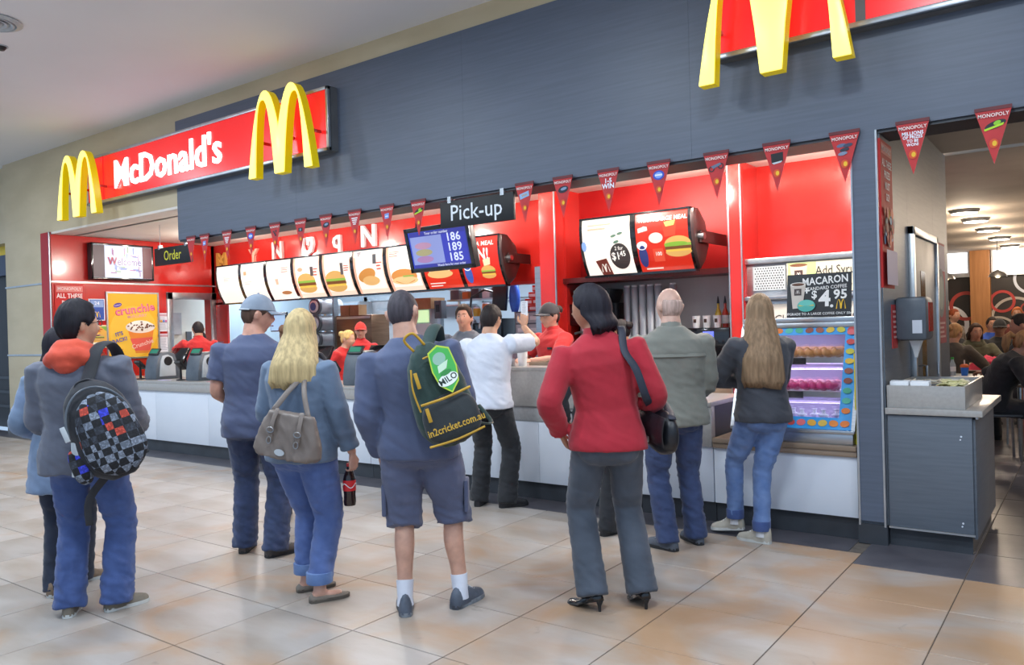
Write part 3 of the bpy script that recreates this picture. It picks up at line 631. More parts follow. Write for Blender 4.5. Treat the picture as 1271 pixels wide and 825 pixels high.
# ------------------------------------------------------------------ loose letters on the red back wall
for i, (x, z, ch, s_, c, rot, lb) in enumerate([(-12.52, 2.83, 'M', .36, '#d8a04a', 0, 'gold wooden letter m fixed to the red back wall'), (-11.6, 2.83, 'Y', .34, '#f0a08c', 0, 'dull orange letter y on the red back wall'), (-10.95, 2.88, 'N', .38, '#f2c8c4', 0, 'pale pink letter n on the red back wall'),
        (-10.17, 2.90, 'G', .42, '#f6eef0', 90, 'white ring like letter on the red back wall'), (-9.48, 2.94, 'q', .40, '#f4dcdc', 0, 'pale letter q on the red back wall'), (-8.78, 2.92, 'N', .44, '#f6ecee', 0, 'white letter n above the menu boards')]):
    t = thing('wall_letter', lb, 'letter', M=front(x, 8.385, z))
    vs, fs = text_geo(ch, s_, .03, 'CENTER'); c_, q_ = math.cos(R(rot)), math.sin(R(rot)); m = MB()
    for d in (.0, .03): m.add([(a*c_-b*q_, a*q_+b*c_, d) for a, b, _ in vs], fs)
    ob = m.build('letter_face', mat('letter_'+c.lstrip('#'), c, .4, col2=c, scale=3), t, smooth=0)
    sm = ob.modifiers.new('thickness', 'SOLIDIFY'); sm.thickness = .02
# ------------------------------------------------------------------ posters on the red side wall
def poster(name, label, M, w, h, bg, cat='poster', d=.012, fr=None, emis=0):
    t = thing(name, label, cat, M=M)
    MB().box(-w/2, w/2, -h/2, h/2, -d, 0).build('sheet', mat('poster_'+bg.lstrip('#'), bg, .6, spec=.3, col2=bg, scale=3), t)
    if fr:
        f = MB()
        for b in ((-w/2-.015, w/2+.015, -h/2-.015, -h/2+.01), (-w/2-.015, w/2+.015, h/2-.01, h/2+.015), (-w/2-.015, -w/2+.01, -h/2, h/2), (w/2-.01, w/2+.015, -h/2, h/2)): f.box(*b, -d, .01)
        f.build('frame', fr, t)
    return t
t = poster('prize_poster', 'red prize poster with white lettering at the edge of the red side wall', side(-12.785, 5.87, 1.98), .44, .76, '#c8302c'); p = Print()
p.rect(-.2, .26, .2, .36, '#e08078'); p.text('MONOPOLY', 0, .31, .07, '#f4dcd8', .01, sx=.9)
for i, s_ in enumerate(['ALL THESE', 'PRIZES', 'MUST', 'GO!']): p.text(s_, 0, .2-.11*i, .1, '#f6ece8', .02, sx=.8)
p.rect(-.18, -.33, .18, -.2, '#d8a04a'); p.build(t)
t = poster('hours_poster', 'small blue notice with a yellow emblem on the red side wall', side(-12.785, 6.28, 1.97), .25, .345, '#e8ecf2'); p = Print()
p.rect(-.11, -.16, .11, .16, '#2a4fa8'); p.rect(-.1, .04, .1, .15, '#8aa4d4'); p.text('24', 0, .1, .08, '#eef2fa', .01); p.poly([(a, -.12+b) for a, b in arches(.1, .09, 6)], '#f0c830'); p.build(t)
t = poster('meal_poster', 'small orange meal notice with a green corner on the red side wall', side(-12.785, 6.3, 1.545), .28, .36, '#f0dcb0'); p = Print()
p.rect(-.12, -.16, .12, .16, '#eab04a'); p.poly([(.02, .16), (.12, .16), (.12, .08)], '#86b43c'); burger(p, 0, -.03, .8); p.rect(-.1, -.14, .1, -.09, '#f4e8d0'); p.lines(-.09, .06, .12, 2, .03, .014, '#c8482c'); p.build(t)
t = poster('sundae_poster', 'big yellow dessert poster with an orange tub on the red side wall', side(-12.785, 6.87, 1.715), .86, 1.06, '#f2b21e', fr=M_alu); p = Print()
p.rect(-.42, -.52, .42, .52, '#f4b41c'); p.ell(0, -.1, .4, .42, '#f6c23a'); p.ell(-.26, .33, .07, .035, '#5a3c9a', rot=15); p.text('Cadbury', -.26, .33, .03, '#f4eef8', .005, rot=15)
p.text('crunchie', .03, .26, .185, '#c8285a', .035, sx=1.0, rot=8); p.text('crunchie', .03, .265, .185, '#f08098', .02, sx=1.0, rot=8); p.text('McFLURRY', .06, .15, .07, '#f0a0a8', .015, rot=6)
p.poly([(-.1, -.1), (.34, -.08), (.26, -.46), (.02, -.46)], '#e8862a'); p.poly([(-.07, -.22), (.32, -.2), (.27, -.42), (.01, -.42)], '#e85a4c'); p.text('Crunchie', .14, -.31, .1, '#f8c8b8', .02, rot=16)
p.ell(.11, -.03, .25, .10, '#f4e6d8'); p.ell(.11, .0, .2, .08, '#fbf4ea')
rnd = random.Random(9)
for i in range(26): a = rnd.uniform(0, 2*PI); r_ = rnd.uniform(.2, 1); p.ell(.11+.22*r_*math.cos(a), -.01+.08*r_*math.sin(a), .02, .011, rnd.choice(['#6a3a1e', '#8a4c22', '#7c4424']), n=8, rot=rnd.uniform(0, 180))
p.text("IT'S", -.26, -.14, .085, '#4a4aa4', .025, rot=14); p.text("BACK!", -.25, -.24, .085, '#4a4aa4', .025, rot=14); p.rect(-.37, -.42, -.34, -.38, '#c8502a'); p.lines(-.32, -.2, -.38, 1, .03, .02, '#c8902a'); p.build(t)
for (y, z, lb, sd) in [(7.37, 1.76, 'white notice sheet with coloured dots beside the steel door frame', 2), (7.37, 1.41, 'white notice sheet of small print under the dotted notice', 5)]:
    t = poster('notice_sheet', lb, side(-12.785, y, z), .24, .31, '#e6e4ea', 'notice'); p = Print(); p.rect(-.1, .1, .1, .14, '#c8a0a8')
    p.lines(-.1, .1, .08, 8, .027, .009, '#a8a6b4', seed=sd)
    if sd == 2:
        for a, c in ((-.06, '#d85a4c'), (-.02, '#e0a83c'), (.02, '#5a7ac8'), (.06, '#d0689a')): p.ell(a, .02, .02, .02, c)
    p.build(t)
t = poster('staff_notice', 'pale blue staff notice on the red wall past the door frame', front(-12.62, 8.385, 1.80), .3, .24, '#8cc8dc', 'notice'); p = Print(); p.rect(-.12, -.1, -.03, .02, '#a8705c'); p.ell(-.075, .04, .03, .035, '#d8a888'); p.rect(.02, -.1, .13, .06, '#e8a8b0'); p.build(t)
t = poster('hygiene_notice', 'white chart notice under the pale blue staff notice', front(-12.62, 8.385, 1.45), .3, .34, '#d8dee6', 'notice'); p = Print(); p.lines(-.12, .12, .13, 7, .036, .014, '#5a6a7c', seed=11); p.build(t)
MB().box(-12.8, -12.42, 8.38, 8.42, 0, 2.1).build('end_panel', M_red, wb)
# ------------------------------------------------------------------ serving counters
def counter(label, x0, x1, bands, top, topm, seams, y0=5.66, dep=.72, overhang=.03):
    t = thing('serving_counter', label, 'counter', ((x0+x1)/2, y0, 0)); ox = (x0+x1)/2
    MB().box(x0-ox+.01, x1-ox-.01, .05, dep, .0, top-.03).build('carcass', M_kick, t)
    MB().box(x0-ox, x1-ox, .035, .06, 0, .148).build('kick_board', M_kick, t)
    MB().box(x0-ox, x1-ox, -overhang, dep+.02, top-.035, top).build('worktop', topm, t, bevel=.004)
    for (z0, z1, m, d) in bands:
        if m is M_white:
            e = [x0] + [s_ for s_ in seams if x0+.1 < s_ < x1-.1] + [x1]
            for a, b in zip(e, e[1:]): MB().box(a-ox+.002, b-ox-.002, .0, .05, z0, z1-.002).build('panel', M_white, t, bevel=.0015)
        else: MB().box(x0-ox, x1-ox, -d, .05, z0, z1-.001).build('fascia_band', m, t, bevel=.003)
    return t
SE = [-12.44+1.2*i for i in range(5)] + [-5.11, -4.5, -3.91, -3.4]
counter('long white panelled order counter with a grey worktop and till points', -12.76, -6.0, [(.15, .805, M_white, 0), (.805, .897, M_gray, .03)], .93, M_gray, SE)
counter('tall grey fronted pick-up counter where the man in the white shirt leans', -5.995, -2.95, [(.15, .68, M_white, 0), (.68, .81, M_gray2, .008), (.81, 1.115, M_gray, .03)], 1.15, M_gray, SE)
counter('lower grey coffee counter between the pick-up counter and the cake case', -2.945, -2.33, [(.15, .565, M_white, 0), (.565, .865, M_gray, .02)], .90, M_gray, SE)
counter('low white panelled plinth with a taupe shelf carrying the cake display case', -2.325, -1.315, [(.15, .56, M_white, 0), (.56, .60, M_woodg, .02)], .635, M_woodg, SE, dep=.8)
# ------------------------------------------------------------------ tills
def till():
    t = thing('till_terminal', 'till', 'till', (0, 0, 0))
    prof = [(-.20, 0), (.17, 0), (.17, .10), (.10, .34), (.02, .37), (-.12, .36), (-.17, .26), (-.20, .1)]     # seen from the side: y, z
    Mx = Matrix(((0, 0, 1, 0), (1, 0, 0, 0), (0, 1, 0, 0), (0, 0, 0, 1)))
    MB().prism(prof, -.13, .13, Mx).build('body', M_grayp, t, bevel=.012)
    side_p = [(-.15, .04), (.10, .04), (.09, .2), (.05, .30), (-.02, .335), (-.10, .32), (-.13, .24)]
    MB().prism(side_p, .128, .142, Mx).build('side_plate', M_lgray, t, bevel=.004)
    c = MB(); c.cyl((.138, -.02, .245), (.148, -.02, .245), .062, 20); c.build('speaker_disc', M_black, t)
    MB().box(-.17, .17, -.012, .03, -.14, .14, Matrix.Translation((.02, .22, .29)) @ Matrix.Rotation(R(-28), 4, 'X')).build('monitor', M_blackg, t, bevel=.008)
    MB().box(-.05, .05, .12, .24, 0, .18).build('monitor_stand', M_black, t, bevel=.006)
    MB().box(-.10, .10, -.05, .05, -.012, .012, Matrix.Translation((0, -.12, .375)) @ Matrix.Rotation(R(55), 4, 'X')).build('customer_display', M_black, t, bevel=.004)
    MB().box(-.08, .08, -.03, .03, .0125, .0135, Matrix.Translation((0, -.12, .375)) @ Matrix.Rotation(R(55), 4, 'X')).build('display_glass', mat('green_display', '#2f6a58', .2, emis=.25, ecol='#3fb890', col2='#2a6452', scale=3), t)
    return t
till0 = till()
def card_reader():
    t = thing('card_reader', 'reader', 'card reader')
    MB().lathe([(.06, 0), (.06, .012), (.018, .02), (.014, .16), (.02, .17)], n=16).build('stand', M_black, t)
    MB().box(-.045, .045, -.09, .09, -.02, .02, Matrix.Translation((0, 0, .2)) @ Matrix.Rotation(R(-35), 4, 'X')).build('handset', M_black, t, bevel=.008)
    MB().box(-.03, .03, .02, .07, .0205, .0215, Matrix.Translation((0, 0, .2)) @ Matrix.Rotation(R(-35), 4, 'X')).build('display', M_lgray, t)
    MB().box(-.032, .032, -.075, .005, .0205, .024, Matrix.Translation((0, 0, .2)) @ Matrix.Rotation(R(-35), 4, 'X')).build('keypad', M_grayp, t)
    return t
rd0 = card_reader()
TL = [(-10.42, 'grey till with a pale side plate in front of the yellow dessert poster'), (-9.42, 'grey till below the worker in the red shirt and steel door frame'), (-8.42, 'grey till half hidden by the man in the blue cap'), (-7.42, 'grey till hidden behind the long haired woman'), (-6.42, 'grey till between the long haired woman and the man with the green backpack')]
for k, (x, lb) in enumerate(TL):
    o = till0 if k == 0 else dup(till0); o.location = (x, 6.0, .93); o['label'] = lb; o['group'] = 'tills on the order counter'; o.rotation_euler = (0, 0, R(4))
    o = rd0 if k == 0 else dup(rd0); o.location = (x-.27, 5.82, .93); o.rotation_euler = (0, 0, R(25)); o['group'] = 'card readers on the order counter'
    o['label'] = 'black card reader on a stand beside the ' + ['till in front of the yellow poster', 'till below the red shirted worker', 'till behind the blue cap man', 'till behind the long haired woman', 'till nearest the green backpack'][k]
PLC = mat('pink_card', '#d8a0a8', .6, col2='#cc949c', scale=6); PLW = mat('lilac_card', '#c8c0e0', .6, col2='#bcb4d6', scale=6)
for x, m, lb in ((-9.98, PLW, 'small lilac price card lying by the first till'), (-8.86, PLC, 'small pink price card lying by the second till'), (-7.0, PLC, 'small pink price card by the till behind the long haired woman')):
    tag(MB().box(x-.1, x+.1, 5.72, 5.8, .931, .937, Matrix.Translation((0, 0, 0))).build('price_card', m), lb, 'card')
t = thing('drinks_dispenser', 'slim steel box standing on the counter between two tills', 'box', (-8.95, 6.0, .93)); MB().box(-.06, .06, -.1, .1, 0, .28).build('body', M_chrome, t, bevel=.006); MB().box(-.045, .045, -.103, -.1, .05, .24).build('front_slot', M_grayp, t)

# ------------------------------------------------------------------ things on the pick-up counter
def paper_cup(name, label, x, y, z, h=.12, r=.042, m=M_paper, lid=True, band=None, group=None):
    t = thing(name, label, 'cup', (x, y, z), 0, group)
    MB().lathe([(r*.75, 0), (r, h)], n=18).build('cup_wall', m, t)
    if lid: MB().lathe([(r*1.05, h-.004), (r*1.07, h+.006), (r*.9, h+.012), (r*.85, h+.02)], n=18).build('lid', M_white, t)
    if band: MB().lathe([(r*.86, h*.35), (r*.97, h*.8)], n=18, cap=False, M=Matrix.Diagonal((1.02, 1.02, 1, 1))).build('sleeve', band, t)
    return t
paper_cup('paper_cup', 'tall white paper cup on the pick-up counter near the cashier in the visor', -4.18, 5.83, 1.15, .17, .05, lid=False)
t = thing('napkin_holder', 'small steel napkin holder beside the paper cup on the pick-up counter', 'holder', (-4.3, 5.76, 1.15)); MB().box(-.06, .06, -.04, .04, 0, .07).build('shell', M_chrome, t, bevel=.004); MB().box(-.045, .045, -.041, .041, .015, .06).build('napkins', M_paper, t)
t = thing('serving_tray', 'brown serving tray on the pick-up counter', 'tray', (-3.95, 6.05, 1.15)); MB().box(-.2, .2, -.14, .14, 0, .012).build('base', M_woodg, t); f = MB(); f.box(-.21, .21, -.15, -.14, 0, .03).box(-.21, .21, .14, .15, 0, .03).box(-.21, -.2, -.14, .14, 0, .03).box(.2, .21, -.14, .14, 0, .03); f.build('rim', M_woodg, t)

# ------------------------------------------------------------------ cake display case
case = thing('cake_case', 'lit glass cake case with a blue macaron printed border on the taupe shelf', 'display case', (-1.76, 5.66, .635))
W2 = .42
MB().box(-W2, W2, .0, .70, 0, .075).build('base_rail', M_chrome, case, bevel=.004); MB().box(-W2-.01, W2+.01, -.012, .02, .075, .10).build('lower_trim', M_chrome, case, bevel=.004)
MB().box(-W2, W2, .30, .70, .825, .875).build('top_cap', M_chrome, case, bevel=.006); MB().box(-W2-.005, W2+.005, .285, .31, .80, .835).build('top_trim', M_alu, case, bevel=.004)
MB().box(-W2, W2, .66, .70, .07, .83).build('back_panel', mat('case_back', '#b4aec8', .35, col2='#a8a2be', scale=3), case)
for s_ in (-1, 1):
    Mx = Matrix(((0, 0, 1, 0), (1, 0, 0, 0), (0, 1, 0, 0), (0, 0, 0, 1)))
    x = s_*W2
    MB().prism([(0, .09), (.03, .09), (.33, .82), (.30, .82)], x-.012, x+.012, Mx).build('corner_post', M_chrome, case)
    MB().prism([(.03, .09), (.68, .09), (.68, .82), (.33, .82)], x-.004, x+.004, Mx).build('side_glass', M_glass, case)
gl = frame((-W2, .012, .10), (1, 0, 0), (0, .29, .71)); L_ = math.hypot(.29, .71)
MB().box(.01, 2*W2-.01, 0, L_, -.004, 0, gl).build('front_glass', M_glass, case)
BL = mat('macaron_border_blue', '#3aa0e6', .35, col2='#3498de', scale=4); bw = .085
fb = MB()
for b in ((.012, 2*W2-.012, .0, bw), (.012, 2*W2-.012, L_-bw*.8, L_), (.012, .012+bw, bw, L_-bw*.8), (2*W2-.012-bw, 2*W2-.012, bw, L_-bw*.8)): fb.box(*b, .001, .003, gl)
fb.build('border', BL, case)
p = Print(z=.0035, step=.0003); cols = ['#e2a83a', '#d8b850', '#e88a3c', '#e07c34', '#58b8a0', '#4aa888', '#8a4a3a', '#9a5a44', '#d8b43c', '#c8c040', '#c84a48', '#e06a70']
for i in range(11):
    p.ell(.055+.073*i, L_-bw*.4, .029, .021, cols[i % 12], rot=10*(-1)**i); p.ell(.055+.073*i, bw*.5, .031, .023, cols[(i+5) % 12], rot=8*(-1)**i)
for i in range(9):
    p.ell(2*W2-.055, bw+.05+.072*i, .029, .021, cols[(i+3) % 12]); p.ell(.055, bw+.05+.072*i, .029, .021, cols[(i+6) % 12])
pm = p.build(case, 'border_print'); pm.matrix_local = gl
sh_m = mat('case_shelf', '#d8d8e4', .2, col2='#ccccda', scale=4)
for z, y0 in ((.10, .05), (.33, .14), (.565, .23)):
    MB().box(-W2+.012, W2-.012, y0, .66, z, z+.012).build('glass_shelf', sh_m, case); MB().box(-W2+.012, W2-.012, y0-.004, y0+.004, z-.02, z+.02).build('price_rail', M_alu, case)
    MB().box(-.05, .06, y0-.008, y0-.004, z-.03, z+.018).build('price_ticket', M_black, case)
for z in (.30, .54, .80): MB().cyl((-W2+.03, .4, z), (W2-.03, .4, z), .008, 8).build('light_tube', mat('case_tube', '#e6dcff', .3, emis=3, ecol='#cdbcff', col2='#e2d8fc', scale=2), case)
for z in (.29, .53, .79):
    l = lamp('case_lamp', (-1.76, 6.04, .635+z), .7, 1.7, (.80, .72, 1.0), shape='RECTANGLE', size_y=.08)
# pastries, each one its own
PT = {'bun': mat('glazed_bun', '#c08a50', .4, col2='#a8703c', scale=14, bump=.2), 'pink': mat('pink_icing', '#c83c78', .35, col2='#a82c62', scale=16), 'pale': mat('pink_cake', '#e88098', .4, col2='#de7088', scale=10)}
def pastry(x, y, z, kind, lb, grp, rot):
    t = thing('pastry', lb, 'pastry', (x, y, z), rot, grp); t.scale = (1.3, 1.05, 1.3)
    rings = []
    for k in range(9):
        a = k/8; r_ = .030*math.sin(PI*min(max(a, .04), .96))**.5; w = .006*math.sin(a*18)
        rings.append([(-.06+.12*a, (r_+w)*math.cos(2*PI*i/10), .03+(r_+w)*math.sin(2*PI*i/10)) for i in range(10)])
    MB().loft(rings).build('dough', PT[kind], t, smooth=60)
    g = MB(); g.loft([[(-.045+.09*a/4, .022*math.cos(2*PI*i/8), .048+.012*math.sin(2*PI*i/8)+.004*math.sin(a*3)) for i in range(8)] for a in range(5)]); g.build('glaze', PT['bun' if kind == 'bun' else 'pale'], t, smooth=60)
nth = ['first', 'second', 'third', 'fourth', 'fifth', 'sixth']
for gi, (x0, y0, z, kind, what) in enumerate([(-1.82, 6.02, 1.213, 'bun', 'golden twisted bun'), (-1.58, 6.02, 1.213, 'bun', 'golden bun of the tray by the pillar'), (-1.86, 5.94, .978, 'pink', 'dark pink iced finger'), (-1.60, 5.94, .978, 'pink', 'dark pink finger of the pillar tray')]):
    MB().box(x0-.14-(-1.76), x0+.10-(-1.76), y0-.09-5.66, y0+.10-5.66, z-.635-.002, z-.635+.004).build('serving_tray', M_white, case)
    for k in range(4): pastry(x0-.105+.06*k, y0-.02+.02*(k % 2), z+.004, kind, '%s, %s cake case shelf, %s from the girl' % (what, 'top' if gi < 2 else 'middle', nth[k]), 'pastries in the cake case', R(68))
for k in range(6):
    t = thing('dessert_pot', 'clear dessert pot low in the cake case, %s from the blue jug' % nth[k], 'pot', (-1.88+.075*k, 5.86+.05*(k % 2), .747), 0, 'dessert pots in the cake case')
    MB().lathe([(.022, 0), (.03, .06)], n=14).build('cup_wall', mat('lilac_pot', '#c8bce8', .2, col2='#bcb0de', scale=6), t); MB().lathe([(.034, .06), (.034, .068), (.014, .075), (.014, .10), (.02, .105)], n=14).build('lid', M_white, t)
t = thing('water_jug', 'blue bottle shaped jug on the bottom shelf of the cake case', 'jug', (-1.99, 5.84, .747)); MB().lathe([(.035, 0), (.045, .06), (.03, .12), (.022, .15), (.026, .19), (.012, .2)], n=16).build('body', mat('blue_jug', '#3c58d8', .2, col2='#3450cc', scale=4), t); MB().lathe([(.014, .2), (.014, .215)], n=12).build('stopper', M_lgray, t)
t = thing('pink_cake', 'round pink cake on the middle shelf next to the girl', 'cake', (-2.03, 5.9, .977)); MB().lathe([(.04, 0), (.045, .02), (.04, .05), (.015, .06)], n=16).build('sponge', PT['pale'], t, smooth=60); MB().sphere((0, 0, .064), .01, n=8, m=6).build('cherry', PT['pink'], t)
t = thing('leaflet_rack', 'narrow yellow edged leaflet panel squeezed between the cake case and the navy pillar', 'panel', (-1.325, 5.72, .637))
MB().box(-.012, .002, 0, .03, .0, .62).build('yellow_edge', mat('yellow_plastic', '#e8d820', .4, col2='#dccc18', scale=4), t); MB().box(-.014, 0, .03, .5, .0, .58).build('panel', M_grayp, t)
# price board on top of the case
t = thing('price_board', 'black chalk style board advertising a macaron and coffee on top of the cake case', 'sign', M=Matrix.Translation((-1.655, 6.06, 1.512)) @ Matrix.Rotation(R(-8), 4, 'X') @ frame((0, 0, 0), (1, 0, 0), (0, 0, 1)))
w, h = .23, .325; MB().box(-w, w, 0, h, -.006, 0).build('board', M_black, t); MB().prism([(0, 0), (-.10, 0), (-.004, .2)], -.02, .02, Matrix(((0, 0, 1, 0), (0, 1, 0, 0), (1, 0, 0, -.004), (0, 0, 0, 1)))).build('easel_leg', M_black, t)
p = Print(); p.text('MACARON', .045, .27, .078, '#f4f2ee', .022, sx=.82, rot=3); p.text('STANDARD COFFEE', .05, .215, .036, '#e8e6e2', .015, sx=.9, rot=3); p.text('+', -.085, .195, .08, '#f4f2ee', .03)
p.text('$', -.03, .165, .08, '#f4f2ee', .02); p.text('4', .045, .13, .16, '#f4f2ee', .035); p.text('.', .095, .11, .13, '#f4f2ee', .03); p.text('95', .155, .16, .095, '#f4f2ee', .03)
p.poly([(.16+a, .055+b) for a, b in arches(.07, .07, 7)], '#f0c028')
p.poly([(-.205, .245), (-.09, .25), (-.115, .07), (-.185, .065)], '#cfc4b8'); p.ell(-.148, .247, .058, .017, '#e6ded4'); p.ell(-.148, .247, .046, .011, '#6a4430'); p.rect(-.175, .165, -.122, .215, '#4a3a38'); p.poly([(-.148+a, .178+b) for a, b in arches(.03, .026, 5)], '#e8e0d8')
p.ell(-.085, .085, .065, .045, '#4fb0a4'); p.rect(-.14, .083, -.03, .092, '#d8c860'); p.ell(-.085, .105, .055, .022, '#68c4b6'); p.text('UPGRADE TO A LARGE COFFEE ONLY 50c', .0, .022, .026, '#e8e6e2', .012, sx=.95); p.build(t)
# ------------------------------------------------------------------ steel cabinet with the syrup panel in the red nook
cab = thing('steel_cabinet', 'stainless coffee station cabinet with a perforated plate and syrup panel in the red nook', 'cabinet', (-2.1, 7.95, 0))
MB().box(-.78, .79, .02, .38, 0, 2.12).build('body', M_chrome, cab, bevel=.006); MB().box(-.78, .79, -.05, .03, 1.70, 1.74).build('ledge', M_chrome, cab, bevel=.004); MB().box(-.78, .79, -.02, .02, 2.07, 2.125).build('top_trim', M_alu, cab, bevel=.004)
MB().box(-.70, -.38, .005, .021, 1.80, 2.04).build('perforated_plate', M_lgray, cab)
hd = MB()
for i in range(11):
    for j in range(9): a, b = -.675+.0265*i+(.013 if j % 2 else 0), 1.82+.025*j; hd.add([(a+.0075*math.cos(PI*k/3), .0045, b+.0075*math.sin(PI*k/3)) for k in range(6)], [tuple(range(6))])
o = hd.build('plate_hole', M_black, cab); o['kind'] = 'stuff'
MB().box(-.36, .78, .0, .021, 1.76, 2.06).build('syrup_panel', mat('cream_panel', '#e2dcc8', .4, col2='#dad4be', scale=2), cab)
p = Print(); p.rect(-.35, 1.765, -.08, 2.055, '#b4c88a'); p.poly([(-.33, 2.03), (-.16, 2.035), (-.19, 1.78), (-.30, 1.78)], '#d8c8b4'); p.ell(-.245, 2.03, .085, .016, '#7a4e34'); p.rect(-.285, 1.9, -.205, 1.98, '#4a3432'); p.poly([(-.245+a, 1.915+b) for a, b in arches(.05, .045, 6)], '#f0e8e0')
p.text('Add Syrup', .12, 1.965, .118, '#2c2a2a', .0, sx=.82); p.text('to your coffee', .3, 1.83, .08, '#4a4646', .0, sx=.85); o = p.build(cab); o.matrix_local = front(0, 0, 0)
MB().box(-.78, .79, .0, .021, 1.3, 1.66).build('menu_strip', mat('pale_strip', '#e6e2da', .4, col2='#dedad0', scale=2), cab)
p = Print(); p.text('Choose your coffee', -.05, 1.5, .13, '#3a3838', .0, sx=.85); o = p.build(cab); o.matrix_local = front(0, 0, 0)
# ------------------------------------------------------------------ coffee bar behind the bald man
bar = thing('coffee_bar', 'grey back counter of the coffee bar between the red pier and pillar', 'counter', (-4.05, 7.98, 0))
MB().box(-1.02, 1.02, .03, .62, 0, 1.06).build('carcass', M_black, bar); MB().box(-1.025, 1.025, -.02, .63, 1.06, 1.10).build('worktop', M_gray, bar, bevel=.004); MB().box(-1.0, 1.0, -.002, .03, .70, .80).build('drawer_front', M_woodg, bar)
t = thing('espresso_machine', 'black espresso machine with a slanted hopper beside the red pier', 'machine', (-4.78, 8.25, 1.10))
MB().box(-.27, .27, -.2, .2, .0, .12).build('drip_base', M_grayp, t, bevel=.008); MB().box(-.27, .27, -.02, .2, .12, .58).build('back_body', M_black, t, bevel=.01); MB().box(-.28, .28, -.22, .2, .40, .66).build('brew_head', M_blackg, t, bevel=.015)
MB().prism([(-.2, .66), (.2, .66), (.26, .82), (-.26, .82)], -.16, .16, frame((0, 0, 0), (1, 0, 0), (0, 0, 1))).build('hopper', M_black, t, bevel=.008)
for x in (-.13, .13): MB().cyl((x, -.15, .28), (x, -.15, .40), .035, 14).cyl((x, -.15, .33), (x, -.33, .31), .014, 8).build('group_handle', M_chrome, t)
for k, x in enumerate([-4.42, -4.32, -4.22, -4.12, -4.02, -3.84]):
    t = thing('cup_dispenser', 'upright steel tube of stacked cups in the coffee bar, %s from the espresso machine' % nth[k], 'dispenser', (x, 8.30, 1.10), 0, 'steel cup tubes in the coffee bar'); MB().lathe([(.043, 0), (.043, .82), (.036, .83)], n=18).build('tube', M_tube, t); MB().lathe([(.047, .0), (.047, .05)], n=18).build('collar', M_black, t); MB().lathe([(.034, .83), (.038, .85)], n=18).build('cup_rim', M_paper, t)
t = thing('coffee_machine', 'black bean to cup machine with a small blue screen beside the red pillar', 'machine', (-3.36, 8.25, 1.10))
MB().box(-.25, .25, -.18, .2, 0, .34).build('body', M_blackg, t, bevel=.012); MB().box(-.04, .08, -.186, -.18, .14, .30).build('control_screen', mat('small_blue_screen', '#5a6ae0', .3, emis=.8, ecol='#6a78f0', col2='#5464d6', scale=4), t); MB().box(-.03, .05, -.21, -.17, .02, .12).build('spout', M_chrome, t, bevel=.004); MB().box(-.12, .12, -.24, -.18, -.0, .02).build('drip_tray', M_chrome, t)
cb = mat('brown_print', '#4a3228', .6, col2='#402a20', scale=5)
for k, x in enumerate((-3.52, -3.40, -3.28)): paper_cup('paper_cup', 'white coffee cup with a dark emblem on the coffee machine, %s from the red pillar' % nth[2-k], x, 8.18, 1.44, .13, .045, lid=False, band=None, group='cups on the coffee machine')
for k, x in enumerate((-3.52, -3.40, -3.28)):
    ob = [o for o in bpy.data.objects if o.name.startswith('paper_cup') and o.type == 'EMPTY'][-3+k]
    p = Print(z=.0); p.rect(-.016, .055, .016, .095, '#4a3228'); q = p.build(ob); q.matrix_local = frame((0, -.0425, 0), (1, 0, 0), (0, 0, 1))
for k, (x, c) in enumerate([(-3.34, '#e8c43c'), (-3.26, '#c8402c'), (-3.18, '#e0b030')]):
    t = thing('syrup_bottle', ['yellow labelled syrup bottle behind the coffee cups', 'red labelled syrup bottle behind the coffee cups', 'amber syrup bottle next to the red pillar'][k], 'bottle', (x, 8.36, 1.44), 0, 'syrup bottles')
    MB().lathe([(.034, 0), (.036, .15), (.014, .21), (.014, .26)], n=16).build('glass', mat('syrup_'+c.lstrip('#'), c, .2, coat=.4, col2=c, scale=5), t); MB().lathe([(.016, .26), (.01, .30), (.004, .34)], n=12).build('pump', M_black, t); MB().lathe([(.0365, .04), (.0368, .13)], n=16, cap=False).build('label', M_paper, t)
# ------------------------------------------------------------------ kitchen
def bench(lb, x0, x1, y0, y1, z):
    t = thing('kitchen_bench', lb, 'bench', ((x0+x1)/2, y0, 0)); ox = (x0+x1)/2
    MB().box(x0-ox, x1-ox, 0, y1-y0, z-.05, z).build('worktop', M_chrome, t, bevel=.005); MB().box(x0-ox+.02, x1-ox-.02, .03, y1-y0, .1, z-.05).build('cupboard', M_chrome, t)
    for s_ in (x0-ox+.05, x1-ox-.05): MB().box(s_-.03, s_+.03, .05, .11, 0, .1).build('foot', M_black, t)
bench('steel kitchen bench holding the cup tubes and the brown heated cabinet', -12.05, -8.95, 8.85, 9.45, 1.22)
bench('steel kitchen bench holding the printer and drinks behind the man in the grey shirt', -8.9, -6.65, 8.85, 9.45, 1.22)
bench('steel kitchen bench holding the carton drawers beside the red pier', -6.62, -5.6, 8.85, 9.45, 1.22)
for k, z in enumerate((1.95, 1.67, 1.39)):
    t = thing('cup_tube', ['topmost', 'middle', 'lowest'][k] + ' of three round cup tubes with white rims facing the counter', 'dispenser', (-10.62, 8.86, z), 0, 'round cup tubes in the kitchen')
    MB().cyl((0, 0, 0), (0, .5, 0), .13, 22).build('tube', M_lgray, t); MB().tube([(0, -.02, 0), (0, .02, 0)], .145, 22).build('rim', M_grayp, t); MB().cyl((0, -.05, 0), (0, -.01, 0), .10, 22).build('cup_stack', M_paper, t); MB().cyl((0, -.056, 0), (0, -.05, 0), .07, 22).build('cup_base', mat('blue_cup_print', '#4a6ab0', .5, col2='#4462a6', scale=6), t)
    MB().box(-.03, .03, .2, .3, -.17, 0).build('bracket', M_chrome, t)
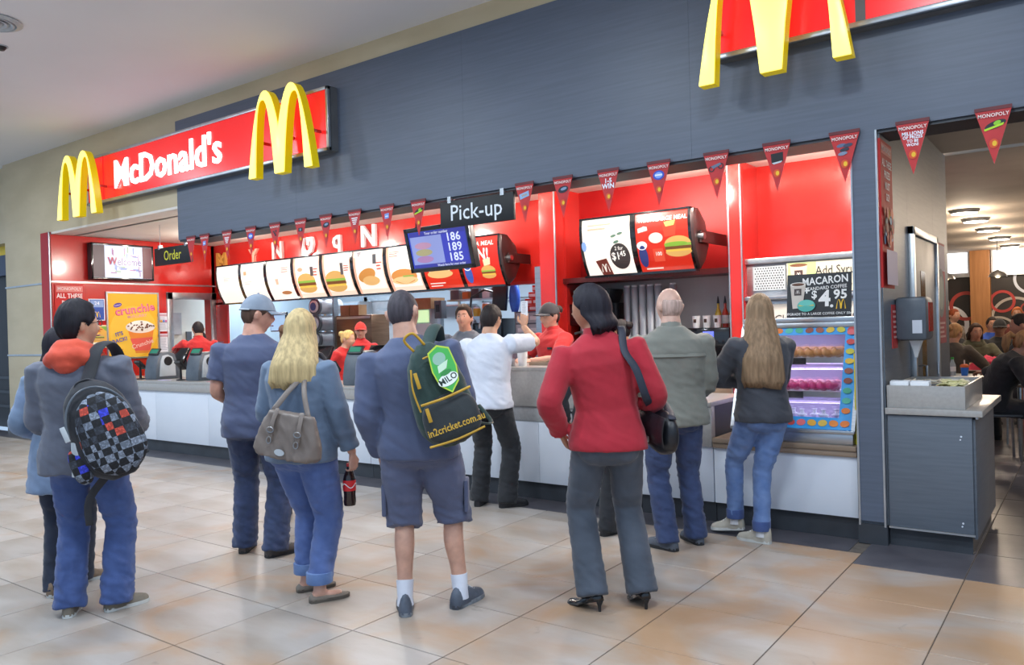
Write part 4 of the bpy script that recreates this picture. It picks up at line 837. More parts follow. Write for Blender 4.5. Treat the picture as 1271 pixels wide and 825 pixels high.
t = thing('tube_rack', 'upright steel rack that carries the three round cup tubes', 'rack', (-10.62, 9.05, 1.22)); MB().box(-.24, -.2, 0, .1, 0, 1.0).build('upright', M_chrome, t); MB().box(.2, .24, 0, .1, 0, 1.0).build('upright', M_chrome, t); MB().box(-.24, .24, .02, .09, .96, 1.0).build('crossbar', M_chrome, t)
t = thing('heated_cabinet', 'brown metal heated cabinet behind the worker in the red cap', 'cabinet', (-9.85, 9.0, 1.22)); MB().box(-.42, .42, 0, .4, 0, .56).build('body', mat('bronze_metal', '#8a6a52', .3, .6, col2='#7a5a44', scale=3, stretch=(1, 1, 12)), t, bevel=.006); MB().box(-.4, .4, -.01, .0, .5, .54).build('trim', M_chrome, t)
for k, x in enumerate((-10.08, -9.85)):
    t = thing('cardboard_box', ['tan cardboard box on the brown cabinet beside the cup tubes', 'pale cardboard box on the brown cabinet above the red cap'][k], 'box', (x, 9.1, 1.78)); MB().box(-.105, .105, -.08, .1, 0, .17).build('carton', M_card, t); MB().box(-.106, .106, -.02, .02, .169, .173).build('tape', M_paper, t)
t = thing('steel_shelf', 'high steel shelf along the pale kitchen wall', 'shelf', (-10.8, 11.6, 1.95)); MB().box(-1.2, 1.2, 0, .35, 0, .03).build('board', M_chrome, t); MB().box(-1.2, -1.15, .3, .38, -.3, .0).build('bracket', M_chrome, t); MB().box(1.15, 1.2, .3, .38, -.3, .0).build('bracket', M_chrome, t)
t = thing('wall_cabinet', 'grey kitchen wall cabinet behind the lit menu boards', 'cabinet', (-13.2, 11.55, 1.3)); MB().box(-.7, .7, .05, .44, 0, .85).build('body', M_lgray, t); MB().box(-.68, -.01, .03, .05, .02, .83).build('door', M_kwall, t); MB().box(.01, .68, .03, .05, .02, .83).build('door', M_kwall, t)
t = thing('menu_monitor', 'blue lit kitchen monitor seen between the blue cap and the long hair', 'screen', (-11.75, 8.95, 1.72)); MB().box(-.22, .22, 0, .05, -.17, .17).build('casing', M_blackg, t, bevel=.005); MB().box(-.2, .2, -.004, 0, -.15, .15).build('display', mat('pale_monitor', '#9cc4ec', .3, emis=.8, ecol='#a8d0f4', col2='#94bce6', scale=3), t); MB().box(-.03, .03, .05, .12, -.5, .1).build('stand', M_black, t)
t = thing('order_printer', 'cardboard topped printer unit with a green lit panel behind the pick-up counter', 'printer', (-8.28, 8.95, 1.22)); MB().box(-.17, .17, .02, .3, 0, .60).build('body', M_lgray, t, bevel=.006); MB().box(-.19, .19, -.0, .32, .60, .77).build('carton_top', M_card, t); MB().box(-.13, .13, -.0, .02, .40, .585).build('lit_panel', mat('green_panel', '#c8ecb0', .4, emis=.8, ecol='#d0f4b8', col2='#bee4a6', scale=3), t); MB().box(-.17, .17, -.03, .02, .0, .38).build('paper_stack', M_paper, t)
t = thing('timer_box', 'small grey timer box with a dark dial beside the printer unit', 'timer', (-7.98, 8.98, 1.22)); MB().box(-.07, .07, 0, .12, .45, .72).build('body', M_grayp, t, bevel=.005); MB().box(-.03, .03, .02, .1, 0, .45).build('stem', M_chrome, t); MB().box(-.035, .035, -.006, 0, .55, .66).build('dial', M_black, t)
t = thing('drinks_tower', 'black and steel drinks tower with curved taps behind the man in the white shirt', 'machine', (-7.15, 9.0, 1.22)); MB().box(-.45, .30, .05, .4, 0, .42).build('body', M_blackg, t, bevel=.01); MB().box(-.45, .30, .0, .06, .36, .46).build('tap_rail', M_chrome, t)
for x in (-.3, -.15, 0, .15): MB().tube([(x, .05, .42), (x, -.02, .40), (x, -.06, .34), (x, -.06, .28)], .016, 8).build('tap', M_chrome, t)
MB().tube([(-.4, .2, .46), (-.35, .2, .75), (-.1, .2, .85), (.1, .2, .8), (.18, .2, .6)], .018, 8).build('hose', M_black, t)
for k, (x, c, h) in enumerate([(-7.62, '#c87a3c', .16), (-7.45, '#e0c23c', .16), (-7.28, '#dc7a3a', .22)]):
    t = thing('juice_jug', ['brown', 'yellow', 'orange'][k] + ' jug standing on the drinks tower in the kitchen', 'jug', (x+.05, 9.2, 1.64), 0, 'jugs on the drinks tower'); MB().lathe([(.05, 0), (.06, h*.8), (.055, h)], n=16).build('body', mat('jug_'+c.lstrip('#'), c, .4, col2=c, scale=5), t); MB().lathe([(.058, h), (.05, h+.02)], n=16).build('lid', M_white, t)
t = thing('kitchen_screen', 'black kitchen display seen from behind beside the blue bag', 'screen', (-6.78, 8.95, 1.93)); MB().box(-.12, .12, -.02, .03, -.18, .19, Matrix.Rotation(R(6), 4, 'Y')).build('casing', M_black, t, bevel=.008); MB().cyl((0, .05, .1), (0, .05, 1.05), .018, 10).build('ceiling_pole', M_chrome, t)
t = thing('blue_bag', 'crumpled bright blue bag hanging beside the black kitchen display', 'bag', (-6.56, 9.0, 1.72))
rings = [[((.04+.05*math.sin(PI*k/8)**.7+.012*noise.noise(Vector((k, i, 3))))*math.cos(2*PI*i/14), .05*math.sin(2*PI*i/14), .05*k) for i in range(14)] for k in range(9)]; MB().loft(rings).build('sack', mat('blue_plastic', '#2f6fe0', .35, col2='#2a62cc', scale=12), t); MB().tube([(0, 0, .39), (.02, 0, .48), (-.02, 0, .55)], .008, 6).build('drawstring', M_lgray, t)
t = thing('drawer_unit', 'grey drawer unit with white label fronts beside the red pier', 'drawers', (-6.2, 8.95, 1.22)); MB().box(-.33, .33, .02, .4, 0, .50).build('carcass', M_grayp, t)
for i in range(3):
    for j in range(3): MB().box(-.31+.21*i, -.12+.21*i, .0, .02, .02+.16*j, .16+.16*j).build('drawer', M_lgray, t).name; MB().box(-.28+.21*i, -.15+.21*i, -.004, .0, .06+.16*j, .11+.16*j).build('label_strip', M_paper, t)
MC = mat('red_carton', '#d8402c', .6, col2='#cc3624', scale=5)
k = 0
for row, z in ((4, 1.72), (3, 1.81), (2, 1.90), (1, 1.99)):
    for i in range(row):
        x = -6.46+.13*i+.065*(4-row)+.05; k += 1
        t = thing('food_carton', 'red and white carton on the drawer unit, %s in the %s row' % (nth[i], ['lowest', 'second lowest', 'second highest', 'top'][4-row]), 'carton', (x, 9.08, z), 0, 'red cartons on the drawer unit'); MB().box(-.06, .06, -.05, .08, 0, .085).build('carton', MC, t); MB().box(-.05, .05, -.052, -.05, .02, .06).build('front_label', M_paper, t)
t = thing('container_shelf', 'narrow steel shelf above the drinks tower in the kitchen', 'shelf', (-7.45, 9.3, 1.93)); MB().box(-.62, .5, 0, .3, 0, .025).build('board', M_chrome, t); MB().box(-.62, -.59, .26, .3, -.71, .5).build('upright', M_chrome, t); MB().box(.47, .5, .26, .3, -.71, .5).build('upright', M_chrome, t)
for k, (x, c, h, w_) in enumerate([(-7.95, '#5a6068', .14, .09), (-7.74, '#c8722e', .11, .06), (-7.55, '#3e434a', .17, .08), (-7.34, '#dfe2e4', .12, .07), (-7.14, '#4a5058', .15, .09)]):
    t = thing('storage_tub', ['dark grey', 'orange', 'charcoal', 'white', 'slate grey'][k]+' tub on the narrow kitchen shelf, '+nth[k]+' from the printer unit', 'tub', (x, 9.42, 1.955), 0, 'tubs on the kitchen shelf'); MB().box(-w_, w_, -.08, .08, 0, h).build('tub_wall', mat('tub_'+c.lstrip('#'), c, .5, col2=c, scale=6), t, bevel=.01); MB().box(-w_-.008, w_+.008, -.088, .088, h, h+.015).build('lid', M_lgray, t, bevel=.004)
t = thing('pipe_rail', 'thin steel utensil rail on the pale kitchen wall', 'rail', (-8.4, 11.9, 2.05)); MB().cyl((-1.2, 0, 0), (1.2, 0, 0), .015, 8).build('rail', M_chrome, t)
for i in range(6): MB().tube([(-1.0+.4*i, 0, 0), (-1.0+.4*i, -.04, -.05), (-1.0+.4*i, -.03, -.18)], .008, 6).build('hook', M_black, t)
for x in (-1.1, 1.1): MB().box(x-.02, x+.02, -.01, .09, -.02, .02).build('bracket', M_chrome, t)

# ------------------------------------------------------------------ condiment counter at the dining room entrance
cc = thing('condiment_counter', 'charcoal condiment counter with a pale grey top at the dining room entrance', 'counter', (-1.125, 5.62, 0))
MB().box(0, .485, .025, 1.12, .13, .865).build('carcass', M_dk, cc); MB().box(0, .475, .05, 1.10, 0, .13).build('kick_board', M_kick, cc); MB().box(.012, .49, .0, .025, .135, .86).build('front_panel', M_dk, cc, bevel=.002)
MB().box(.005, .495, -.004, .004, .122, .134).build('silver_trim', M_alu, cc); MB().box(.485, .505, .03, 1.10, .10, .845).build('side_door', M_dk, cc, bevel=.003); MB().box(.505, .52, .05, .6, .845, .857).build('door_pull', M_chrome, cc)
MB().box(-.0, .55, -.02, 1.16, .865, .905).build('worktop', M_gray, cc, bevel=.004)
for z in (.2, .74): MB().cyl((.43, -.003, z), (.43, .0, z), .006, 8).build('screw_cap', M_white, cc); MB().cyl((.425, -.003, z-.02), (.425, .0, z-.02), .005, 8).build('screw_cap', M_white, cc)
tr = thing('condiment_tray', 'grey divided tray box of napkins and sachets on the condiment counter', 'tray', (-1.12, 5.64, .905))
f = MB().box(0, .45, 0, .015, 0, .145).box(0, .45, .9, .915, 0, .145).box(0, .015, .015, .9, 0, .145).box(.435, .45, .015, .9, 0, .145); f.build('wall', M_gray, tr, bevel=.003); MB().box(.015, .435, .015, .9, 0, .02).build('base', M_gray, tr)
MB().box(.015, .435, .30, .31, 0, .14).build('divider', M_chrome, tr); MB().box(.015, .435, .60, .61, 0, .14).build('divider', M_chrome, tr); MB().box(.28, .29, .015, .3, 0, .14).build('divider', M_chrome, tr)
for k, (x, y) in enumerate([(-1.05, 5.72), (-.93, 5.72)]):
    t = thing('napkin_stack', ['block of white napkins at the wall end of the condiment tray', 'second block of white napkins in the condiment tray'][k], 'napkins', (x, y, .926)); MB().box(-.055, .055, -.05, .05, 0, .15).build('block', M_paper, t, bevel=.004); MB().box(-.056, .056, -.002, .002, .0, .152).build('wrapper', M_white, t)
SM = mat('cream_sachet', '#dcd6a4', .5, col2='#cfc890', scale=20); rnd = random.Random(3); sm_ = MB()
for i in range(90):
    x, y, z = rnd.uniform(.31, .42), rnd.uniform(.03, .28), rnd.uniform(.10, .165)
    sm_.box(-.028, .028, -.018, .018, -.003, .003, Matrix.Translation((x, y, z)) @ Matrix.Rotation(rnd.uniform(0, PI), 4, 'Z') @ Matrix.Rotation(rnd.uniform(-.7, .7), 4, 'X'))
o = sm_.build('sugar_sachets', SM); o.location = (-1.12, 5.64, .905); tag(o, 'loose heap of cream sachets in the condiment tray', 'sachets', None, 'stuff')
sm_ = MB()
for i in range(120):
    x, y, z = rnd.uniform(.04, .42), rnd.uniform(.33, .58), rnd.uniform(.06, .15)
    sm_.box(-.028, .028, -.018, .018, -.003, .003, Matrix.Translation((x, y, z)) @ Matrix.Rotation(rnd.uniform(0, PI), 4, 'Z') @ Matrix.Rotation(rnd.uniform(-.7, .7), 4, 'X'))
o = sm_.build('sauce_sachets', mat('pale_sachet', '#e4e0d0', .5, col2='#d8c8b0', scale=20)); o.location = (-1.12, 5.64, .905); tag(o, 'heap of pale sauce sachets further back in the condiment tray', 'sachets', None, 'stuff')
# paper towel dispenser on the wall
t = thing('towel_dispenser', 'grey paper towel dispenser on the charcoal wall above the condiment counter', 'dispenser', (-1.128, 6.13, 1.33))
MB().box(0, .20, -.13, .13, 0, .30).build('body', M_grayp, t, bevel=.03); MB().box(.11, .17, -.133, -.128, .05, .14).build('label', M_white, t); MB().box(.198, .204, -.06, .10, .06, .26).build('side_label', M_red, t)
MB().loft([[(.07, -.05, 0.01), (.15, -.05, .01), (.15, .06, .01), (.07, .06, .01)], [(.09, -.03, -.06), (.13, -.03, -.06), (.13, .05, -.05), (.09, .05, -.05)], [(.10, .0, -.12), (.115, .0, -.12), (.115, .015, -.12), (.10, .015, -.12)]]).build('paper_tail', M_paper, t)
# posters and door of that wall
t = poster('prize_banner', 'tall red prize banner with white lettering on the charcoal wall by the pillar', side(-1.124, 5.83, 2.18), .36, .98, '#c0302e'); p = Print()
p.rect(-.16, .40, .16, .47, '#e07a70'); p.text('MONOPOLY', 0, .435, .055, '#f6e6e0', .01, sx=.9)
for i, s_ in enumerate(['ALL THESE', 'PRIZES', 'MUST', 'GO!']): p.text(s_, 0, .34-.075*i, .07, '#f6ece8', .02, sx=.85)
rnd = random.Random(6)
for i in range(26): p.ell(rnd.uniform(-.13, .13), rnd.uniform(-.2, .04), .04, .03, rnd.choice(['#7a2a2a', '#d8a03c', '#4a4a5c', '#e05a3c', '#8aa0b8', '#b8342c']), n=10, rot=rnd.uniform(0, 180))
p.rect(-.17, -.47, .17, -.24, '#c8b8c8'); p.build(t)
t = poster('small_red_notice', 'narrow red notice below the tall prize banner', side(-1.124, 5.98, 1.43), .18, .30, '#b83a3a', 'notice'); p = Print(); p.lines(-.07, .07, .11, 6, .035, .015, '#dca09a'); p.build(t)
t = poster('toy_poster', 'faded red poster with a grey oval on the wall past the service door', side(-1.124, 8.03, 1.70), .52, .90, '#a8525a'); p = Print()
p.rect(-.24, .2, .24, .43, '#a8a0b4'); p.ell(0, .0, .2, .22, '#7c8484'); p.ell(0, .0, .13, .15, '#a4aca4'); p.lines(-.2, .2, -.26, 4, .04, .018, '#d0a8a4'); p.build(t)
door_3 = thing('door_3', None, None, (-1.128, 7.125, 0)); door_3['kind'] = 'structure'
MB().box(-.005, .02, -.50, .50, 0, 2.11).build('door_leaf', M_grayp, door_3, bevel=.002)
f = MB().box(-.01, .04, -.57, -.51, 0, 2.17).box(-.01, .04, .51, .57, 0, 2.17).box(-.01, .04, -.57, .57, 2.11, 2.17); f.build('door_frame', M_alu, door_3, bevel=.003)
MB().box(.018, .024, -.2, -.02, .95, 1.85).build('glazing', mat('amber_glass', '#8a6a3c', .15, col2='#7e6036', scale=3), door_3); MB().tube([(.02, -.4, .9), (.08, -.4, .9), (.08, -.4, 1.12), (.02, -.4, 1.12)], .011, 8).build('door_handle', M_chrome, door_3)
for z in (.3, 1.05, 1.8): MB().cyl((.025, .505, z-.05), (.025, .505, z+.05), .012, 8).build('hinge', M_chrome, door_3)
# ------------------------------------------------------------------ dining room furniture
def table(x, y, w, d, lb, rot=0):
    t = thing('dining_table', lb, 'table', (x, y, 0), rot, 'dining tables'); MB().box(-w/2, w/2, -d/2, d/2, .725, .755).build('tabletop', M_lgray, t, bevel=.006); MB().box(-w/2-.004, w/2+.004, -d/2-.004, d/2+.004, .728, .75).build('edge_band', M_woodg, t)
    for sx in (-1, 1):
        for sy in (-1, 1): MB().cyl((sx*(w/2-.08), sy*(d/2-.08), 0), (sx*(w/2-.08), sy*(d/2-.08), .726), .022, 10).build('leg', M_chrome, t)
def chair(x, y, rot, lb, c='#3a3c42'):
    m = mat('chair_'+c.lstrip('#'), c, .4, col2=c, scale=5)
    t = thing('dining_chair', lb, 'chair', (x, y, 0), rot, 'dining chairs'); MB().box(-.2, .2, -.2, .2, .45, .48).build('seat', m, t, bevel=.012); MB().box(-.2, .2, -.23, -.2, .55, .85, Matrix.Rotation(R(6), 4, 'X')).build('backrest', m, t, bevel=.01)
    for sx in (-1, 1):
        MB().tube([(sx*.17, .18, 0), (sx*.17, .17, .44)], .013, 8).build('leg', M_chrome, t); MB().tube([(sx*.17, -.2, 0), (sx*.17, -.19, .44), (sx*.17, -.17, .6)], .013, 8).build('leg', M_chrome, t)
table(-.35, 10.15, .8, .7, 'grey dining table in front of the person in the black coat')
table(-1.38, 11.28, .75, .6, 'grey dining table holding the green capped bottle and the blue tumbler')
table(-1.18, 12.58, .8, .6, 'grey dining table with the bright pink jacket on it')
table(-.3, 14.6, 1.0, .8, 'grey dining table deep in the dining room among the crowd')
table(-2.2, 17.0, 1.2, .8, 'farthest visible dining table near the ring mural')
t = thing('water_bottle', 'clear water bottle with a green cap on the dining table', 'bottle', (-1.46, 11.2, .755)); MB().lathe([(.033, 0), (.036, .02), (.036, .13), (.02, .17), (.015, .2)], n=16).build('bottle_wall', mat('clear_plastic', '#cfe0ea', .1, alpha=.6, col2='#c6d8e4', scale=5), t); MB().lathe([(.018, .2), (.018, .225)], n=14).build('cap', mat('green_cap', '#3cb44a', .4, col2='#34a842', scale=5), t); MB().lathe([(.0365, .05), (.0365, .11)], n=16, cap=False).build('label', M_paper, t)
t = thing('drink_tumbler', 'blue drink tumbler with an orange lid on the dining table', 'cup', (-1.33, 11.2, .755)); MB().lathe([(.035, 0), (.045, .1)], n=16).build('cup_wall', mat('bright_blue', '#2f7ae0', .4, col2='#2a70d2', scale=5), t); MB().lathe([(.05, .1), (.05, .125), (.03, .14)], n=16).build('lid', mat('orange_lid', '#e07040', .4, col2='#d46636', scale=5), t); MB().cyl((0, 0, .13), (0, 0, .19), .008, 8).build('straw', M_paper, t)
t = thing('pink_jacket', 'crumpled bright pink jacket lying on the dining table', 'jacket', (-1.20, 12.55, .755)); 
bm_ = MB(); n_ = 18; gridv = [[(.27*(i/n_-.5)*2, .24*(j/n_-.5)*2, max(0, .17*(1-((i/n_-.5)*2)**2)*(1-((j/n_-.5)*2)**2)+.06*noise.noise(Vector((i*.4, j*.4, 1))))) for i in range(n_+1)] for j in range(n_+1)]
bm_.add([v for r_ in gridv for v in r_], [(j*(n_+1)+i, j*(n_+1)+i+1, (j+1)*(n_+1)+i+1, (j+1)*(n_+1)+i) for j in range(n_) for i in range(n_)]); bm_.build('cloth', mat('pink_cloth', '#d8385c', .8, col2='#c42c50', scale=8), t, smooth=70); MB().tube([(-.1, -.2, .09), (.0, -.22, .11), (.12, -.2, .09)], .02, 8).build('collar', MATS['pink_cloth'], t)
def pendant(x, y, z, lb):
    t = thing('pendant_lamp', lb, 'lamp', (x, y, z), 0, 'chrome pendant lamps'); MB().cyl((0, 0, .1), (0, 0, 3.0-z), .006, 6).build('cord', M_black, t); MB().lathe([(.17, 0), (.15, .05), (.10, .1), (.04, .13), (.02, .14)], n=20, cap=False).build('shade', M_chrome, t); MB().sphere((0, 0, .02), .05, n=12, m=8).build('bulb', mat('pendant_bulb', '#ffe8c0', .4, emis=3, ecol='#ffe4b4', col2='#ffe6bc', scale=2), t)
pendant(-2.55, 19.0, 2.27, 'chrome pendant lamp in front of the white ring mural'); pendant(-1.62, 19.0, 2.27, 'chrome pendant lamp just past the timber post')
# ------------------------------------------------------------------ people
def V(*a): return Vector(a)
def smooth_path(pts, rad, sub=4):
    P, Q = [], []; n = len(pts)
    for i in range(n-1):
        p0, p1, p2, p3 = pts[max(i-1, 0)], pts[i], pts[i+1], pts[min(i+2, n-1)]
        for k in range(sub):
            t = k/sub; t2 = t*t; t3 = t2*t
            P.append(.5*((2*p1)+(p2-p0)*t+(2*p0-5*p1+4*p2-p3)*t2+(3*p1-p0-3*p2+p3)*t3))
            a, b = rad[i], rad[i+1]; s = t*t*(3-2*t); Q.append(tuple(x*(1-s)+y*s for x, y in zip(a, b)))
    P.append(pts[-1]); Q.append(rad[-1]); return P, Q
def limb(mb, pts, rad, side_axis, n=14, sub=4, flat=False):
    """tube of elliptical rings; rad holds (across, front to back); side_axis is the across direction"""
    rad = [(r, r) if not isinstance(r, tuple) else r for r in rad]
    P, Q = smooth_path([Vector(p) for p in pts], rad, sub); K = len(P); rings = []
    for k in range(K):
        t = (P[min(k+1, K-1)]-P[max(k-1, 0)]).normalized(); x = Vector(side_axis); x = (x-t*x.dot(t)).normalized(); y = t.cross(x)
        rings.append([P[k]+x*(Q[k][0]*math.cos(2*PI*i/n))+y*(Q[k][1]*math.sin(2*PI*i/n)) for i in range(n)])
    # rounded ends
    for e, s in ((0, -1), (-1, 1)):
        if flat and e == -1: continue
        t = (P[0]-P[1]).normalized() if e == 0 else (P[-1]-P[-2]).normalized()
        c = P[e]; r = min(Q[e]); cap = [[c+(v-c)*.6+t*r*.35 for v in rings[e]]]
        if e == 0: rings = cap + rings
        else: rings = rings + cap
    mb.loft(rings)
def ik(a, b, l1, l2, pole):
    d = b-a; L = d.length; mx = (l1+l2)*.999
    if L > mx: b = a+d*(mx/L); d = b-a; L = mx
    u = d/L; c = (l1*l1-l2*l2+L*L)/(2*L); hgt = math.sqrt(max(l1*l1-c*c, 0)); p = Vector(pole); p = (p-u*p.dot(u)).normalized()
    return a+u*c+p*hgt, b
def remesh(mb, voxel, smooth=3, wr=None):
    me = bpy.data.meshes.new('tmp'); me.from_pydata(mb.v, [], mb.f)
    bm = bmesh.new(); bm.from_mesh(me); bmesh.ops.recalc_face_normals(bm, faces=bm.faces); bm.to_mesh(me); bm.free()
    o = bpy.data.objects.new('tmp', me); COL.objects.link(o)
    m = o.modifiers.new('r', 'REMESH'); m.mode = 'VOXEL'; m.voxel_size = voxel; m.use_smooth_shade = True
    if smooth: s = o.modifiers.new('s', 'SMOOTH'); s.factor = .5; s.iterations = smooth
    dg = bpy.context.evaluated_depsgraph_get(); dg.update()
    r = bpy.data.meshes.new_from_object(o.evaluated_get(dg)); bpy.data.objects.remove(o); bpy.data.meshes.remove(me)
    if wr:
        vs = r.vertices; no = [v.normal.copy() for v in vs]
        for v, n in zip(vs, no): v.co += n*wr(v.co)
        r.update()
    r.polygons.foreach_set('use_smooth', [True]*len(r.polygons))
    return r
def link(name, me, mats, parent):
    for m in (mats if isinstance(mats, (list, tuple)) else [mats]): me.materials.append(m)
    me.name = name; o = bpy.data.objects.new(name, me); COL.objects.link(o); o.parent = parent; return o
def folds(amp, fx=7, fz=13, seed=0, zones=()):
    def f(c):
        q = Vector((c.x*fx+seed+c.z*2.5, c.y*fx-c.z*2, c.z*fz+c.x*5)); a = 1-abs(noise.noise(q))*2.2; b = 1-abs(noise.noise(q*2.1+Vector((3, 7, 1))))*2.2
        k = 1
        for (z, w, g) in zones: k += g*math.exp(-((c.z-z)/w)**2)
        return 1.25*amp*k*(.6*a+.4*b-.35)
    return f
def skin_mat(c): return mat('skin_'+c.lstrip('#'), c, .5, col2='#%02x%02x%02x' % tuple(max(0, int(int(c[i:i+2], 16)*.93)) for i in (1, 3, 5)), scale=22, sss=.15, bump=.04)
def cloth(name, c, c2=None, rough=.85, scale=9, bump=.25, bscale=240, **k):
    c2 = c2 or '#%02x%02x%02x' % tuple(max(0, int(int(c[i:i+2], 16)*.86)) for i in (1, 3, 5)); return mat(name, c, rough, col2=c2, scale=scale, bump=bump, bscale=bscale, sheen=k.pop('sheen', .15), **k)
# a head: grid of directions, pushed in and out by feature
HN, HM = 40, 30
def head_point(a, b, off=0, fem=0):
    """a azimuth (0 = face), b elevation"""
    x, y, z = math.sin(a)*math.cos(b), math.cos(a)*math.cos(b), math.sin(b)
    w, d, h = .074, .095, .116
    if z < 0: w *= 1-.30*(-z)**1.6; d *= 1-.10*(-z)**2
    if y < 0: d *= 1+.06*max(0, z+.2)
    if y < 0 and z < -.2: d *= 1-.35*min(1, (-z-.2)/.8)
    g = lambda cx, cz, sx, sz: math.exp(-((a-cx)/sx)**2-((b-cz)/sz)**2)
    e = off
    if y > 0:
        e += .021*g(0, -.22, .15, .16)+.009*g(0, -.02, .11, .2) - .010*(g(.42, .02, .2, .13)+g(-.42, .02, .2, .13)) + .005*(g(.38, .2, .3, .09)+g(-.38, .2, .3, .09))
        e += .007*g(0, -.50, .26, .06)+.006*g(0, -.60, .22, .05)-.004*g(0, -.555, .3, .03)-.004*g(0, -.72, .3, .08)+.012*g(0, -.95, .4, .2)
        e += .004*(g(.6, -.25, .25, .2)+g(-.6, -.25, .25, .2))
    r = Vector((x*w, y*d, z*h)); n = Vector((x, y, z)).normalized()
    return r+n*e
def head_grid(f, n=HN, m=HM):
    return [[f(2*PI*i/n, -PI/2+PI*k/m) for i in range(n)] for k in range(1, m)]
def hair_cover(a, b, style):
    """1 where hair grows"""
    a = (a+PI) % (2*PI)-PI; f = abs(a)
    if style == 'balding':
        lo = -.62 if f > 1.9 else 1.2; hi = .55
        return max(0, min(1, (b-lo)/.12))*max(0, min(1, (hi-b)/.2))
    line = .62 if f < .75 else (.62-(f-.75)*1.6 if f < 1.05 else (.14-(f-1.05)*.6 if f < 1.5 else (.05 if f < 1.75 else .05-(f-1.75)*1.3)))
    line = max(line, -.62)
    if style == 'fringe' and f < .9: line = .30
    return max(0, min(1, (b-line)/.13))
def hair_shell(style, thick, seed=0, strand=.004, top=0):
    def f(a, b):
        c = hair_cover(a, b, style); n = noise.noise(Vector((a*6+seed, b*2.2, seed)))+.5*noise.noise(Vector((a*17, b*5, seed)))
        t = -.012+c*(thick+.012+strand*n+top*max(0, math.sin(b))**2)
        return head_point(a, b, t)
    mb = MB(); g = head_grid(f, 64, 40); mb.loft(g); return mb
def long_hair(length, wid, flare, seed, back=.02, front_y=.02):
    """sheet of hair falling behind the head, thick, with strands"""
    rings = []; n = 60; K = 16
    for k in range(K+1):
        t = k/K; z = .125-(.125+length)*t; head_f = max(0, 1-max(0, (-.10-z))/.05)
        if z > -.02: rx = .090*math.sqrt(max(.02, 1-((z-.0)/.128)**2)) if z > 0 else .09; ry = rx*1.15; yo = -.012
        else: s = min(1, (-z-.02)/max(.01, length-.02)); rx = .09+(wid-.09)*s**.7; ry = .100*(1-s)+.055*s; yo = -.012-(.055+back)*min(1, s*1.7)
        if k == K: rx *= .85; ry *= .7
        ring = []
        for i in range(n):
            a = 2*PI*i/n; st = .0055*noise.noise(Vector((math.cos(a)*9+seed, math.sin(a)*9, z*1.6)))+.003*noise.noise(Vector((math.cos(a)*24+seed, math.sin(a)*24, z*2.5)))
            c, s_ = math.cos(a), math.sin(a)
            y = s_*ry
            if z < .075 and y > 0: y = min(y, front_y+ (.055 if z > .02 else 0)*max(0, (z-.02)/.06)) * (1 if abs(c) > .6 else .2)
            ring.append(((rx+st)*c*1, (y+yo)+st*s_, z + (.045*noise.noise(Vector((c*7, s_*3, seed))) if k == K else 0)))
        rings.append(ring)
    return MB().loft(rings)
def hand_mesh(wrist, d, palm_n, s=1, curl=.5, right=True, fine=True, spread=.04):
    """palm, four fingers and a thumb; d points along the hand, palm_n out of the palm"""
    d = Vector(d).normalized(); n = Vector(palm_n); n = (n-d*n.dot(d)).normalized(); x = d.cross(n)*(1 if right else -1)    # x towards the thumb
    mb = MB(); w = Vector(wrist)
    rings = []
    for t, rx, rn in ((-.03, .026, .020), (.0, .027, .019), (.03, .036, .017), (.065, .041, .016), (.088, .039, .013), (.094, .034, .009)):
        rings.append([w+d*(t*s)+x*(rx*s*math.cos(2*PI*i/14))+n*(rn*s*math.sin(2*PI*i/14)) for i in range(14)])
    mb.loft(rings)
    for k, (off, ln, r) in enumerate(((.030, .072, .0085), (.0105, .080, .0088), (-.0095, .074, .0084), (-.029, .058, .0074))):
        p = w+d*(.082*s)+x*(off*s); dd = (d+x*(spread*(1.5-k))).normalized(); pts = [p-d*.012*s, p]; rs = [r*s, r*1.05*s]
        ang = 0
        for j, fr in enumerate((.45, .32, .23)):
            ang += curl*(.9, 1.15, .8)[j]; q = pts[-1]+(dd*math.cos(ang)+n*math.sin(ang))*(ln*fr*s); pts.append(q); rs.append(r*s*(1.0, .92, .72)[j])
        pts.append(pts[-1]+(pts[-1]-pts[-2]).normalized()*.004*s); rs.append(r*.35*s)
        mb.tube(pts, rs, 8)
    p = w+d*(.022*s)+x*(.024*s); tdir = (d*.62+x*.72+n*.30).normalized(); q1 = p+tdir*.042*s; q2 = q1+(d*.85+x*.25+n*(.25+.4*curl)).normalized()*.033*s; q3 = q2+(d*.85+n*(.2+.6*curl)-x*.1).normalized()*.024*s
    mb.tube([p-tdir*.008*s, p, q1, q2, q3, q3+(q3-q2).normalized()*.004*s], [.013*s, .0135*s, .0115*s, .0102*s, .0075*s, .003*s], 8)
    return mb
SHIRT_R = [(.80, .172, .122, -.012), (.90, .178, .126, -.014), (1.0, .165, .116, -.006), (1.08, .156, .112, .002), (1.2, .164, .122, .004), (1.32, .178, .128, .0), (1.40, .176, .112, -.006), (1.445, .135, .085, -.012), (1.475, .085, .066, -.014), (1.50, .062, .060, -.010)]
BODY_R = [(.84, .12, .09, -.005), (.87, .158, .115, -.012), (.93, .168, .120, -.014), (1.02, .150, .108, -.004), (1.08, .144, .104, .002), (1.2, .154, .114, .004), (1.32, .170, .120, .0), (1.40, .168, .104, -.006), (1.44, .120, .078, -.012), (1.47, .075, .062, -.014), (1.50, .055, .056, -.010)]
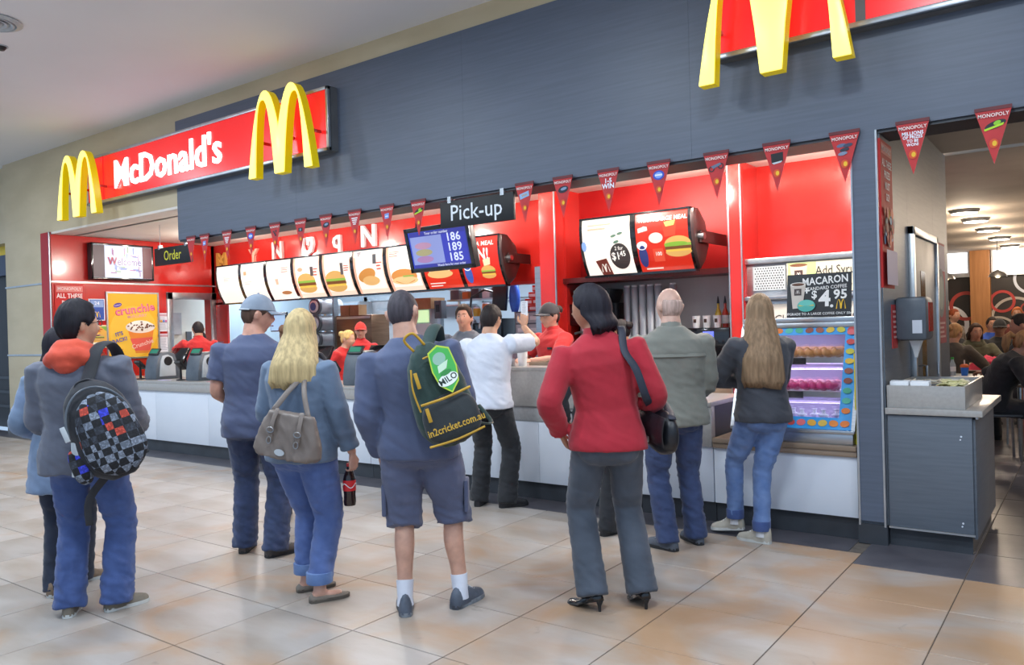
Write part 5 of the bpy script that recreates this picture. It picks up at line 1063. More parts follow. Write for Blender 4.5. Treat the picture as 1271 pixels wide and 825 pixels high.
class Person:
    def __init__(s, label, loc, rotz, H=1.72, girth=1, sw=.185, lean=0, side=0, twist=0, pel=(0, 0, 0), sit=False, feet=None, hands=None, poles=None, head=(0, 0), hipw=.092, skin='#c99a7e', voxel=.0105, group=None, fine=True, fem=False, face=False, hscale=1, z0=0):
        s.k = H/1.75; s.g = girth; s.sw = sw; s.skin = skin_mat(skin); s.vox = voxel; s.fine = fine; s.hy, s.hp = head
        s.root = thing('person', label, 'person', (loc[0], loc[1], z0), rotz, group)
        k = s.k
        s.pz = .935 if not sit else .61
        s.pel = Vector((pel[0]/k, pel[1]/k, s.pz+pel[2]/k)); s.lean, s.side, s.twist = lean, side, twist
        s.hs = hscale*1.065; s.fem = fem; s.waist = .09 if fem else 0
        # spine, integrated upward from the pelvis
        s.sp = {}; p = s.pel.copy(); zi = 94
        while zi <= 162:
            z = zi*.01; f = max(0, min(1, (z-.95)/.30)); f = f*f*(3-2*f)
            R_ = Matrix.Rotation(twist*f, 3, 'Z') @ Matrix.Rotation(-lean*f, 3, 'X') @ Matrix.Rotation(side*f, 3, 'Y'); s.sp[zi] = (p.copy(), R_); p = p+R_ @ Vector((0, 0, .01)); zi += 1
        feet = feet or {}; hands = hands or {}; poles = poles or {}
        s.leg = {}; s.arm = {}
        for sd, sg in (('L', -1), ('R', 1)):
            fx, fy, yaw, lift = feet.get(sd, (sg*.11, 0, -sg*.15, 0)); fx /= k; fy /= k; lift /= k
            ank = Vector((fx, fy, .085+lift)); hip = s.pel+Vector((sg*hipw*(.6+.4*girth), 0, -.03))
            pole = Vector((math.sin(-yaw)*.5, 1, 0)) if not sit else Vector((0, .6, 1))
            kn, ank = ik(hip, ank, .425, .415, pole); s.leg[sd] = (hip, kn, ank, yaw, lift)
            sh = s.at(1.395, sg*sw, -.012)
            hd = hands.get(sd, (sg*(sw+.06), .04, .80)); hd = Vector(hd)/k if not isinstance(hd, Vector) else hd/k
            el, wr = ik(sh, hd, .295, .262, poles.get(sd, (sg*.35, -1, -.25))); s.arm[sd] = (sh, el, wr)
        s.hand_pose = {}
        s.neck = s.at(1.50, 0, -.012)
        p, R_ = s.sp[150]; s.hR = R_ @ Matrix.Rotation(s.hy, 3, 'Z') @ Matrix.Rotation(-s.hp, 3, 'X')
        s.hc = s.at(1.515, 0, .0)+s.hR @ Vector((0, .024, .098))
        s.face = face
    def at(s, z, x=0, y=0):
        if z < .94: p, R_ = s.sp[94]; return s.pel+Vector((x, y, z-.935))
        p, R_ = s.sp[min(round(z*100), 161)]; return p+R_ @ Vector((x, y, 0))
    def ring(s, z, rx, ry, yo, n=24, pw=2.3):
        out = []
        for i in range(n):
            c, q = math.cos(2*PI*i/n), math.sin(2*PI*i/n); out.append(s.at(z, rx*math.copysign(abs(c)**(2/pw), c), yo+ry*math.copysign(abs(q)**(2/pw), q)))
        return out
    def sc(s, me):
        for v in me.vertices: v.co *= s.k
        return me
    def hp_(s, v): return s.hc+s.hR @ (Vector(v)*s.hs)
    def body(s, bare_legs=False, fullfeet=False):
        mb = MB(); g = s.g; nk = .98 if s.fem else 1.14
        mb.loft([s.ring(z, rx*(1+(g-1)*.9)*u, ry*(1+(g-1)*1.1)*u, yo) for (z, rx, ry, yo), u in zip(BODY_R, (.8, .82, .86, .9, .94, .95, .97, 1, 1, 1, 1))])
        limb(mb, [s.at(1.45, 0, -.016), s.at(1.50, 0, -.012), s.at(1.535, 0, .0), s.hc+s.hR @ V(0, -.012, -.05)], [(r*nk, q*nk) for r, q in ((.070, .064), (.058, .058), (.055, .057), (.053, .057))], (1, 0, 0), 16)
        mb.loft([[s.hp_(q) for q in r] for r in head_grid(lambda a, b: head_point(a, b))])
        for sg in (-1, 1):
            mb.loft([[s.hp_((sg*(.062+.026*t+.004*math.sin(u)), -.012+.019*math.cos(u)*(1-.2*t)-.016*t, -.004+.032*math.sin(u)*(1-.1*t))) for u in [2*PI*i/12 for i in range(12)]] for t in (0, .5, 1)])
        lg = (.55+.45*g)*(.95 if bare_legs else .74)
        for sd in 'LR':
            hip, kn, ank, yaw, lift = s.leg[sd]; calf = kn.lerp(ank, .32)+Vector((math.sin(yaw)*.018, -math.cos(yaw)*.018, 0))
            limb(mb, [hip, hip.lerp(kn, .35), hip.lerp(kn, .7), kn, calf, kn.lerp(ank, .7), ank, ank+V(0, 0, -.03)], [(.088*lg, .092*lg), (.084*lg, .088*lg), (.066*lg, .068*lg), (.053*lg, .056*lg), (.055*lg, .058*lg), (.043*lg, .046*lg), (.034, .038), (.036, .042)], (math.cos(yaw), math.sin(yaw), 0))
            f = Vector((-math.sin(yaw), math.cos(yaw), 0)); b = Vector((ank.x, ank.y, .035+lift)); limb(mb, [b-f*.04+V(0, 0, .005), b+f*.03, b+f*.08, b+f*.13], [(.026, .026), (.03, .024), (.034, .018), (.026, .012)] if fullfeet else [(.022, .02), (.024, .018), (.02, .012), (.012, .008)], (math.cos(yaw), math.sin(yaw), 0))
            sh, el, wr = s.arm[sd]; ag = .6+.4*g
            limb(mb, [sh, sh.lerp(el, .3), sh.lerp(el, .7), el, el.lerp(wr, .3), el.lerp(wr, .7), wr], [.058*ag, .052*ag, .046*ag, .040*ag, .041*ag, .031*ag, (.028, .024)], (1, 0, 0), 12)
        me = s.sc(remesh(mb, s.vox, 2))
        # hands, finely built and set on the wrists
        bm = bmesh.new(); bm.from_mesh(me)
        for sd in 'LR':
            sh, el, wr = s.arm[sd]; hd = s.hand_pose.get(sd, {}); d = Vector(hd.get('d', (wr-el).normalized()+Vector((0, .1, -.2)))); sg = 1 if sd == 'R' else -1
            pn = hd.get('n', (-sg*1, .15, 0)); hm = hand_mesh(wr+d.normalized()*.012, d, pn, .95 if s.k > .95 else .9, hd.get('curl', .42), sd == 'R')
            hme = remesh(hm, .0042, 1) if s.fine else hm.mesh('tmp', [])
            for v in hme.vertices: v.co *= s.k
            bm.from_mesh(hme); bpy.data.meshes.remove(hme)
        bm.to_mesh(me); bm.free(); me.polygons.foreach_set('use_smooth', [True]*len(me.polygons))
        s.b = link('body', me, s.skin, s.root)
        if s.face: s.eyes()
        return s
    def eyes(s):
        w = mat('eye_white', '#bdb5ac', .3, col2='#b4aca2', scale=8); ir = mat('eye_dark', '#2c2420', .15, col2='#241c18', scale=8); lip = mat('lip', '#a8645c', .4, col2='#9c5a52', scale=20)
        m = MB()
        for sg in (-1, 1):
            m.cur = 0; m.sphere(s.hp_((sg*.030, .0772, .006))*s.k, .0105*s.k, n=12, m=8); m.cur = 1; m.sphere(s.hp_((sg*.030, .0832, .006))*s.k, .0062*s.k, n=10, m=6)
        m.build('eyes', [w, ir], s.root)
        m = MB()
        for sg in (-1, 1): m.tube([s.hp_((sg*x, y, z))*s.k for x, y, z in ((.012, .097, .026), (.028, .095, .031), (.046, .083, .027))], [.003, .0035, .002], 6)
        m.build('eyebrows', s.hairm if hasattr(s, 'hairm') else ir, s.root)
        m = MB(); m.tube([s.hp_(v)*s.k for v in ((-.022, .087, -.062), (-.01, .0965, -.061), (0, .098, -.062), (.01, .0965, -.061), (.022, .087, -.062))], [.002, .0045, .0042, .0045, .002], 6); m.build('lips', lip, s.root)
    def hair(s, style='short', col='#2a211c', thick=.012, strand=.004, seed=0, top=0, **k):
        s.hairm = mat('hair_'+col.lstrip('#'), col, .62, spec=.25, col2='#%02x%02x%02x' % tuple(min(255, int(int(col[i:i+2], 16)*1.22+4)) for i in (1, 3, 5)), scale=9, stretch=(6, 6, .6), detail=5, bump=.35, bscale=30)
        if style == 'long': mb = long_hair(k.get('length', .3), k.get('wid', .12), 0, seed, k.get('back', .02), k.get('front_y', .02)); o = MB(); o.v = [tuple(s.hp_(v)*s.k) for v in mb.v]; o.f = mb.f; o.mi = mb.mi; o.build('hair', s.hairm, s.root, smooth=80); mb2 = hair_shell('short', .016, seed, .003)
        elif style == 'ponytail':
            mb2 = hair_shell('short', .014, seed, .003); mb = MB(); mb.tube([(0, -.09, .04), (0, -.14, .06), (0, -.165, .02), (0, -.16, -.06), (0, -.14, -.14)], [.018, .034, .04, .036, .012], 14); o = MB(); o.v = [tuple(s.hp_(v)*s.k) for v in mb.v]; o.f = mb.f; o.mi = mb.mi; o.build('ponytail', s.hairm, s.root, smooth=80)
        elif style == 'bun':
            mb2 = hair_shell('short', .014, seed, .003); o = MB(); o.sphere(s.hp_((0, -.11, .06))*s.k, .045*s.k, n=14, m=10); o.build('hair_bun', s.hairm, s.root, smooth=80)
        else: mb2 = hair_shell(style, thick, seed, strand, top)
        o = MB(); o.v = [tuple(s.hp_(v)*s.k) for v in mb2.v]; o.f = mb2.f; o.mi = mb2.mi; o.build('hair' if style != 'long' else 'hair_crown', s.hairm, s.root, smooth=80); return s
    def top(s, name, m, hem=.84, off=.014, sleeve=1.0, soff=.012, amp=.004, seed=0, collar=None, flare=0, hem_y=0, neck=1.49, cuff=None, g2=None, taper=1, hood=None):
        mb = MB(); g = g2 or s.g; rs = [r for r in SHIRT_R if r[0] > hem+.03 and r[0] < neck-.015]
        def interp(z):
            for a, b in zip(SHIRT_R, SHIRT_R[1:]):
                if a[0] <= z <= b[0]: t = (z-a[0])/(b[0]-a[0]); return (z,)+tuple(a[i]*(1-t)+b[i]*t for i in (1, 2, 3))
            return (z,)+SHIRT_R[0][1:]
        rs = [interp(hem)]+rs+[interp(neck)]
        R_ = []
        for z, rx, ry, yo in rs:
            fl = flare*max(0, 1-(z-hem)/.25); up = max(0, min(1, (1.47-z)/.12)); o = off*(.25+.75*up)+fl
            wf = 1-s.waist*math.exp(-((z-1.09)/.12)**2); R_.append(s.ring(z, rx*(1+(g-1)*.9*up)*taper*wf+o, ry*(1+(g-1)*1.15*up)+o, yo+hem_y*max(0, 1-(z-hem)/.2)))
        mb.loft(R_)
        for sd in 'LR':
            sh, el, wr = s.arm[sd]; ag = .6+.4*g; L = []
            full = [(sh+(el-sh)*.0, .060), (sh.lerp(el, .3), .056), (sh.lerp(el, .7), .052), (el, .048), (el.lerp(wr, .35), .046), (el.lerp(wr, .75), .038), (wr, .034)]
            ts = [0, .17, .4, .56, .72, .9, 1.0]
            pts = [p for (p, r), t in zip(full, ts) if t <= sleeve+1e-6]; rr = [r*ag+soff for (p, r), t in zip(full, ts) if t <= sleeve+1e-6]
            if sleeve not in ts:
                i = max(j for j, t in enumerate(ts) if t < sleeve); f = (sleeve-ts[i])/(ts[i+1]-ts[i]); pts.append(full[i][0].lerp(full[i+1][0], f)); rr.append((full[i][1]*(1-f)+full[i+1][1]*f)*ag+soff*1.3)
            limb(mb, pts, rr, (1, 0, 0), 14, 4, True)
        sh_, el_, wr_ = s.arm['R']
        me = s.sc(remesh(mb, s.vox*1.08, 2, folds(amp/s.k, 6, 11, seed, ((1.0, .12, .5), (hem+.05, .1, .3)))))
        o = link(name, me, m, s.root); s.topo = o
        if collar: s.ringpart('collar', collar if not isinstance(collar, bool) else m, 1.47, 1.525, .066, .07, .010)
        if cuff:
            for sd in 'LR':
                sh, el, wr = s.arm[sd]; c = MB(); u = (wr-el).normalized(); c.tube([(wr-u*.05)*s.k, (wr+u*.004)*s.k], [.041*s.k+soff*.6, .036*s.k+soff*.6], 16); c.build('cuff', cuff, s.root)
        return s
    def ringpart(s, name, m, z0, z1, rx, ry, th):
        a = s.ring(z0, rx+.012, ry+.008, -.014, 28, 2); b = s.ring(z1, rx-.004, ry-.004, -.008, 28, 2); c = s.ring(z1-.004, rx-.004-th, ry-.004-th, -.008, 28, 2); d = s.ring(z0, rx-th, ry-th, -.012, 28, 2)
        mb = MB(); mb.loft([[v*s.k for v in r] for r in (a, b, c, d)], False, True); return mb.build(name, m, s.root, smooth=50)
    def hood_down(s, m):
        """a hood lying on the shoulders, thick folds round the neck"""
        mb = MB(); n = 30
        def tor(z, rx, ry, yo, r, tip):
            rings = []
            for i in range(n):
                a = 2*PI*i/n; c = s.at(z-tip*max(0, math.sin(a))+.02*max(0, -math.sin(a)), rx*math.cos(a), yo+ry*math.sin(a)); bulge = r*(1+.55*max(0, -math.sin(a))+.12*math.sin(5*a)); o = Vector((math.cos(a), math.sin(a), 0)); rings.append([c+o*(bulge*math.cos(t))+Vector((0, 0, 1))*(bulge*.85*math.sin(t)) for t in [2*PI*j/12 for j in range(12)]])
            mb.loft(rings, False, True)
        tor(1.48, .084, .09, -.012, .039, .05); tor(1.43, .112, .108, -.032, .042, .0); 
        mb.loft([[s.at(1.46-.10*t, .10*(1-t*.5)*math.cos(u), -.125-.03*math.sin(PI*t)+.04*math.sin(u)) for u in [2*PI*j/16 for j in range(16)]] for t in (0, .3, .6, .9, 1.0)])
        me = s.sc(remesh(mb, s.vox, 4, folds(.004, 9, 14, 4))); link('hood', me, m, s.root); return s
    def trousers(s, name, m, waist=1.0, hem=0.0, off=.012, knee=.072, ankle=.075, thigh=.098, amp=.004, seed=0, cuffm=None, top_extra=0):
        mb = MB(); g = s.g
        zs = [(waist, .158, .116, -.004), (.95, .172, .126, -.014), (.90, .176, .130, -.016), (.86, .170, .126, -.014), (.82, .148, .11, -.010), (.775, .085, .07, -.004)]
        mb.loft([s.ring(z, rx*(1+(g-1)*.9)+off*.6, ry*(1+(g-1)*1.1)+off*.6, yo) for z, rx, ry, yo in zs])
        for sg in (-1, 1): mb.sphere(s.at(.875, sg*.078*g, -.062*g-.004), .088*g, .082*g, .095, 16, 10)
        lg = .5+.5*g
        for sd in 'LR':
            hip, kn, ank, yaw, lift = s.leg[sd]; bot = ank+V(0, 0, -.06+hem); hip2 = hip+V(0, 0, -.02)
            if hem >= .3: full = [(hip2, thigh*lg), (hip2.lerp(kn, .4), thigh*.98*lg), (hip2.lerp(kn, .8), knee), (hip2.lerp(kn, min(1.0, 1.0)), knee), (kn.lerp(ank, .12), knee*1.0)]
            else: full = [(hip2, thigh*lg), (hip2.lerp(kn, .35), thigh*.93*lg), (hip2.lerp(kn, .7), (thigh*.45*lg+knee*.55)), (kn, knee), (kn.lerp(bot, .4), knee*.55+ankle*.45), (kn.lerp(bot, .75), ankle), (bot, ankle*1.03)]
            limb(mb, [p for p, r in full], [(r, r*1.06) for p, r in full], (math.cos(yaw), math.sin(yaw), 0), 18, 4, True)
        kz = s.leg['L'][1].z
        me = s.sc(remesh(mb, s.vox*1.08, 2, folds(amp/s.k, 8, 15, seed, ((kz, .1, .8), (.14, .14, .9), (.84, .06, .6))))); link(name, me, m, s.root)
        if cuffm:
            for sd in 'LR':
                hip, kn, ank, yaw, lift = s.leg[sd]; bot = ank+V(0, 0, -.06+hem); c = MB(); a, b = [(bot+V(0, 0, dz))*s.k for dz in (.055, -.012)]; c.tube([a, b], [(ankle+.008)*s.k]*2, 20); c.build('turned_cuff', cuffm, s.root, bevel=.004)
        return s
    def shoes(s, m, solem, kind='sneaker', lace=None, L=.275):
        for sd in 'LR':
            hip, kn, ank, yaw, lift = s.leg[sd]; k = s.k*L/.275
            heel = .055 if kind == 'heel' else 0
            M = Matrix.Translation((ank.x*s.k, ank.y*s.k, 0 if heel else lift*s.k)) @ Matrix.Rotation(yaw, 4, 'Z') @ Matrix.Rotation(0 if heel else -min(lift*3.2, .5), 4, 'X')
            out = [(-.072, .0), (-.066, .024), (-.04, .034), (.02, .035), (.09, .045), (.14, .045), (.175, .034), (.192, .016), (.197, .0)]
            poly = [(w, y) for y, w in out] + [(-w, y) for y, w in out[-2:0:-1]]; P = [(x*k, y*k) for x, y in poly]
            mb = MB(); T = .022 if kind != 'heel' else .006
            hz = lambda y: heel*max(0, min(1, (.10-y/k)/.12))
            mb.loft([[(x*1.03, y*1.01, 0.001+hz(y)) for x, y in P], [(x*1.03, y*1.01, T*k+hz(y)) for x, y in P]], M=M)
            if kind == 'heel':
                mb.loft([[(.010*math.cos(a)*u, -.055*k+.010*math.sin(a)*u, z) for a in [2*PI*i/10 for i in range(10)]] for z, u in ((.001, .8), (.03, .9), (.055, 2.0))], M=M)
            up = MB(); rings = []; n = 16
            prof = [(-.070, .020, .07, .075), (-.055, .032, .095, .085), (-.02, .037, .11, .1), (.025, .038, .11, .1), (.07, .042, .082, .075), (.11, .045, .062, .05), (.15, .043, .052, .04), (.178, .032, .042, .03), (.190, .016, .03, .02)]
            if kind in ('flat', 'heel'): prof = [(y, w, h*(.5 if kind == 'flat' else .5), h2) for y, w, h, h2 in prof]
            for y, w, h, _ in prof:
                if kind == 'high' and y < .05: h += .035
                r_ = []
                for i in range(n):
                    a = 2*PI*i/n; c, q = math.cos(a), math.sin(a); z = T*.8+(h-T*.5)*(q if q > 0 else q*.12); r_.append((w*k*math.copysign(abs(c)**.75, c)*(1-.25*max(0, q)**2), y*k, max(z, T*.5)*k+hz(y*k)))
                rings.append(r_)
            up.loft(rings, M=M); o = up.build('shoe', m, s.root, smooth=60)
            mb.build('sole', solem, o, smooth=40)
            if lace:
                lb = MB()
                for j in range(4): y = .045+.018*j; z = .096-.011*j; lb.box(-.02*k, .02*k, (y-.004)*k, (y+.004)*k, (z-.004)*k, (z+.006)*k, M)
                lb.build('laces', lace, o)
        return s
    def socks(s, m, top=.17):
        for sd in 'LR':
            hip, kn, ank, yaw, lift = s.leg[sd]; u = (kn-ank).normalized(); c = MB(); P = [ank+V(0, 0, -.04), ank, ank+u*(top-.085)]; c.tube([p*s.k for p in P], [.045*s.k, .041*s.k, .047*s.k], 18); c.build('sock', m, s.root)
        return s
    def cap(s, m, kind='baseball', strap=None):
        mb = MB()
        def f(a, b): 
            e = .016 if b > .18 else -.02
            return head_point(a, b, e+.004*max(0, math.sin(b)))
        g = head_grid(f, 36, 26); mb.loft([[s.hp_(q)*s.k for q in r] for r in g]); o = mb.build('cap_crown', m, s.root, smooth=60)
        v = MB(); top = []; bot = []
        n = 14
        for i in range(n+1):
            a = -1.15+2.3*i/n; ri = .088; ro = .088+.085*math.cos(a*.95)**.8 if abs(a) < 1.5 else ri
            top.append(((ri*.86*math.sin(a), ri*1.08*math.cos(a), .034), (ro*.78*math.sin(a), ro*1.0*math.cos(a)+.004, .022-.012*abs(math.sin(a)))))
        rings = [[s.hp_(i_)*s.k, s.hp_(o_)*s.k, s.hp_(Vector(o_)+V(0, 0, -.005))*s.k, s.hp_(Vector(i_)+V(0, 0, -.005))*s.k] for i_, o_ in top]
        v.loft(rings); v.build('cap_brim', m, s.root, smooth=60)
        bt = MB(); bt.sphere(s.hp_((0, -.005, .137))*s.k, .008*s.k, n=10, m=6); bt.build('cap_button', m, s.root)
        if strap: st = MB(); st.tube([s.hp_(head_point(a, .22, .019))*s.k for a in [PI*.72+.56*PI*i/8 for i in range(9)]], .006, 6); st.build('cap_strap', strap, s.root)
        return s
    def glasses(s, m):
        g = MB()
        for sg in (-1, 1):
            c = V(sg*.031, .102, .006); g.tube([s.hp_(c+V(.021*math.cos(t), -.004*abs(math.cos(t)), .016*math.sin(t)))*s.k for t in [2*PI*i/18 for i in range(19)]], .0022, 6)
            g.tube([s.hp_(v)*s.k for v in ((sg*.052, .098, .01), (sg*.072, .06, .01), (sg*.080, -.005, .008), (sg*.079, -.025, -.012))], .002, 6)
        g.tube([s.hp_(v)*s.k for v in ((-.01, .104, .008), (0, .107, .011), (.01, .104, .008))], .002, 6); g.build('glasses', m, s.root); return s
    def world(s, p):          # a point of the body in the room
        return Matrix.Translation(s.root.location) @ Matrix.Rotation(s.root.rotation_euler.z, 4, 'Z') @ (Vector(p)*s.k)
DENIM = cloth('blue_denim', '#445a90', '#3a4f82', scale=14, bump=.3, bscale=400)
DENIM2 = cloth('dark_denim', '#39476b', '#2e3a58', scale=14, bump=.3, bscale=400)
DENIML = cloth('pale_denim', '#6c86b4', '#5470a2', scale=9, bump=.3, bscale=400)
WSOLE = mat('white_rubber', '#c9cbc8', .6, col2='#bcbebb', scale=20); BSOLE = mat('black_rubber', '#26272a', .6, col2='#202124', scale=20)
def local(P, x, y):      # world floor point -> the person's own frame
    v = Matrix.Rotation(-P[2], 2) @ Vector((x-P[0], y-P[1])); return v.x, v.y
def feet_at(P, Lf, Rf, yaws=(.2, -.2), lift=(0, 0)):
    a, b = local(P, *Lf), local(P, *Rf); return {'L': (a[0], a[1], yaws[0], lift[0]), 'R': (b[0], b[1], yaws[1], lift[1])}
# ---- man in the grey jacket with an orange hood
P = (-4.47, 2.13, R(40)); A = Person('man in glasses and a grey jacket with an orange hood, checked backpack on one shoulder', P[:2], P[2], 1.70, girth=1.06, sw=.195, side=-R(3.5), pel=(-.02, 0, 0), feet=feet_at(P, (-4.53, 2.03), (-4.40, 2.22), (.25, -.75)), hands={'L': (-.20, .24, .98), 'R': (.17, .27, 1.0)}, poles={'L': (-.32, -1, -.3), 'R': (.32, -1, -.3)}, head=(R(-38), R(-4)), skin='#d0a084', face=True)
A.hand_pose = {'L': {'d': (.5, .8, .1), 'n': (.3, -.3, 1)}, 'R': {'d': (-.5, .8, .1), 'n': (-.3, -.3, 1)}}
A.hair('short', '#15131a', .022, .005, 1, top=.012).body().top('jacket', cloth('grey_cotton_jacket', '#626776', '#565b6a', scale=5), .80, .034, 1.0, .026, .006, 1, flare=.012, g2=1.1).hood_down(cloth('orange_fleece', '#d8533a', '#c2452e', scale=10)).trousers('jeans', DENIM, ankle=.082, knee=.080, thigh=.102, amp=.006, seed=2, hem=.015).shoes(mat('taupe_canvas', '#7c7468', .8, col2='#6e665a', scale=20), WSOLE, L=.26).glasses(M_black)
PA = A
# ---- woman half hidden behind him
P = (-5.02, 2.24, R(42)); A = Person('dark haired woman in a pale blue coat, half hidden behind the orange hooded man', P[:2], P[2], 1.58, girth=.97, sw=.165, feet=feet_at(P, (-4.97, 2.14), (-5.08, 2.36), (.1, -.7)), hands={'L': (-.19, .16, .9), 'R': (.17, .2, .92)}, head=(R(-20), R(-8)), skin='#cba084', fem=True)
A.hair('long', '#1d1a22', seed=3, length=.15, wid=.10, back=.0).body().top('coat', cloth('pale_blue_wool', '#7f93b4', '#71859f', scale=6), .66, .026, 1.0, .018, .004, 5, flare=.03).trousers('jeans', cloth('black_denim', '#2c3448', '#232a3a', scale=10), ankle=.062, knee=.064, seed=4).shoes(mat('brown_canvas', '#84705e', .8, col2='#756250', scale=20), WSOLE, L=.25)
# ---- man in the blue cap
P = (-4.64, 3.33, R(36)); A = Person('broad man in a grey blue cap, navy t-shirt and dark jeans seen from behind', P[:2], P[2], 1.77, girth=1.13, sw=.20, feet=feet_at(P, (-4.78, 3.31), (-4.50, 3.35), (.1, -.75)), hands={'L': (-.21, .20, 1.0), 'R': (.22, .20, .98)}, poles={'L': (-.32, -1, -.3), 'R': (.32, -1, -.3)}, head=(R(-58), R(5)), skin='#d29c86', face=True)
A.hand_pose = {'L': {'d': (.4, .8, .0), 'n': (.5, -.2, .8)}, 'R': {'d': (-.4, .8, 0), 'n': (-.5, -.2, .8)}}
A.hair('short', '#4a362c', .008, .003, 6).body().top('t_shirt', cloth('navy_jersey', '#525b78', '#485170', scale=6), .80, .018, .42, .022, .0055, 7, flare=.01, g2=1.15).trousers('jeans', DENIM2, ankle=.080, knee=.082, thigh=.104, amp=.006, seed=8, hem=.012).shoes(mat('brown_leather', '#4a4340', .5, col2='#3e3836', scale=14), BSOLE, lace=M_lgray).cap(cloth('grey_blue_twill', '#8c97a6', '#7e8998', scale=10), strap=M_lgray)
# ---- brown haired person standing further in
P = (-5.30, 4.15, R(28)); A = Person('brown haired person in dark clothes between the blue cap man and long haired woman', P[:2], P[2], 1.60, girth=.98, sw=.165, head=(R(-10), 0), skin='#c89a80', fem=True, voxel=.011)
A.hair('bun', '#6a4c38', seed=5).body().top('jacket', cloth('black_fleece', '#2a2c33', '#23252b'), .82, .02, 1, .016, .004, 9).trousers('trousers', cloth('black_twill', '#22242a', '#1c1e23'), ankle=.08, seed=9).shoes(M_black, BSOLE)
# ---- long haired woman with the bottle
P = (-3.66, 2.93, R(14)); A = Person('woman with long blonde hair in a blue cardigan and rolled jeans carrying a taupe bag', P[:2], P[2], 1.64, girth=1.10, sw=.178, feet=feet_at(P, (-3.73, 2.99), (-3.52, 2.91), (-.62, -.62)), hands={'L': (-.18, .22, 1.0), 'R': (.27, .10, .80)}, poles={'L': (-.32, -1, -.3), 'R': (.3, -1, 0)}, head=(R(22), R(4)), skin='#d6a692', fem=True)
A.hand_pose = {'R': {'d': (.0, .12, -1), 'n': (-1, .2, 0), 'curl': .75}, 'L': {'d': (.5, .8, 0), 'n': (.5, -.2, .8)}}
A.hair('long', '#a8946c', seed=8, length=.32, wid=.15, back=.06).body(fullfeet=True).top('cardigan', cloth('slate_blue_knit', '#6b7e96', '#5f7189', scale=6), .83, .020, .95, .018, .0045, 11, flare=.012, g2=1.12).trousers('jeans', cloth('mid_denim', '#566ca2', '#4a5f94', scale=12, bump=.3, bscale=400), ankle=.070, hem=.10, knee=.080, thigh=.108, amp=.005, seed=12, cuffm=DENIML).shoes(mat('taupe_suede', '#857c72', .8, col2='#776e64', scale=20), mat('taupe_rubber', '#5f5850', .7, col2='#544e46', scale=14), 'flat', L=.255)
t_ = MB()
PB = A
# ---- man in the navy pullover and shorts
P = (-2.89, 3.15, R(37)); A = Person('man in a navy pullover and knee length shorts with a green backpack on one shoulder', P[:2], P[2], 1.73, girth=1.10, sw=.20, side=-R(8.5), pel=(-.05, 0, 0), feet=feet_at(P, (-2.98, 3.03), (-2.80, 3.27), (.15, -.55)), hands={'L': (-.27, .06, .84), 'R': (.16, .24, 1.02)}, poles={'L': (-.4, -1, 0), 'R': (.35, -1, -.2)}, head=(R(-14), R(2)), skin='#cfa08a')
A.hand_pose = {'L': {'d': (.1, .3, -1), 'n': (1, .2, .1), 'curl': .6}, 'R': {'d': (-.5, .8, 0), 'n': (-.5, -.2, .8)}}
A.hair('short', '#3c383e', .0035, .001, 9).body(True).top('pullover', cloth('navy_knit', '#545e7c', '#4a5472', scale=5), .83, .024, 1, .020, .005, 13, g2=1.12, cuff=cloth('navy_rib', '#485270', '#3f4864', scale=30)).trousers('shorts', cloth('grey_blue_cotton', '#5d6480', '#525974', scale=6), hem=.36, knee=.098, thigh=.112, amp=.005, seed=14).socks(cloth('white_cotton', '#dfe3ee', '#d0d4e0'), .175).shoes(mat('grey_trainer', '#5c6472', .6, col2='#474e5a', scale=16), mat('pale_trainer_sole', '#8d949c', .6, col2='#3c4048', scale=12), lace=M_lgray, L=.285)
pk_ = MB()
for sd, sg in (('L', -1), ('R', 1)):
    hip, kn, ank, yaw, lift = A.leg[sd]; c = hip.lerp(kn, .72)*A.k; pk_ = MB().box(-.012, .012, -.07, .07, -.09, .08, Matrix.Translation((c.x+sg*.098, c.y, c.z))); pk_.build('cargo_pocket', MATS['grey_blue_cotton'], A.root, bevel=.008)
PC = A
# ---- man in the white t-shirt at the counter
P = (-4.12, 5.26, R(14)); A = Person('man in a white t-shirt and black trousers at the pick-up counter holding up a receipt', P[:2], P[2], 1.72, girth=1.02, sw=.19, lean=R(9), pel=(0, -.02, -.01), feet=feet_at(P, (-4.25, 5.24), (-4.00, 5.30), (.15, -.75)), hands={'L': (-.20, .36, 1.13), 'R': (.16, .42, 1.50)}, poles={'L': (-.9, -.2, -.4), 'R': (.9, -.1, -.5)}, head=(R(-4), R(-6)), skin='#cc9a7c')
A.hand_pose = {'R': {'d': (0, .15, 1), 'n': (-.3, 1, 0), 'curl': .5}, 'L': {'d': (.2, 1, -.1), 'n': (0, .1, -1), 'curl': .2}}
A.hair('short', '#241d1c', .013, .004, 10).body().top('t_shirt', cloth('white_jersey', '#dfe3ee', '#d0d5e2', scale=6), .86, .022, .44, .024, .006, 15, flare=.014).trousers('trousers', cloth('black_cotton', '#25272c', '#1e2024'), ankle=.078, knee=.076, amp=.006, seed=16, hem=.01).shoes(mat('black_leather', '#232326', .35, col2='#1c1c1f', scale=14), BSOLE)
PD = A
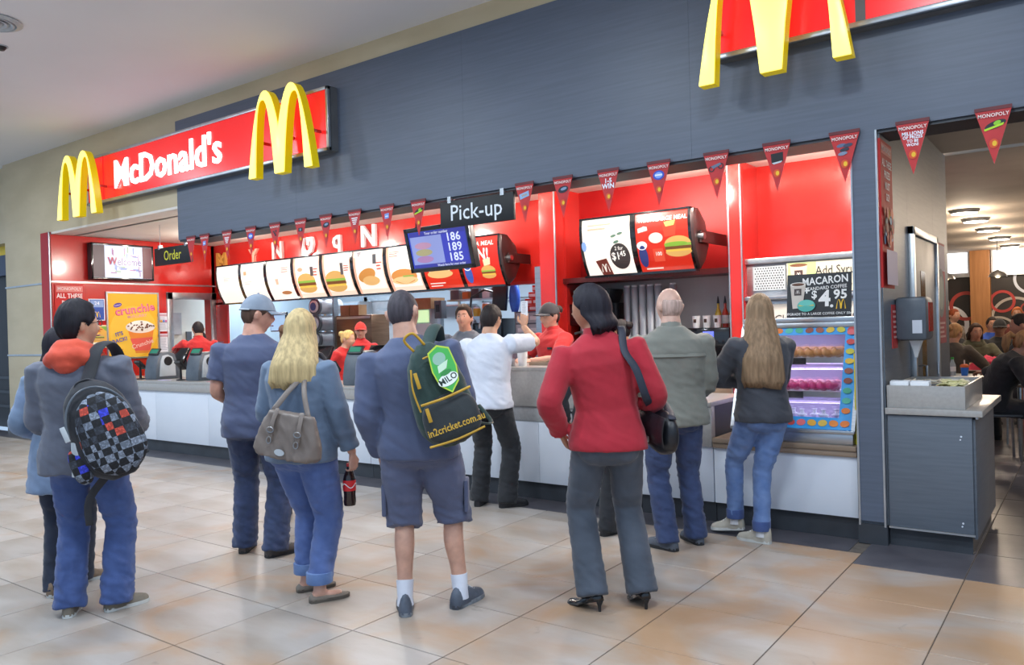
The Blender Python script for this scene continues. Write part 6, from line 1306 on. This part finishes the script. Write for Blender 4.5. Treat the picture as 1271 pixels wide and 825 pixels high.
# ---- woman in the red jacket
P = (-2.07, 3.70, R(33)); A = Person('woman with short dark hair in a fitted red jacket, charcoal trousers and black heels', P[:2], P[2], 1.72, girth=1.0, sw=.176, side=-R(7), pel=(-.035, 0, 0), feet=feet_at(P, (-2.17, 3.60), (-1.97, 3.78), (.75, .25), (.045, .045)), hands={'L': (-.28, .06, .92), 'R': (.20, .16, .98)}, poles={'L': (-.5, -1, 0), 'R': (.4, -1, -.2)}, head=(R(58), R(-5)), skin='#b98468', fem=True, z0=0)
A.hand_pose = {'L': {'d': (.3, .5, -.8), 'n': (.9, .3, .2)}, 'R': {'d': (-.4, .7, -.2), 'n': (-.6, -.1, .7)}}
A.hair('long', '#1e1c24', seed=11, length=.11, wid=.10, back=.0).body().top('jacket', cloth('red_wool_jacket', '#b32234', '#a01c2c', scale=5, bump=.1), .86, .018, .96, .018, .003, 17, flare=.016, collar=True, g2=1.03).trousers('trousers', cloth('charcoal_wool', '#4d5562', '#434b57', scale=5, bump=.1), ankle=.082, knee=.078, thigh=.100, amp=.003, seed=18, hem=.0).shoes(mat('black_patent', '#17181b', .2, coat=.4, col2='#141517', scale=10), BSOLE, 'heel', L=.255)
PE = A
# ---- bald man in the green grey jacket
P = (-2.28, 4.88, R(34)); A = Person('bald man in a grey green jacket and dark blue jeans facing the coffee counter', P[:2], P[2], 1.74, girth=1.05, sw=.193, feet=feet_at(P, (-2.31, 4.82), (-2.22, 5.06), (.7, .3)), hands={'L': (-.18, .26, 1.02), 'R': (.18, .26, 1.0)}, poles={'L': (-.32, -1, -.3), 'R': (.32, -1, -.3)}, head=(R(22), R(-4)), skin='#d2aa98')
A.hand_pose = {'L': {'d': (.5, .8, 0), 'n': (.5, -.2, .8)}, 'R': {'d': (-.5, .8, 0), 'n': (-.5, -.2, .8)}}
A.hair('balding', '#a08a80', .0045, .0003, 12).body().top('jacket', cloth('grey_green_canvas', '#80827a', '#73756d', scale=5), .83, .036, 1, .028, .006, 19, flare=.01, collar=True, g2=1.08).trousers('jeans', cloth('indigo_denim', '#38486f', '#2e3c60', scale=12, bump=.3, bscale=400), ankle=.072, knee=.074, amp=.006, seed=20, hem=.02).shoes(mat('grey_suede', '#5a606a', .8, col2='#4c525c', scale=16), BSOLE, lace=M_lgray)
yk = MB(); yk.loft([[v*A.k for v in A.ring(1.285, .222, .170, -.002, 30, 2.3)], [v*A.k for v in A.ring(1.29, .231, .181, -.002, 30, 2.3)], [v*A.k for v in A.ring(1.31, .226, .172, -.002, 30, 2.3)]], cap=False); yk.build('back_yoke_seam', MATS['grey_green_canvas'], A.root)
# ---- girl at the cake case
P = (-1.84, 5.34, R(40)); A = Person('girl with very long brown hair, charcoal jumper and pale jeans by the cake case', P[:2], P[2], 1.68, girth=.93, sw=.165, feet=feet_at(P, (-2.08, 5.42), (-1.85, 5.29), (.9, .75), (.03, 0)), hands={'L': (-.06, .25, 1.08), 'R': (-.02, .27, 1.02)}, poles={'L': (-1, -.1, -.5), 'R': (1, -.2, -.6)}, head=(R(-16), R(-3)), skin='#d2a690', fem=True)
A.hand_pose = {'L': {'d': (-.3, .3, .8), 'n': (.4, -.9, 0), 'curl': .6}, 'R': {'d': (-.9, .4, .2), 'n': (.2, -.4, .8), 'curl': .5}}
A.hair('long', '#7c664f', seed=13, length=.47, wid=.14, back=.085).body().top('jumper', cloth('charcoal_fleece', '#43464e', '#393c44', scale=6), .85, .024, .98, .022, .005, 21, g2=1.0).trousers('jeans', DENIML, ankle=.055, hem=.075, knee=.062, thigh=.094, amp=.004, seed=22, cuffm=DENIM).socks(cloth('white_sock', '#d4d4d6', '#c4c4c8'), .16).shoes(mat('dusty_canvas', '#b5afa2', .85, col2='#a59f92', scale=14), WSOLE, 'high', lace=M_paper, L=.26)
PF = A
# ---- person hidden behind the red jacket
P = (-2.95, 4.98, R(20)); A = Person('person in dark clothes almost hidden behind the woman in the red jacket', P[:2], P[2], 1.50, girth=.95, sw=.16, feet=feet_at(P, (-3.06, 4.98), (-2.84, 4.94), (.5, -.6)), skin='#b98a70', voxel=.012, fine=False)
A.hair('short', '#241f22', .014, .003, 14).body().top('jacket', cloth('dark_slate_wool', '#33363e', '#2b2e35'), .82, .02, 1, .016, .003, 23).trousers('trousers', MATS['black_twill'], seed=24).shoes(M_black, BSOLE)
# ------------------------------------------------------------------ staff
REDP = cloth('red_polo', '#d02c2c', '#bc2424', scale=6)
def name_badge(A, x, z, y=.150): t = MB(); t.box(-.03, .03, -.004, .004, -.011, .011, Matrix.Translation(A.at(z, x, y)*A.k)); t.build('name_badge', M_black, A.root)
P = (-4.46, 6.80, R(170)); A = Person('cashier woman in a red polo shirt and dark visor cap serving at the pick-up counter', P[:2], P[2], 1.74, girth=1.02, sw=.172, lean=R(6), hands={'L': (-.05, .42, 1.17), 'R': (.17, .30, 1.18)}, poles={'L': (-1, -.4, -.6), 'R': (1, -.4, -.6)}, head=(R(-12), R(-4)), skin='#cf9c86', face=True, fem=True)
A.hand_pose = {'L': {'d': (.1, 1, 0), 'n': (.4, 0, -1), 'curl': .4}, 'R': {'d': (-.2, 1, 0), 'n': (-.4, 0, -1), 'curl': .4}}
A.hair('bun', '#2e2220', seed=15).body().top('polo_shirt', REDP, .86, .018, .42, .022, .005, 25, collar=True).trousers('trousers', MATS['black_cotton'], seed=26).shoes(M_black, BSOLE).cap(cloth('dark_cap', '#2c2a30', '#242228'), strap=mat('red_piping', '#d84838', .6, col2='#c84030', scale=8)); name_badge(A, -.08, 1.31)
P = (-5.60, 6.80, R(196)); A = Person('dark haired man in a grey shirt looking down behind the pick-up counter', P[:2], P[2], 1.76, girth=1.05, sw=.195, lean=R(14), hands={'L': (-.16, .34, 1.12), 'R': (.16, .36, 1.12)}, poles={'L': (-1, -.3, -.5), 'R': (1, -.3, -.5)}, head=(R(8), R(-24)), skin='#c38f78', face=True)
A.hand_pose = {'L': {'d': (.2, 1, -.1), 'n': (0, 0, -1), 'curl': .3}, 'R': {'d': (-.2, 1, -.1), 'n': (0, 0, -1), 'curl': .3}}
A.hair('short', '#33261f', .016, .006, 16, top=.02).body().top('shirt', cloth('slate_grey_shirt', '#5a5f6a', '#4e535e', scale=6), .86, .02, .5, .022, .006, 27).trousers('trousers', MATS['black_cotton'], seed=28).shoes(M_black, BSOLE)
P = (-8.63, 8.02, R(225)); A = Person('young worker in a bright red cap facing the queue from the kitchen', P[:2], P[2], 1.64, girth=.97, sw=.175, head=(R(-2), R(-2)), skin='#d8a890', face=True, voxel=.011, fine=False)
A.hair('short', '#3a2a24', .006, .002, 17).body().top('polo_shirt', REDP, .86, .018, .42, .02, .004, 29, collar=True).trousers('trousers', MATS['black_cotton'], seed=30).shoes(M_black, BSOLE).cap(cloth('red_cap', '#e03c34', '#cc322c'))
P = (-8.02, 7.05, R(-70)); A = Person('blonde worker in red bent over the tills, mostly hidden by the long haired woman', P[:2], P[2], 1.55, girth=1, sw=.165, lean=R(18), head=(0, R(-10)), skin='#d8a88c', voxel=.012, fine=False, fem=True)
A.hair('bun', '#c8a468', seed=18).body().top('polo_shirt', REDP, .86, .018, .42, .02, .004, 31).trousers('trousers', MATS['black_cotton'], seed=32).shoes(M_black, BSOLE)
P = (-11.22, 7.06, R(62)); A = Person('worker in a red polo shirt reaching for a till, seen from behind', P[:2], P[2], 1.75, girth=1.03, sw=.19, lean=R(8), hands={'L': (-.30, .42, 1.28), 'R': (.2, .25, 1.0)}, poles={'L': (-1, -.2, -.7), 'R': (1, -.6, -.3)}, head=(R(8), 0), skin='#c09072', voxel=.010)
A.hand_pose = {'L': {'d': (-.4, 1, -.1), 'n': (.1, 0, -1), 'curl': .25}}
A.hair('short', '#231d1e', .010, .003, 19).body().top('polo_shirt', REDP, .84, .018, .42, .022, .005, 33, collar=True).trousers('trousers', MATS['black_cotton'], seed=34).shoes(M_black, BSOLE)
P = (-11.95, 7.55, R(190)); A = Person('dark haired worker facing out just behind the reaching worker by the steel door frame', P[:2], P[2], 1.60, girth=.97, sw=.17, head=(R(-25), 0), skin='#c89a80', face=True, voxel=.012, fine=False)
A.hair('short', '#221c1e', .014, .004, 20).body().top('shirt', cloth('lime_vest', '#8cc43c', '#7cb232'), .84, .018, .42, .022, .004, 35).trousers('trousers', MATS['black_cotton'], seed=36).shoes(M_black, BSOLE)
P = (-3.85, 7.20, R(70)); A = Person('dark haired worker in a red shirt bending down beside the steel cup tubes', P[:2], P[2], 1.56, girth=.98, sw=.168, lean=R(10), head=(R(10), R(-10)), skin='#b98868', voxel=.012, fine=False)
A.hair('bun', '#1d191b', seed=21).body().top('polo_shirt', REDP, .84, .018, .42, .022, .004, 37).trousers('trousers', MATS['black_cotton'], seed=38).shoes(M_black, BSOLE)
# ------------------------------------------------------------------ things the queue carries
t = thing('cola_bottle', 'small bottle of dark cola with a red label held by the long haired woman', 'bottle')
w = PB.world(PB.arm['R'][2]); hd = w+Vector((0, 0, -.085)); f_ = Matrix.Rotation(P[2]*0+R(14), 3, 'Z') @ Vector((-.034, .012, 0)); t.location = (hd.x+f_.x, hd.y+f_.y, hd.z-.215)
MB().lathe([(.024, .004), (.032, .0), (.036, .02), (.033, .06), (.036, .1), (.036, .15), (.026, .185), (.014, .21), (.0125, .225)], n=20).build('cola', mat('dark_cola', '#241312', .12, coat=.5, col2='#2a1614', scale=6), t, smooth=60)
MB().lathe([(.0368, .085), (.0372, .145)], n=20, cap=False).build('label', mat('red_label', '#d82a2e', .4, col2='#cc2428', scale=6), t); MB().lathe([(.0145, .222), (.0145, .24)], n=16).build('cap', mat('red_cap_plastic', '#c8282c', .4, col2='#bc2226', scale=6), t)
wv = MB(); wv.tube([(.0375*math.cos(a), .0375*math.sin(a), .115+.012*math.sin(3*a)) for a in [2*PI*i/24 for i in range(25)]], .0028, 5); wv.build('label_wave', M_paper, t)
t = thing('receipt', 'white paper receipt held up by the man in the white t-shirt', 'receipt'); w = PD.world(PD.arm['R'][2]+V(0, .02, .11)); t.location = w
rc = MB(); rc.loft([[(-.03, .002*k, .028*k-.02), (.03, .002*k, .028*k-.02), (.03, .002*k+.001, .028*k-.02), (-.03, .002*k+.001, .028*k-.02)] for k in range(6)]); rc.build('paper', M_paper, t); p = Print(z=0); p.lines(-.02, .02, .11, 7, .014, .004, '#9aa0aa'); q = p.build(t); q.matrix_local = front(0, -.0006, -.0)
t.rotation_euler = (0, 0, R(20))
t = thing('mobile_phone', 'small dark mobile phone in the hand of the girl at the cake case', 'phone'); w = PF.world(PF.arm['L'][2]+V(-.03, .07, .07)); t.location = w; t.rotation_euler = (R(35), 0, R(70)); MB().box(-.034, .034, -.004, .004, -.066, .066).build('casing', M_blackg, t, bevel=.006); MB().box(-.03, .03, -.0048, -.004, -.056, .056).build('display', mat('phone_display', '#3a4048', .1, col2='#343a42', scale=6), t)
t = thing('paper_scrap', 'small white paper scrap on the floor tiles behind the red jacketed woman', 'paper', (-3.05, 5.40, .0)); sc_ = MB(); sc_.loft([[(-.06+.03*k, -.035, .002+.004*(k % 2)), (-.06+.03*k, .035, .003+.004*(k % 2)), (-.06+.03*k, .035, .001+.004*(k % 2)), (-.06+.03*k, -.035, .0005+.004*(k % 2))] for k in range(5)]); sc_.build('sheet', M_paper, t)
# bags: built in the carrier's own frame
def bag_root(A, name, label, cat):
    t = thing(name, label, cat, A.root.location, A.root.rotation_euler.z); return t
def blob(mb_fn, vox, sm, m, name, parent, wr=None):
    mb = MB(); mb_fn(mb); me = remesh(mb, vox, sm, wr); return link(name, me, m, parent)
def pack_rings(c, w, d, h, lean=0, top=.8, ns=26):
    R_ = []
    for k in range(13):
        t = k/12; z = -h/2+h*t; f = (1-abs(2*t-1)**3.2)**.5 if 0 < t < 1 else .25; f = max(f, .3); wx = w*f*(1-(1-top)*t); dy = d*f*(1-.25*t)
        ring = []
        for i in range(ns):
            a = 2*PI*i/ns; cc, q = math.cos(a), math.sin(a); ring.append(Vector((wx*math.copysign(abs(cc)**.72, cc), dy*math.copysign(abs(q)**.72, q), z)))
        R_.append(ring)
    return R_
def strap(t, pts, wd, th, m, name='strap', side_axis=(1, 0, 0)):
    mb = MB(); limb(mb, [Vector(p) for p in pts], [(wd, th)]*len(pts), side_axis, 10, 4); return mb.build(name, m, t, smooth=60)
# checked backpack of the man with the orange hood
CHK = mat('checked_canvas', '#22242c', .8, col2='#2c2e36', scale=10)
def checks():
    m = CHK; nt = m.node_tree; N = nt.nodes; L = nt.links; b = N['Principled BSDF']; tc = N.new('ShaderNodeTexCoord'); mp = N.new('ShaderNodeMapping'); mp.inputs['Rotation'].default_value = (0, R(20), R(8)); L.new(tc.outputs['Object'], mp.inputs[0])
    sc = 17.5
    c = N.new('ShaderNodeTexChecker'); c.inputs['Scale'].default_value = sc*1.5; L.new(mp.outputs[0], c.inputs['Vector'])
    vm = N.new('ShaderNodeVectorMath'); vm.operation = 'SCALE'; vm.inputs['Scale'].default_value = sc*1.5; L.new(mp.outputs[0], vm.inputs[0]); fl = N.new('ShaderNodeVectorMath'); fl.operation = 'FLOOR'; L.new(vm.outputs[0], fl.inputs[0])
    w = N.new('ShaderNodeTexWhiteNoise'); w.noise_dimensions = '3D'; L.new(fl.outputs[0], w.inputs['Vector'])
    r = N.new('ShaderNodeValToRGB'); r.color_ramp.interpolation = 'CONSTANT'; e = r.color_ramp.elements; e[0].position = 0; e[0].color = (*lin('#7c8798'), 1); e[1].position = .55; e[1].color = (*lin('#3a404c'), 1)
    for pos, cc in ((.66, '#8b95a6'), (.86, '#d2503e'), (.93, '#3c46d8')): x = e.new(pos); x.color = (*lin(cc), 1)
    L.new(w.outputs['Value'], r.inputs['Fac']); n = N.new('ShaderNodeTexNoise'); n.inputs['Scale'].default_value = 90; L.new(tc.outputs['Object'], n.inputs['Vector'])
    mx = N.new('ShaderNodeMix'); mx.data_type = 'RGBA'; mx.inputs[7].default_value = (*lin('#1c1e25'), 1); L.new(c.outputs['Fac'], mx.inputs[0]); L.new(r.outputs['Color'], mx.inputs[6])
    r2 = N.new('ShaderNodeValToRGB'); r2.color_ramp.elements[0].position = .52; r2.color_ramp.elements[1].position = .56; L.new(n.outputs['Fac'], r2.inputs['Fac']); m2 = N.new('ShaderNodeMix'); m2.data_type = 'RGBA'; m2.blend_type = 'MULTIPLY'; m2.inputs[0].default_value = .45
    L.new(mx.outputs[2], m2.inputs[6]); L.new(r2.outputs['Color'], m2.inputs[7]); L.new(m2.outputs[2], b.inputs['Base Color'])
checks()
BLKN = cloth('black_nylon', '#23252d', '#1b1d23', scale=12, rough=.7)
t = bag_root(PA, 'checked_backpack', 'black backpack with a grey, red and blue checked front hanging from the orange hooded man', 'backpack')
cM = Matrix.Translation((.20, -.27, 1.03)) @ Matrix.Rotation(R(-22), 4, 'Y') @ Matrix.Rotation(R(22), 4, 'Z')
def f1(mb): mb.loft([[cM @ v for v in r] for r in pack_rings(0, .180, .10, .53)])
blob(f1, .009, 3, BLKN, 'main_bag', t, folds(.004, 9, 9, 2))
def f2(mb): mb.loft([[cM @ (v+V(.02, -.085, -.035)) for v in r] for r in pack_rings(0, .160, .065, .43, top=.78)])
blob(f2, .008, 3, CHK, 'checked_front', t, folds(.002, 10, 10, 5))
def f3(mb): mb.loft([[cM @ (v+V(-.165, .0, -.13)) for v in r] for r in pack_rings(0, .05, .07, .2)])
blob(f3, .008, 3, CHK, 'side_pocket', t)
def f4(mb): mb.loft([[cM @ (v+V(0, 0, 0)) for v in r] for r in [[V(.03*math.cos(2*PI*i/14)-.165, .03*math.sin(2*PI*i/14), z) for i in range(14)] for z in (-.16, .0)]])
zp = MB(); zp.box(-.012, .012, -.005, .005, -.04, .04, cM @ Matrix.Translation((-.165, -.085, .04))); zp.build('zip_pull', M_lgray, t, bevel=.003)
zz = MB(); zz.tube([cM @ V(.155*math.cos(a), -.075, .005+.215*math.sin(a)) for a in [PI*.98-PI*i/20*.96 for i in range(21)]], .006, 6); zz.build('zip', M_grayp, t)
sh = PA.arm['R'][0]*PA.k
strap(t, [cM @ V(-.02, .06, .22), V(sh.x-.06, sh.y-.15, sh.z-.04), V(sh.x-.05, sh.y-.09, sh.z+.075), V(sh.x-.035, sh.y+.02, sh.z+.105), V(sh.x-.03, sh.y+.13, sh.z+.03), V(sh.x-.03, sh.y+.165, sh.z-.12)], .036, .012, BLKN, 'shoulder_strap')
strap(t, [cM @ V(.14, .05, -.18), V(.30, -.12, .86), V(.27, .05, .98)], .014, .004, BLKN, 'lower_strap'); strap(t, [cM @ V(-.03, .05, -.2), V(.09, -.21, .66), V(.085, -.205, .52)], .020, .003, BLKN, 'hanging_strap'); strap(t, [cM @ V(.15, -.03, -.19), V(.32, -.27, .86), V(.36, -.25, .82)], .012, .004, BLKN, 'side_strap')
strap(t, [cM @ V(-.05, -.02, .225), cM @ V(-.03, -.02, .265), cM @ V(.03, -.02, .265), cM @ V(.05, -.02, .225)], .008, .006, BLKN, 'grab_loop', (0, 1, 0))
t2 = thing('drink_bottle', 'white topped drink bottle standing in the side pocket of the checked backpack', 'bottle'); q = PA.root.location+Matrix.Rotation(PA.root.rotation_euler.z, 3, 'Z') @ (cM @ V(-.165, -.02, -.10)); t2.location = q
MB().lathe([(.028, -.08), (.028, .09), (.018, .11)], n=16).build('bottle_wall', M_lgray, t2); MB().lathe([(.022, .105), (.022, .135), (.016, .14)], n=16).build('cap', M_white, t2)
# taupe shoulder bag
TP = mat('taupe_leather', '#7b7069', .45, col2='#6e635c', scale=7, bump=.2, bscale=120)
t = bag_root(PB, 'shoulder_bag', 'taupe leather shoulder bag with steel buckles hanging behind the long haired woman', 'bag')
cM = Matrix.Translation((.10, -.235, .97)) @ Matrix.Rotation(R(10), 4, 'Y') @ Matrix.Rotation(R(8), 4, 'Z')
def f5(mb):
    rr = []
    for k in range(11):
        u = k/10; z = -.14+.24*u; w_ = .20*(1-.34*u**1.6)*(.86 if k == 0 else 1); d_ = .07*(1-.55*u)+.01; rr.append([cM @ V(w_*math.copysign(abs(math.cos(a))**.7, math.cos(a)), d_*math.copysign(abs(math.sin(a))**.8, math.sin(a)), z) for a in [2*PI*i/26 for i in range(26)]])
    mb.loft(rr)
blob(f5, .008, 3, TP, 'bag_body', t, folds(.006, 12, 7, 3))
for x in (-.07, .09): strap(t, [cM @ V(x, -.075, -.05), cM @ V(x, -.072, .04), cM @ V(x*.9, -.04, .12)], .014, .005, TP, 'buckle_strap'); b = MB(); b.tube([cM @ V(x+.02*math.cos(a), -.084, .01+.014*math.sin(a)) for a in [2*PI*i/12 for i in range(13)]], .003, 5); b.build('buckle', M_chrome, t); b = MB(); b.tube([cM @ V(x+.013*math.cos(a), -.086, -.045+.018*math.sin(a)) for a in [2*PI*i/12 for i in range(13)]], .003, 5); b.build('ring', M_chrome, t)
b = MB(); b.loft([[cM @ V(.0+.03*math.cos(a)*u, -.088+.004*(1-u), -.10+.018*math.sin(a)*u) for a in [2*PI*i/20 for i in range(20)]] for u in (1, .85)]); b.build('badge', M_lgray, t)
sh = PB.arm['R'][0]*PB.k
strap(t, [cM @ V(-.11, 0, .10), V(.06, -.19, 1.18), V(sh.x-.075, sh.y-.125, sh.z-.06), V(sh.x-.07, sh.y-.07, sh.z+.06), V(sh.x-.06, sh.y+.02, sh.z+.075), V(sh.x-.05, sh.y+.11, sh.z-.02)], .016, .006, TP, 'handle', (1, .4, 0)); strap(t, [cM @ V(.10, 0, .09), V(.16, -.18, 1.16), V(sh.x-.045, sh.y-.11, sh.z-.06), V(sh.x-.045, sh.y-.05, sh.z+.06), V(sh.x-.04, sh.y+.04, sh.z+.065), V(sh.x-.04, sh.y+.12, sh.z-.05)], .014, .006, TP, 'handle', (1, .4, 0))
# dark green backpack
GRN = cloth('bottle_green_nylon', '#23403c', '#1c3632', scale=10, rough=.7); YEL = mat('yellow_piping', '#c49a2c', .6, col2='#b48c24', scale=10); DGR = cloth('dark_green_panel', '#2a3236', '#22292d', scale=12, rough=.7)
t = bag_root(PC, 'green_backpack', 'dark green backpack with yellow piping and a green drink badge on the navy pullover', 'backpack')
cM = Matrix.Translation((.085, -.255, 1.17)) @ Matrix.Rotation(R(-16), 4, 'Y') @ Matrix.Rotation(R(14), 4, 'Z')
def f6(mb): mb.loft([[cM @ v for v in r] for r in pack_rings(0, .170, .095, .53, top=.72)])
blob(f6, .009, 3, GRN, 'main_bag', t, folds(.005, 8, 9, 7))
def f7(mb): mb.loft([[cM @ (v+V(.012, -.072, -.125)) for v in r] for r in pack_rings(0, .150, .055, .25, top=.92)])
blob(f7, .008, 3, DGR, 'front_pocket', t, folds(.002, 9, 9, 8))
for nm, pts, r_ in (('pocket_piping', [V(-.12, -.118, -.02), V(0, -.134, -.018), V(.14, -.112, -.005)], .007), ('bottom_piping', [V(-.14, -.118, -.225), V(0, -.132, -.228), V(.15, -.112, -.215)], .006), ('side_piping', [V(-.128, -.108, -.05), V(-.132, -.098, .06), V(-.11, -.082, .16)], .005), ('top_piping', [V(-.04, -.092, .195), V(.03, -.09, .2), V(.1, -.075, .19)], .005)):
    m_ = MB(); P2, Q2 = smooth_path(pts, [(r_,)]*3, 5); m_.tube([cM @ v for v in P2], r_, 6); m_.build(nm, YEL, t)
for x, y, z, l in ((-.10, -.122, -.075, .07), (-.10, -.098, .10, .08)): m_ = MB(); m_.box(-.009, .009, -.004, .004, -l/2, l/2, cM @ Matrix.Translation((x, y-.012, z))); m_.build('zip_pull', YEL, t, bevel=.002)
fM = cM @ frame((.045, -.098, .115), (1, .05, 0), (0, .16, 1)); fM = fM @ Matrix.Translation((0, 0, .012))
p = Print(z=0); sp = [(0, .115), (.05, .09), (.058, .0), (.045, -.07), (0, -.115), (-.045, -.07), (-.058, .0), (-.05, .09)]
p.poly([(x*1.12, y*1.08) for x, y in sp], '#b8d43c'); p.poly(sp, '#3fae4c'); p.ell(-.01, .055, .035, .03, '#8fb8a4', rot=30); p.poly([(-.03, .02), (.03, .04), (.01, .0), (-.035, -.015)], '#c8e4c8'); p.ell(0, -.055, .055, .03, '#e8efe8', rot=14); p.text('MILO', 0, -.055, .042, '#20342a', .02, rot=14); p.ell(.0, -.02, .03, .012, '#2f8a40', rot=12)
q = p.build(t, 'badge'); q.matrix_local = fM
p = Print(z=0); p.text('in2cricket.com.au', 0, 0, .05, '#c8a032', .02, sx=.80); q = p.build(t, 'lettering'); q.matrix_local = cM @ frame((.015, -.142, -.16), (1, .02, .05), (0, .02, 1)); 
sh = PC.arm['R'][0]*PC.k
strap(t, [cM @ V(.0, .03, .25), V(sh.x-.085, sh.y-.14, sh.z+.01), V(sh.x-.06, sh.y-.07, sh.z+.085), V(sh.x-.045, sh.y+.02, sh.z+.105), V(sh.x-.04, sh.y+.12, sh.z+.02), V(sh.x-.04, sh.y+.15, sh.z-.12)], .034, .013, GRN, 'shoulder_strap')
strap(t, [cM @ V(-.06, -.01, .245), cM @ V(-.09, -.02, .31), cM @ V(-.04, -.03, .33), cM @ V(.0, -.02, .26)], .009, .007, YEL, 'grab_loop', (0, 1, 0)); strap(t, [cM @ V(.15, .05, -.2), V(.34, -.08, 1.0), V(.27, .06, 1.08)], .012, .005, GRN, 'lower_strap')
# black handbag of the woman in red
BL = mat('black_leather_bag', '#202228', .35, col2='#191b20', scale=9, bump=.15, bscale=110)
t = bag_root(PE, 'handbag', 'black leather handbag on a wide strap at the red jacketed woman\'s hip', 'bag')
cM = Matrix.Translation((.245, -.02, .93)) @ Matrix.Rotation(R(-68), 4, 'Z') @ Matrix.Rotation(R(8), 4, 'Y')
def f8(mb): mb.loft([[cM @ v for v in r] for r in pack_rings(0, .145, .06, .23, top=.9)])
blob(f8, .007, 2, BL, 'bag_body', t, folds(.003, 10, 9, 9))
fl_ = MB(); fl_.loft([[cM @ V(x*.138, -.064-.012*math.sin(PI*k/6), .105-.026*k) for x in (-1, -.5, 0, .5, 1)]+[cM @ V(x*.138, -.056-.012*math.sin(PI*k/6), .105-.026*k) for x in (1, .5, 0, -.5, -1)] for k in range(7)]); fl_.build('flap', BL, t, bevel=.003); b = MB(); b.box(-.015, .015, -.088, -.08, -.05, -.02, cM); b.build('clasp', M_chrome, t)
sh = PE.arm['R'][0]*PE.k
st = [cM @ V(-.10, 0, .09), PE.at(1.12, .205, -.13)*PE.k, PE.at(1.27, .17, -.15)*PE.k, V(sh.x-.045, sh.y-.105, sh.z-.03), V(sh.x-.05, sh.y-.045, sh.z+.075), V(sh.x-.05, sh.y+.03, sh.z+.08), V(sh.x-.02, sh.y+.12, sh.z-.06), V(.25, .11, 1.12), cM @ V(.11, 0, .09)]
strap(t, st, .021, .005, mat('black_webbing', '#2a3040', .6, col2='#222836', scale=20), 'strap', (1, .3, 0)); b = MB(); b.tube([cM @ V(-.10+.016*math.cos(a), 0, .10+.016*math.sin(a)) for a in [2*PI*i/12 for i in range(13)]], .004, 6); b.build('ring', M_chrome, t)
# ------------------------------------------------------------------ seated crowd in the dining room
def diner(loc, rot, label, hair, hc, topc, skin='#c09078', lean=R(5), head=(0, R(-5)), H=1.7, extra=None, face=True, vox=.015, fine=False, stand=False):
    A = Person(label, loc, rot, H, girth=1.05, sw=.185, lean=lean, sit=not stand, feet=None if stand else {'L': (-.12, .42, .1, 0), 'R': (.12, .42, -.1, 0)}, hands=None if stand else {'L': (-.16, .40, .82), 'R': (.16, .40, .82)}, poles={'L': (-1, -.4, -.5), 'R': (1, -.4, -.5)}, head=head, skin=skin, voxel=vox, fine=fine, face=face)
    A.hand_pose = {'L': {'d': (.3, 1, 0), 'n': (0, 0, -1)}, 'R': {'d': (-.3, 1, 0), 'n': (0, 0, -1)}}
    A.hair(hair, hc, seed=int(abs(loc[0]*100))) if hair != 'long' else A.hair('long', hc, seed=3, length=.25, wid=.11)
    A.body().top('top', cloth('top_'+topc.lstrip('#'), topc), .84, .024, 1, .02, .005, int(abs(loc[1]*7)))
    A.trousers('trousers', MATS['black_twill'], seed=3, ankle=.07).shoes(M_black, BSOLE)
    if not stand: chair(loc[0], loc[1], rot, 'dark dining chair under the ' + re.split(' sitting| looking| beside| behind| facing| eating| in front| before| bent', label)[0])
    if extra == 'hood': A.hood_down(MATS['top_'+topc.lstrip('#')])
    if extra == 'cap': A.cap(cloth('cap_'+topc.lstrip('#'), topc))
    return A
diner((-.86, 9.60), R(-75), 'person in a black coat with light brown tied hair bent over a dining table', 'ponytail', '#8a6a48', '#1f2024', lean=R(34), head=(0, R(-22)), H=1.72, vox=.011)
diner((-1.56, 11.98), R(-30), 'fair haired person in a grey brown coat sitting with back turned by the wall end', 'bun', '#9a7650', '#5a524a', H=1.72)
diner((-1.42, 13.12), R(200), 'woman in an olive hooded jacket looking this way over the pink jacket', 'long', '#3a2a24', '#5a5a44', head=(R(4), R(-4)), extra='hood', vox=.012)
diner((-1.86, 13.75), R(170), 'dark haired person in black beside the woman in the olive hooded jacket', 'short', '#1c1a1e', '#24252b', H=1.8)
diner((-1.22, 14.35), R(190), 'man in a dark cap and black jacket behind the olive hooded woman', 'short', '#2a2422', '#1e2026', extra='cap', H=1.75)
diner((-.64, 10.85), R(75), 'dark haired diner facing away from the pillar at the far side of the black coat', 'short', '#241f1f', '#2a2c33', head=(R(15), 0), H=1.85)
diner((-.52, 13.15), R(150), 'dark haired man eating beside the table with the pink jacket', 'short', '#1f1b1d', '#3a3d46', H=1.78)
diner((-2.02, 15.5), R(-120), 'red haired person standing out against the white ring of the mural', 'short', '#7a3c24', '#6a5a4c', H=1.62, stand=True)
diner((-2.15, 14.7), R(20), 'person in a dark blue cap in front of the red haired person', 'short', '#2a2a34', '#46587c', extra='cap', H=1.8)
diner((-1.07, 15.7), R(180), 'ginger haired person low against the small red ring', 'short', '#a05a30', '#7a3a34', H=1.62, stand=True)
diner((-1.5, 16.2), R(200), 'diner in bright blue before the timber post', 'short', '#2a2220', '#2f5cc8', H=1.8)
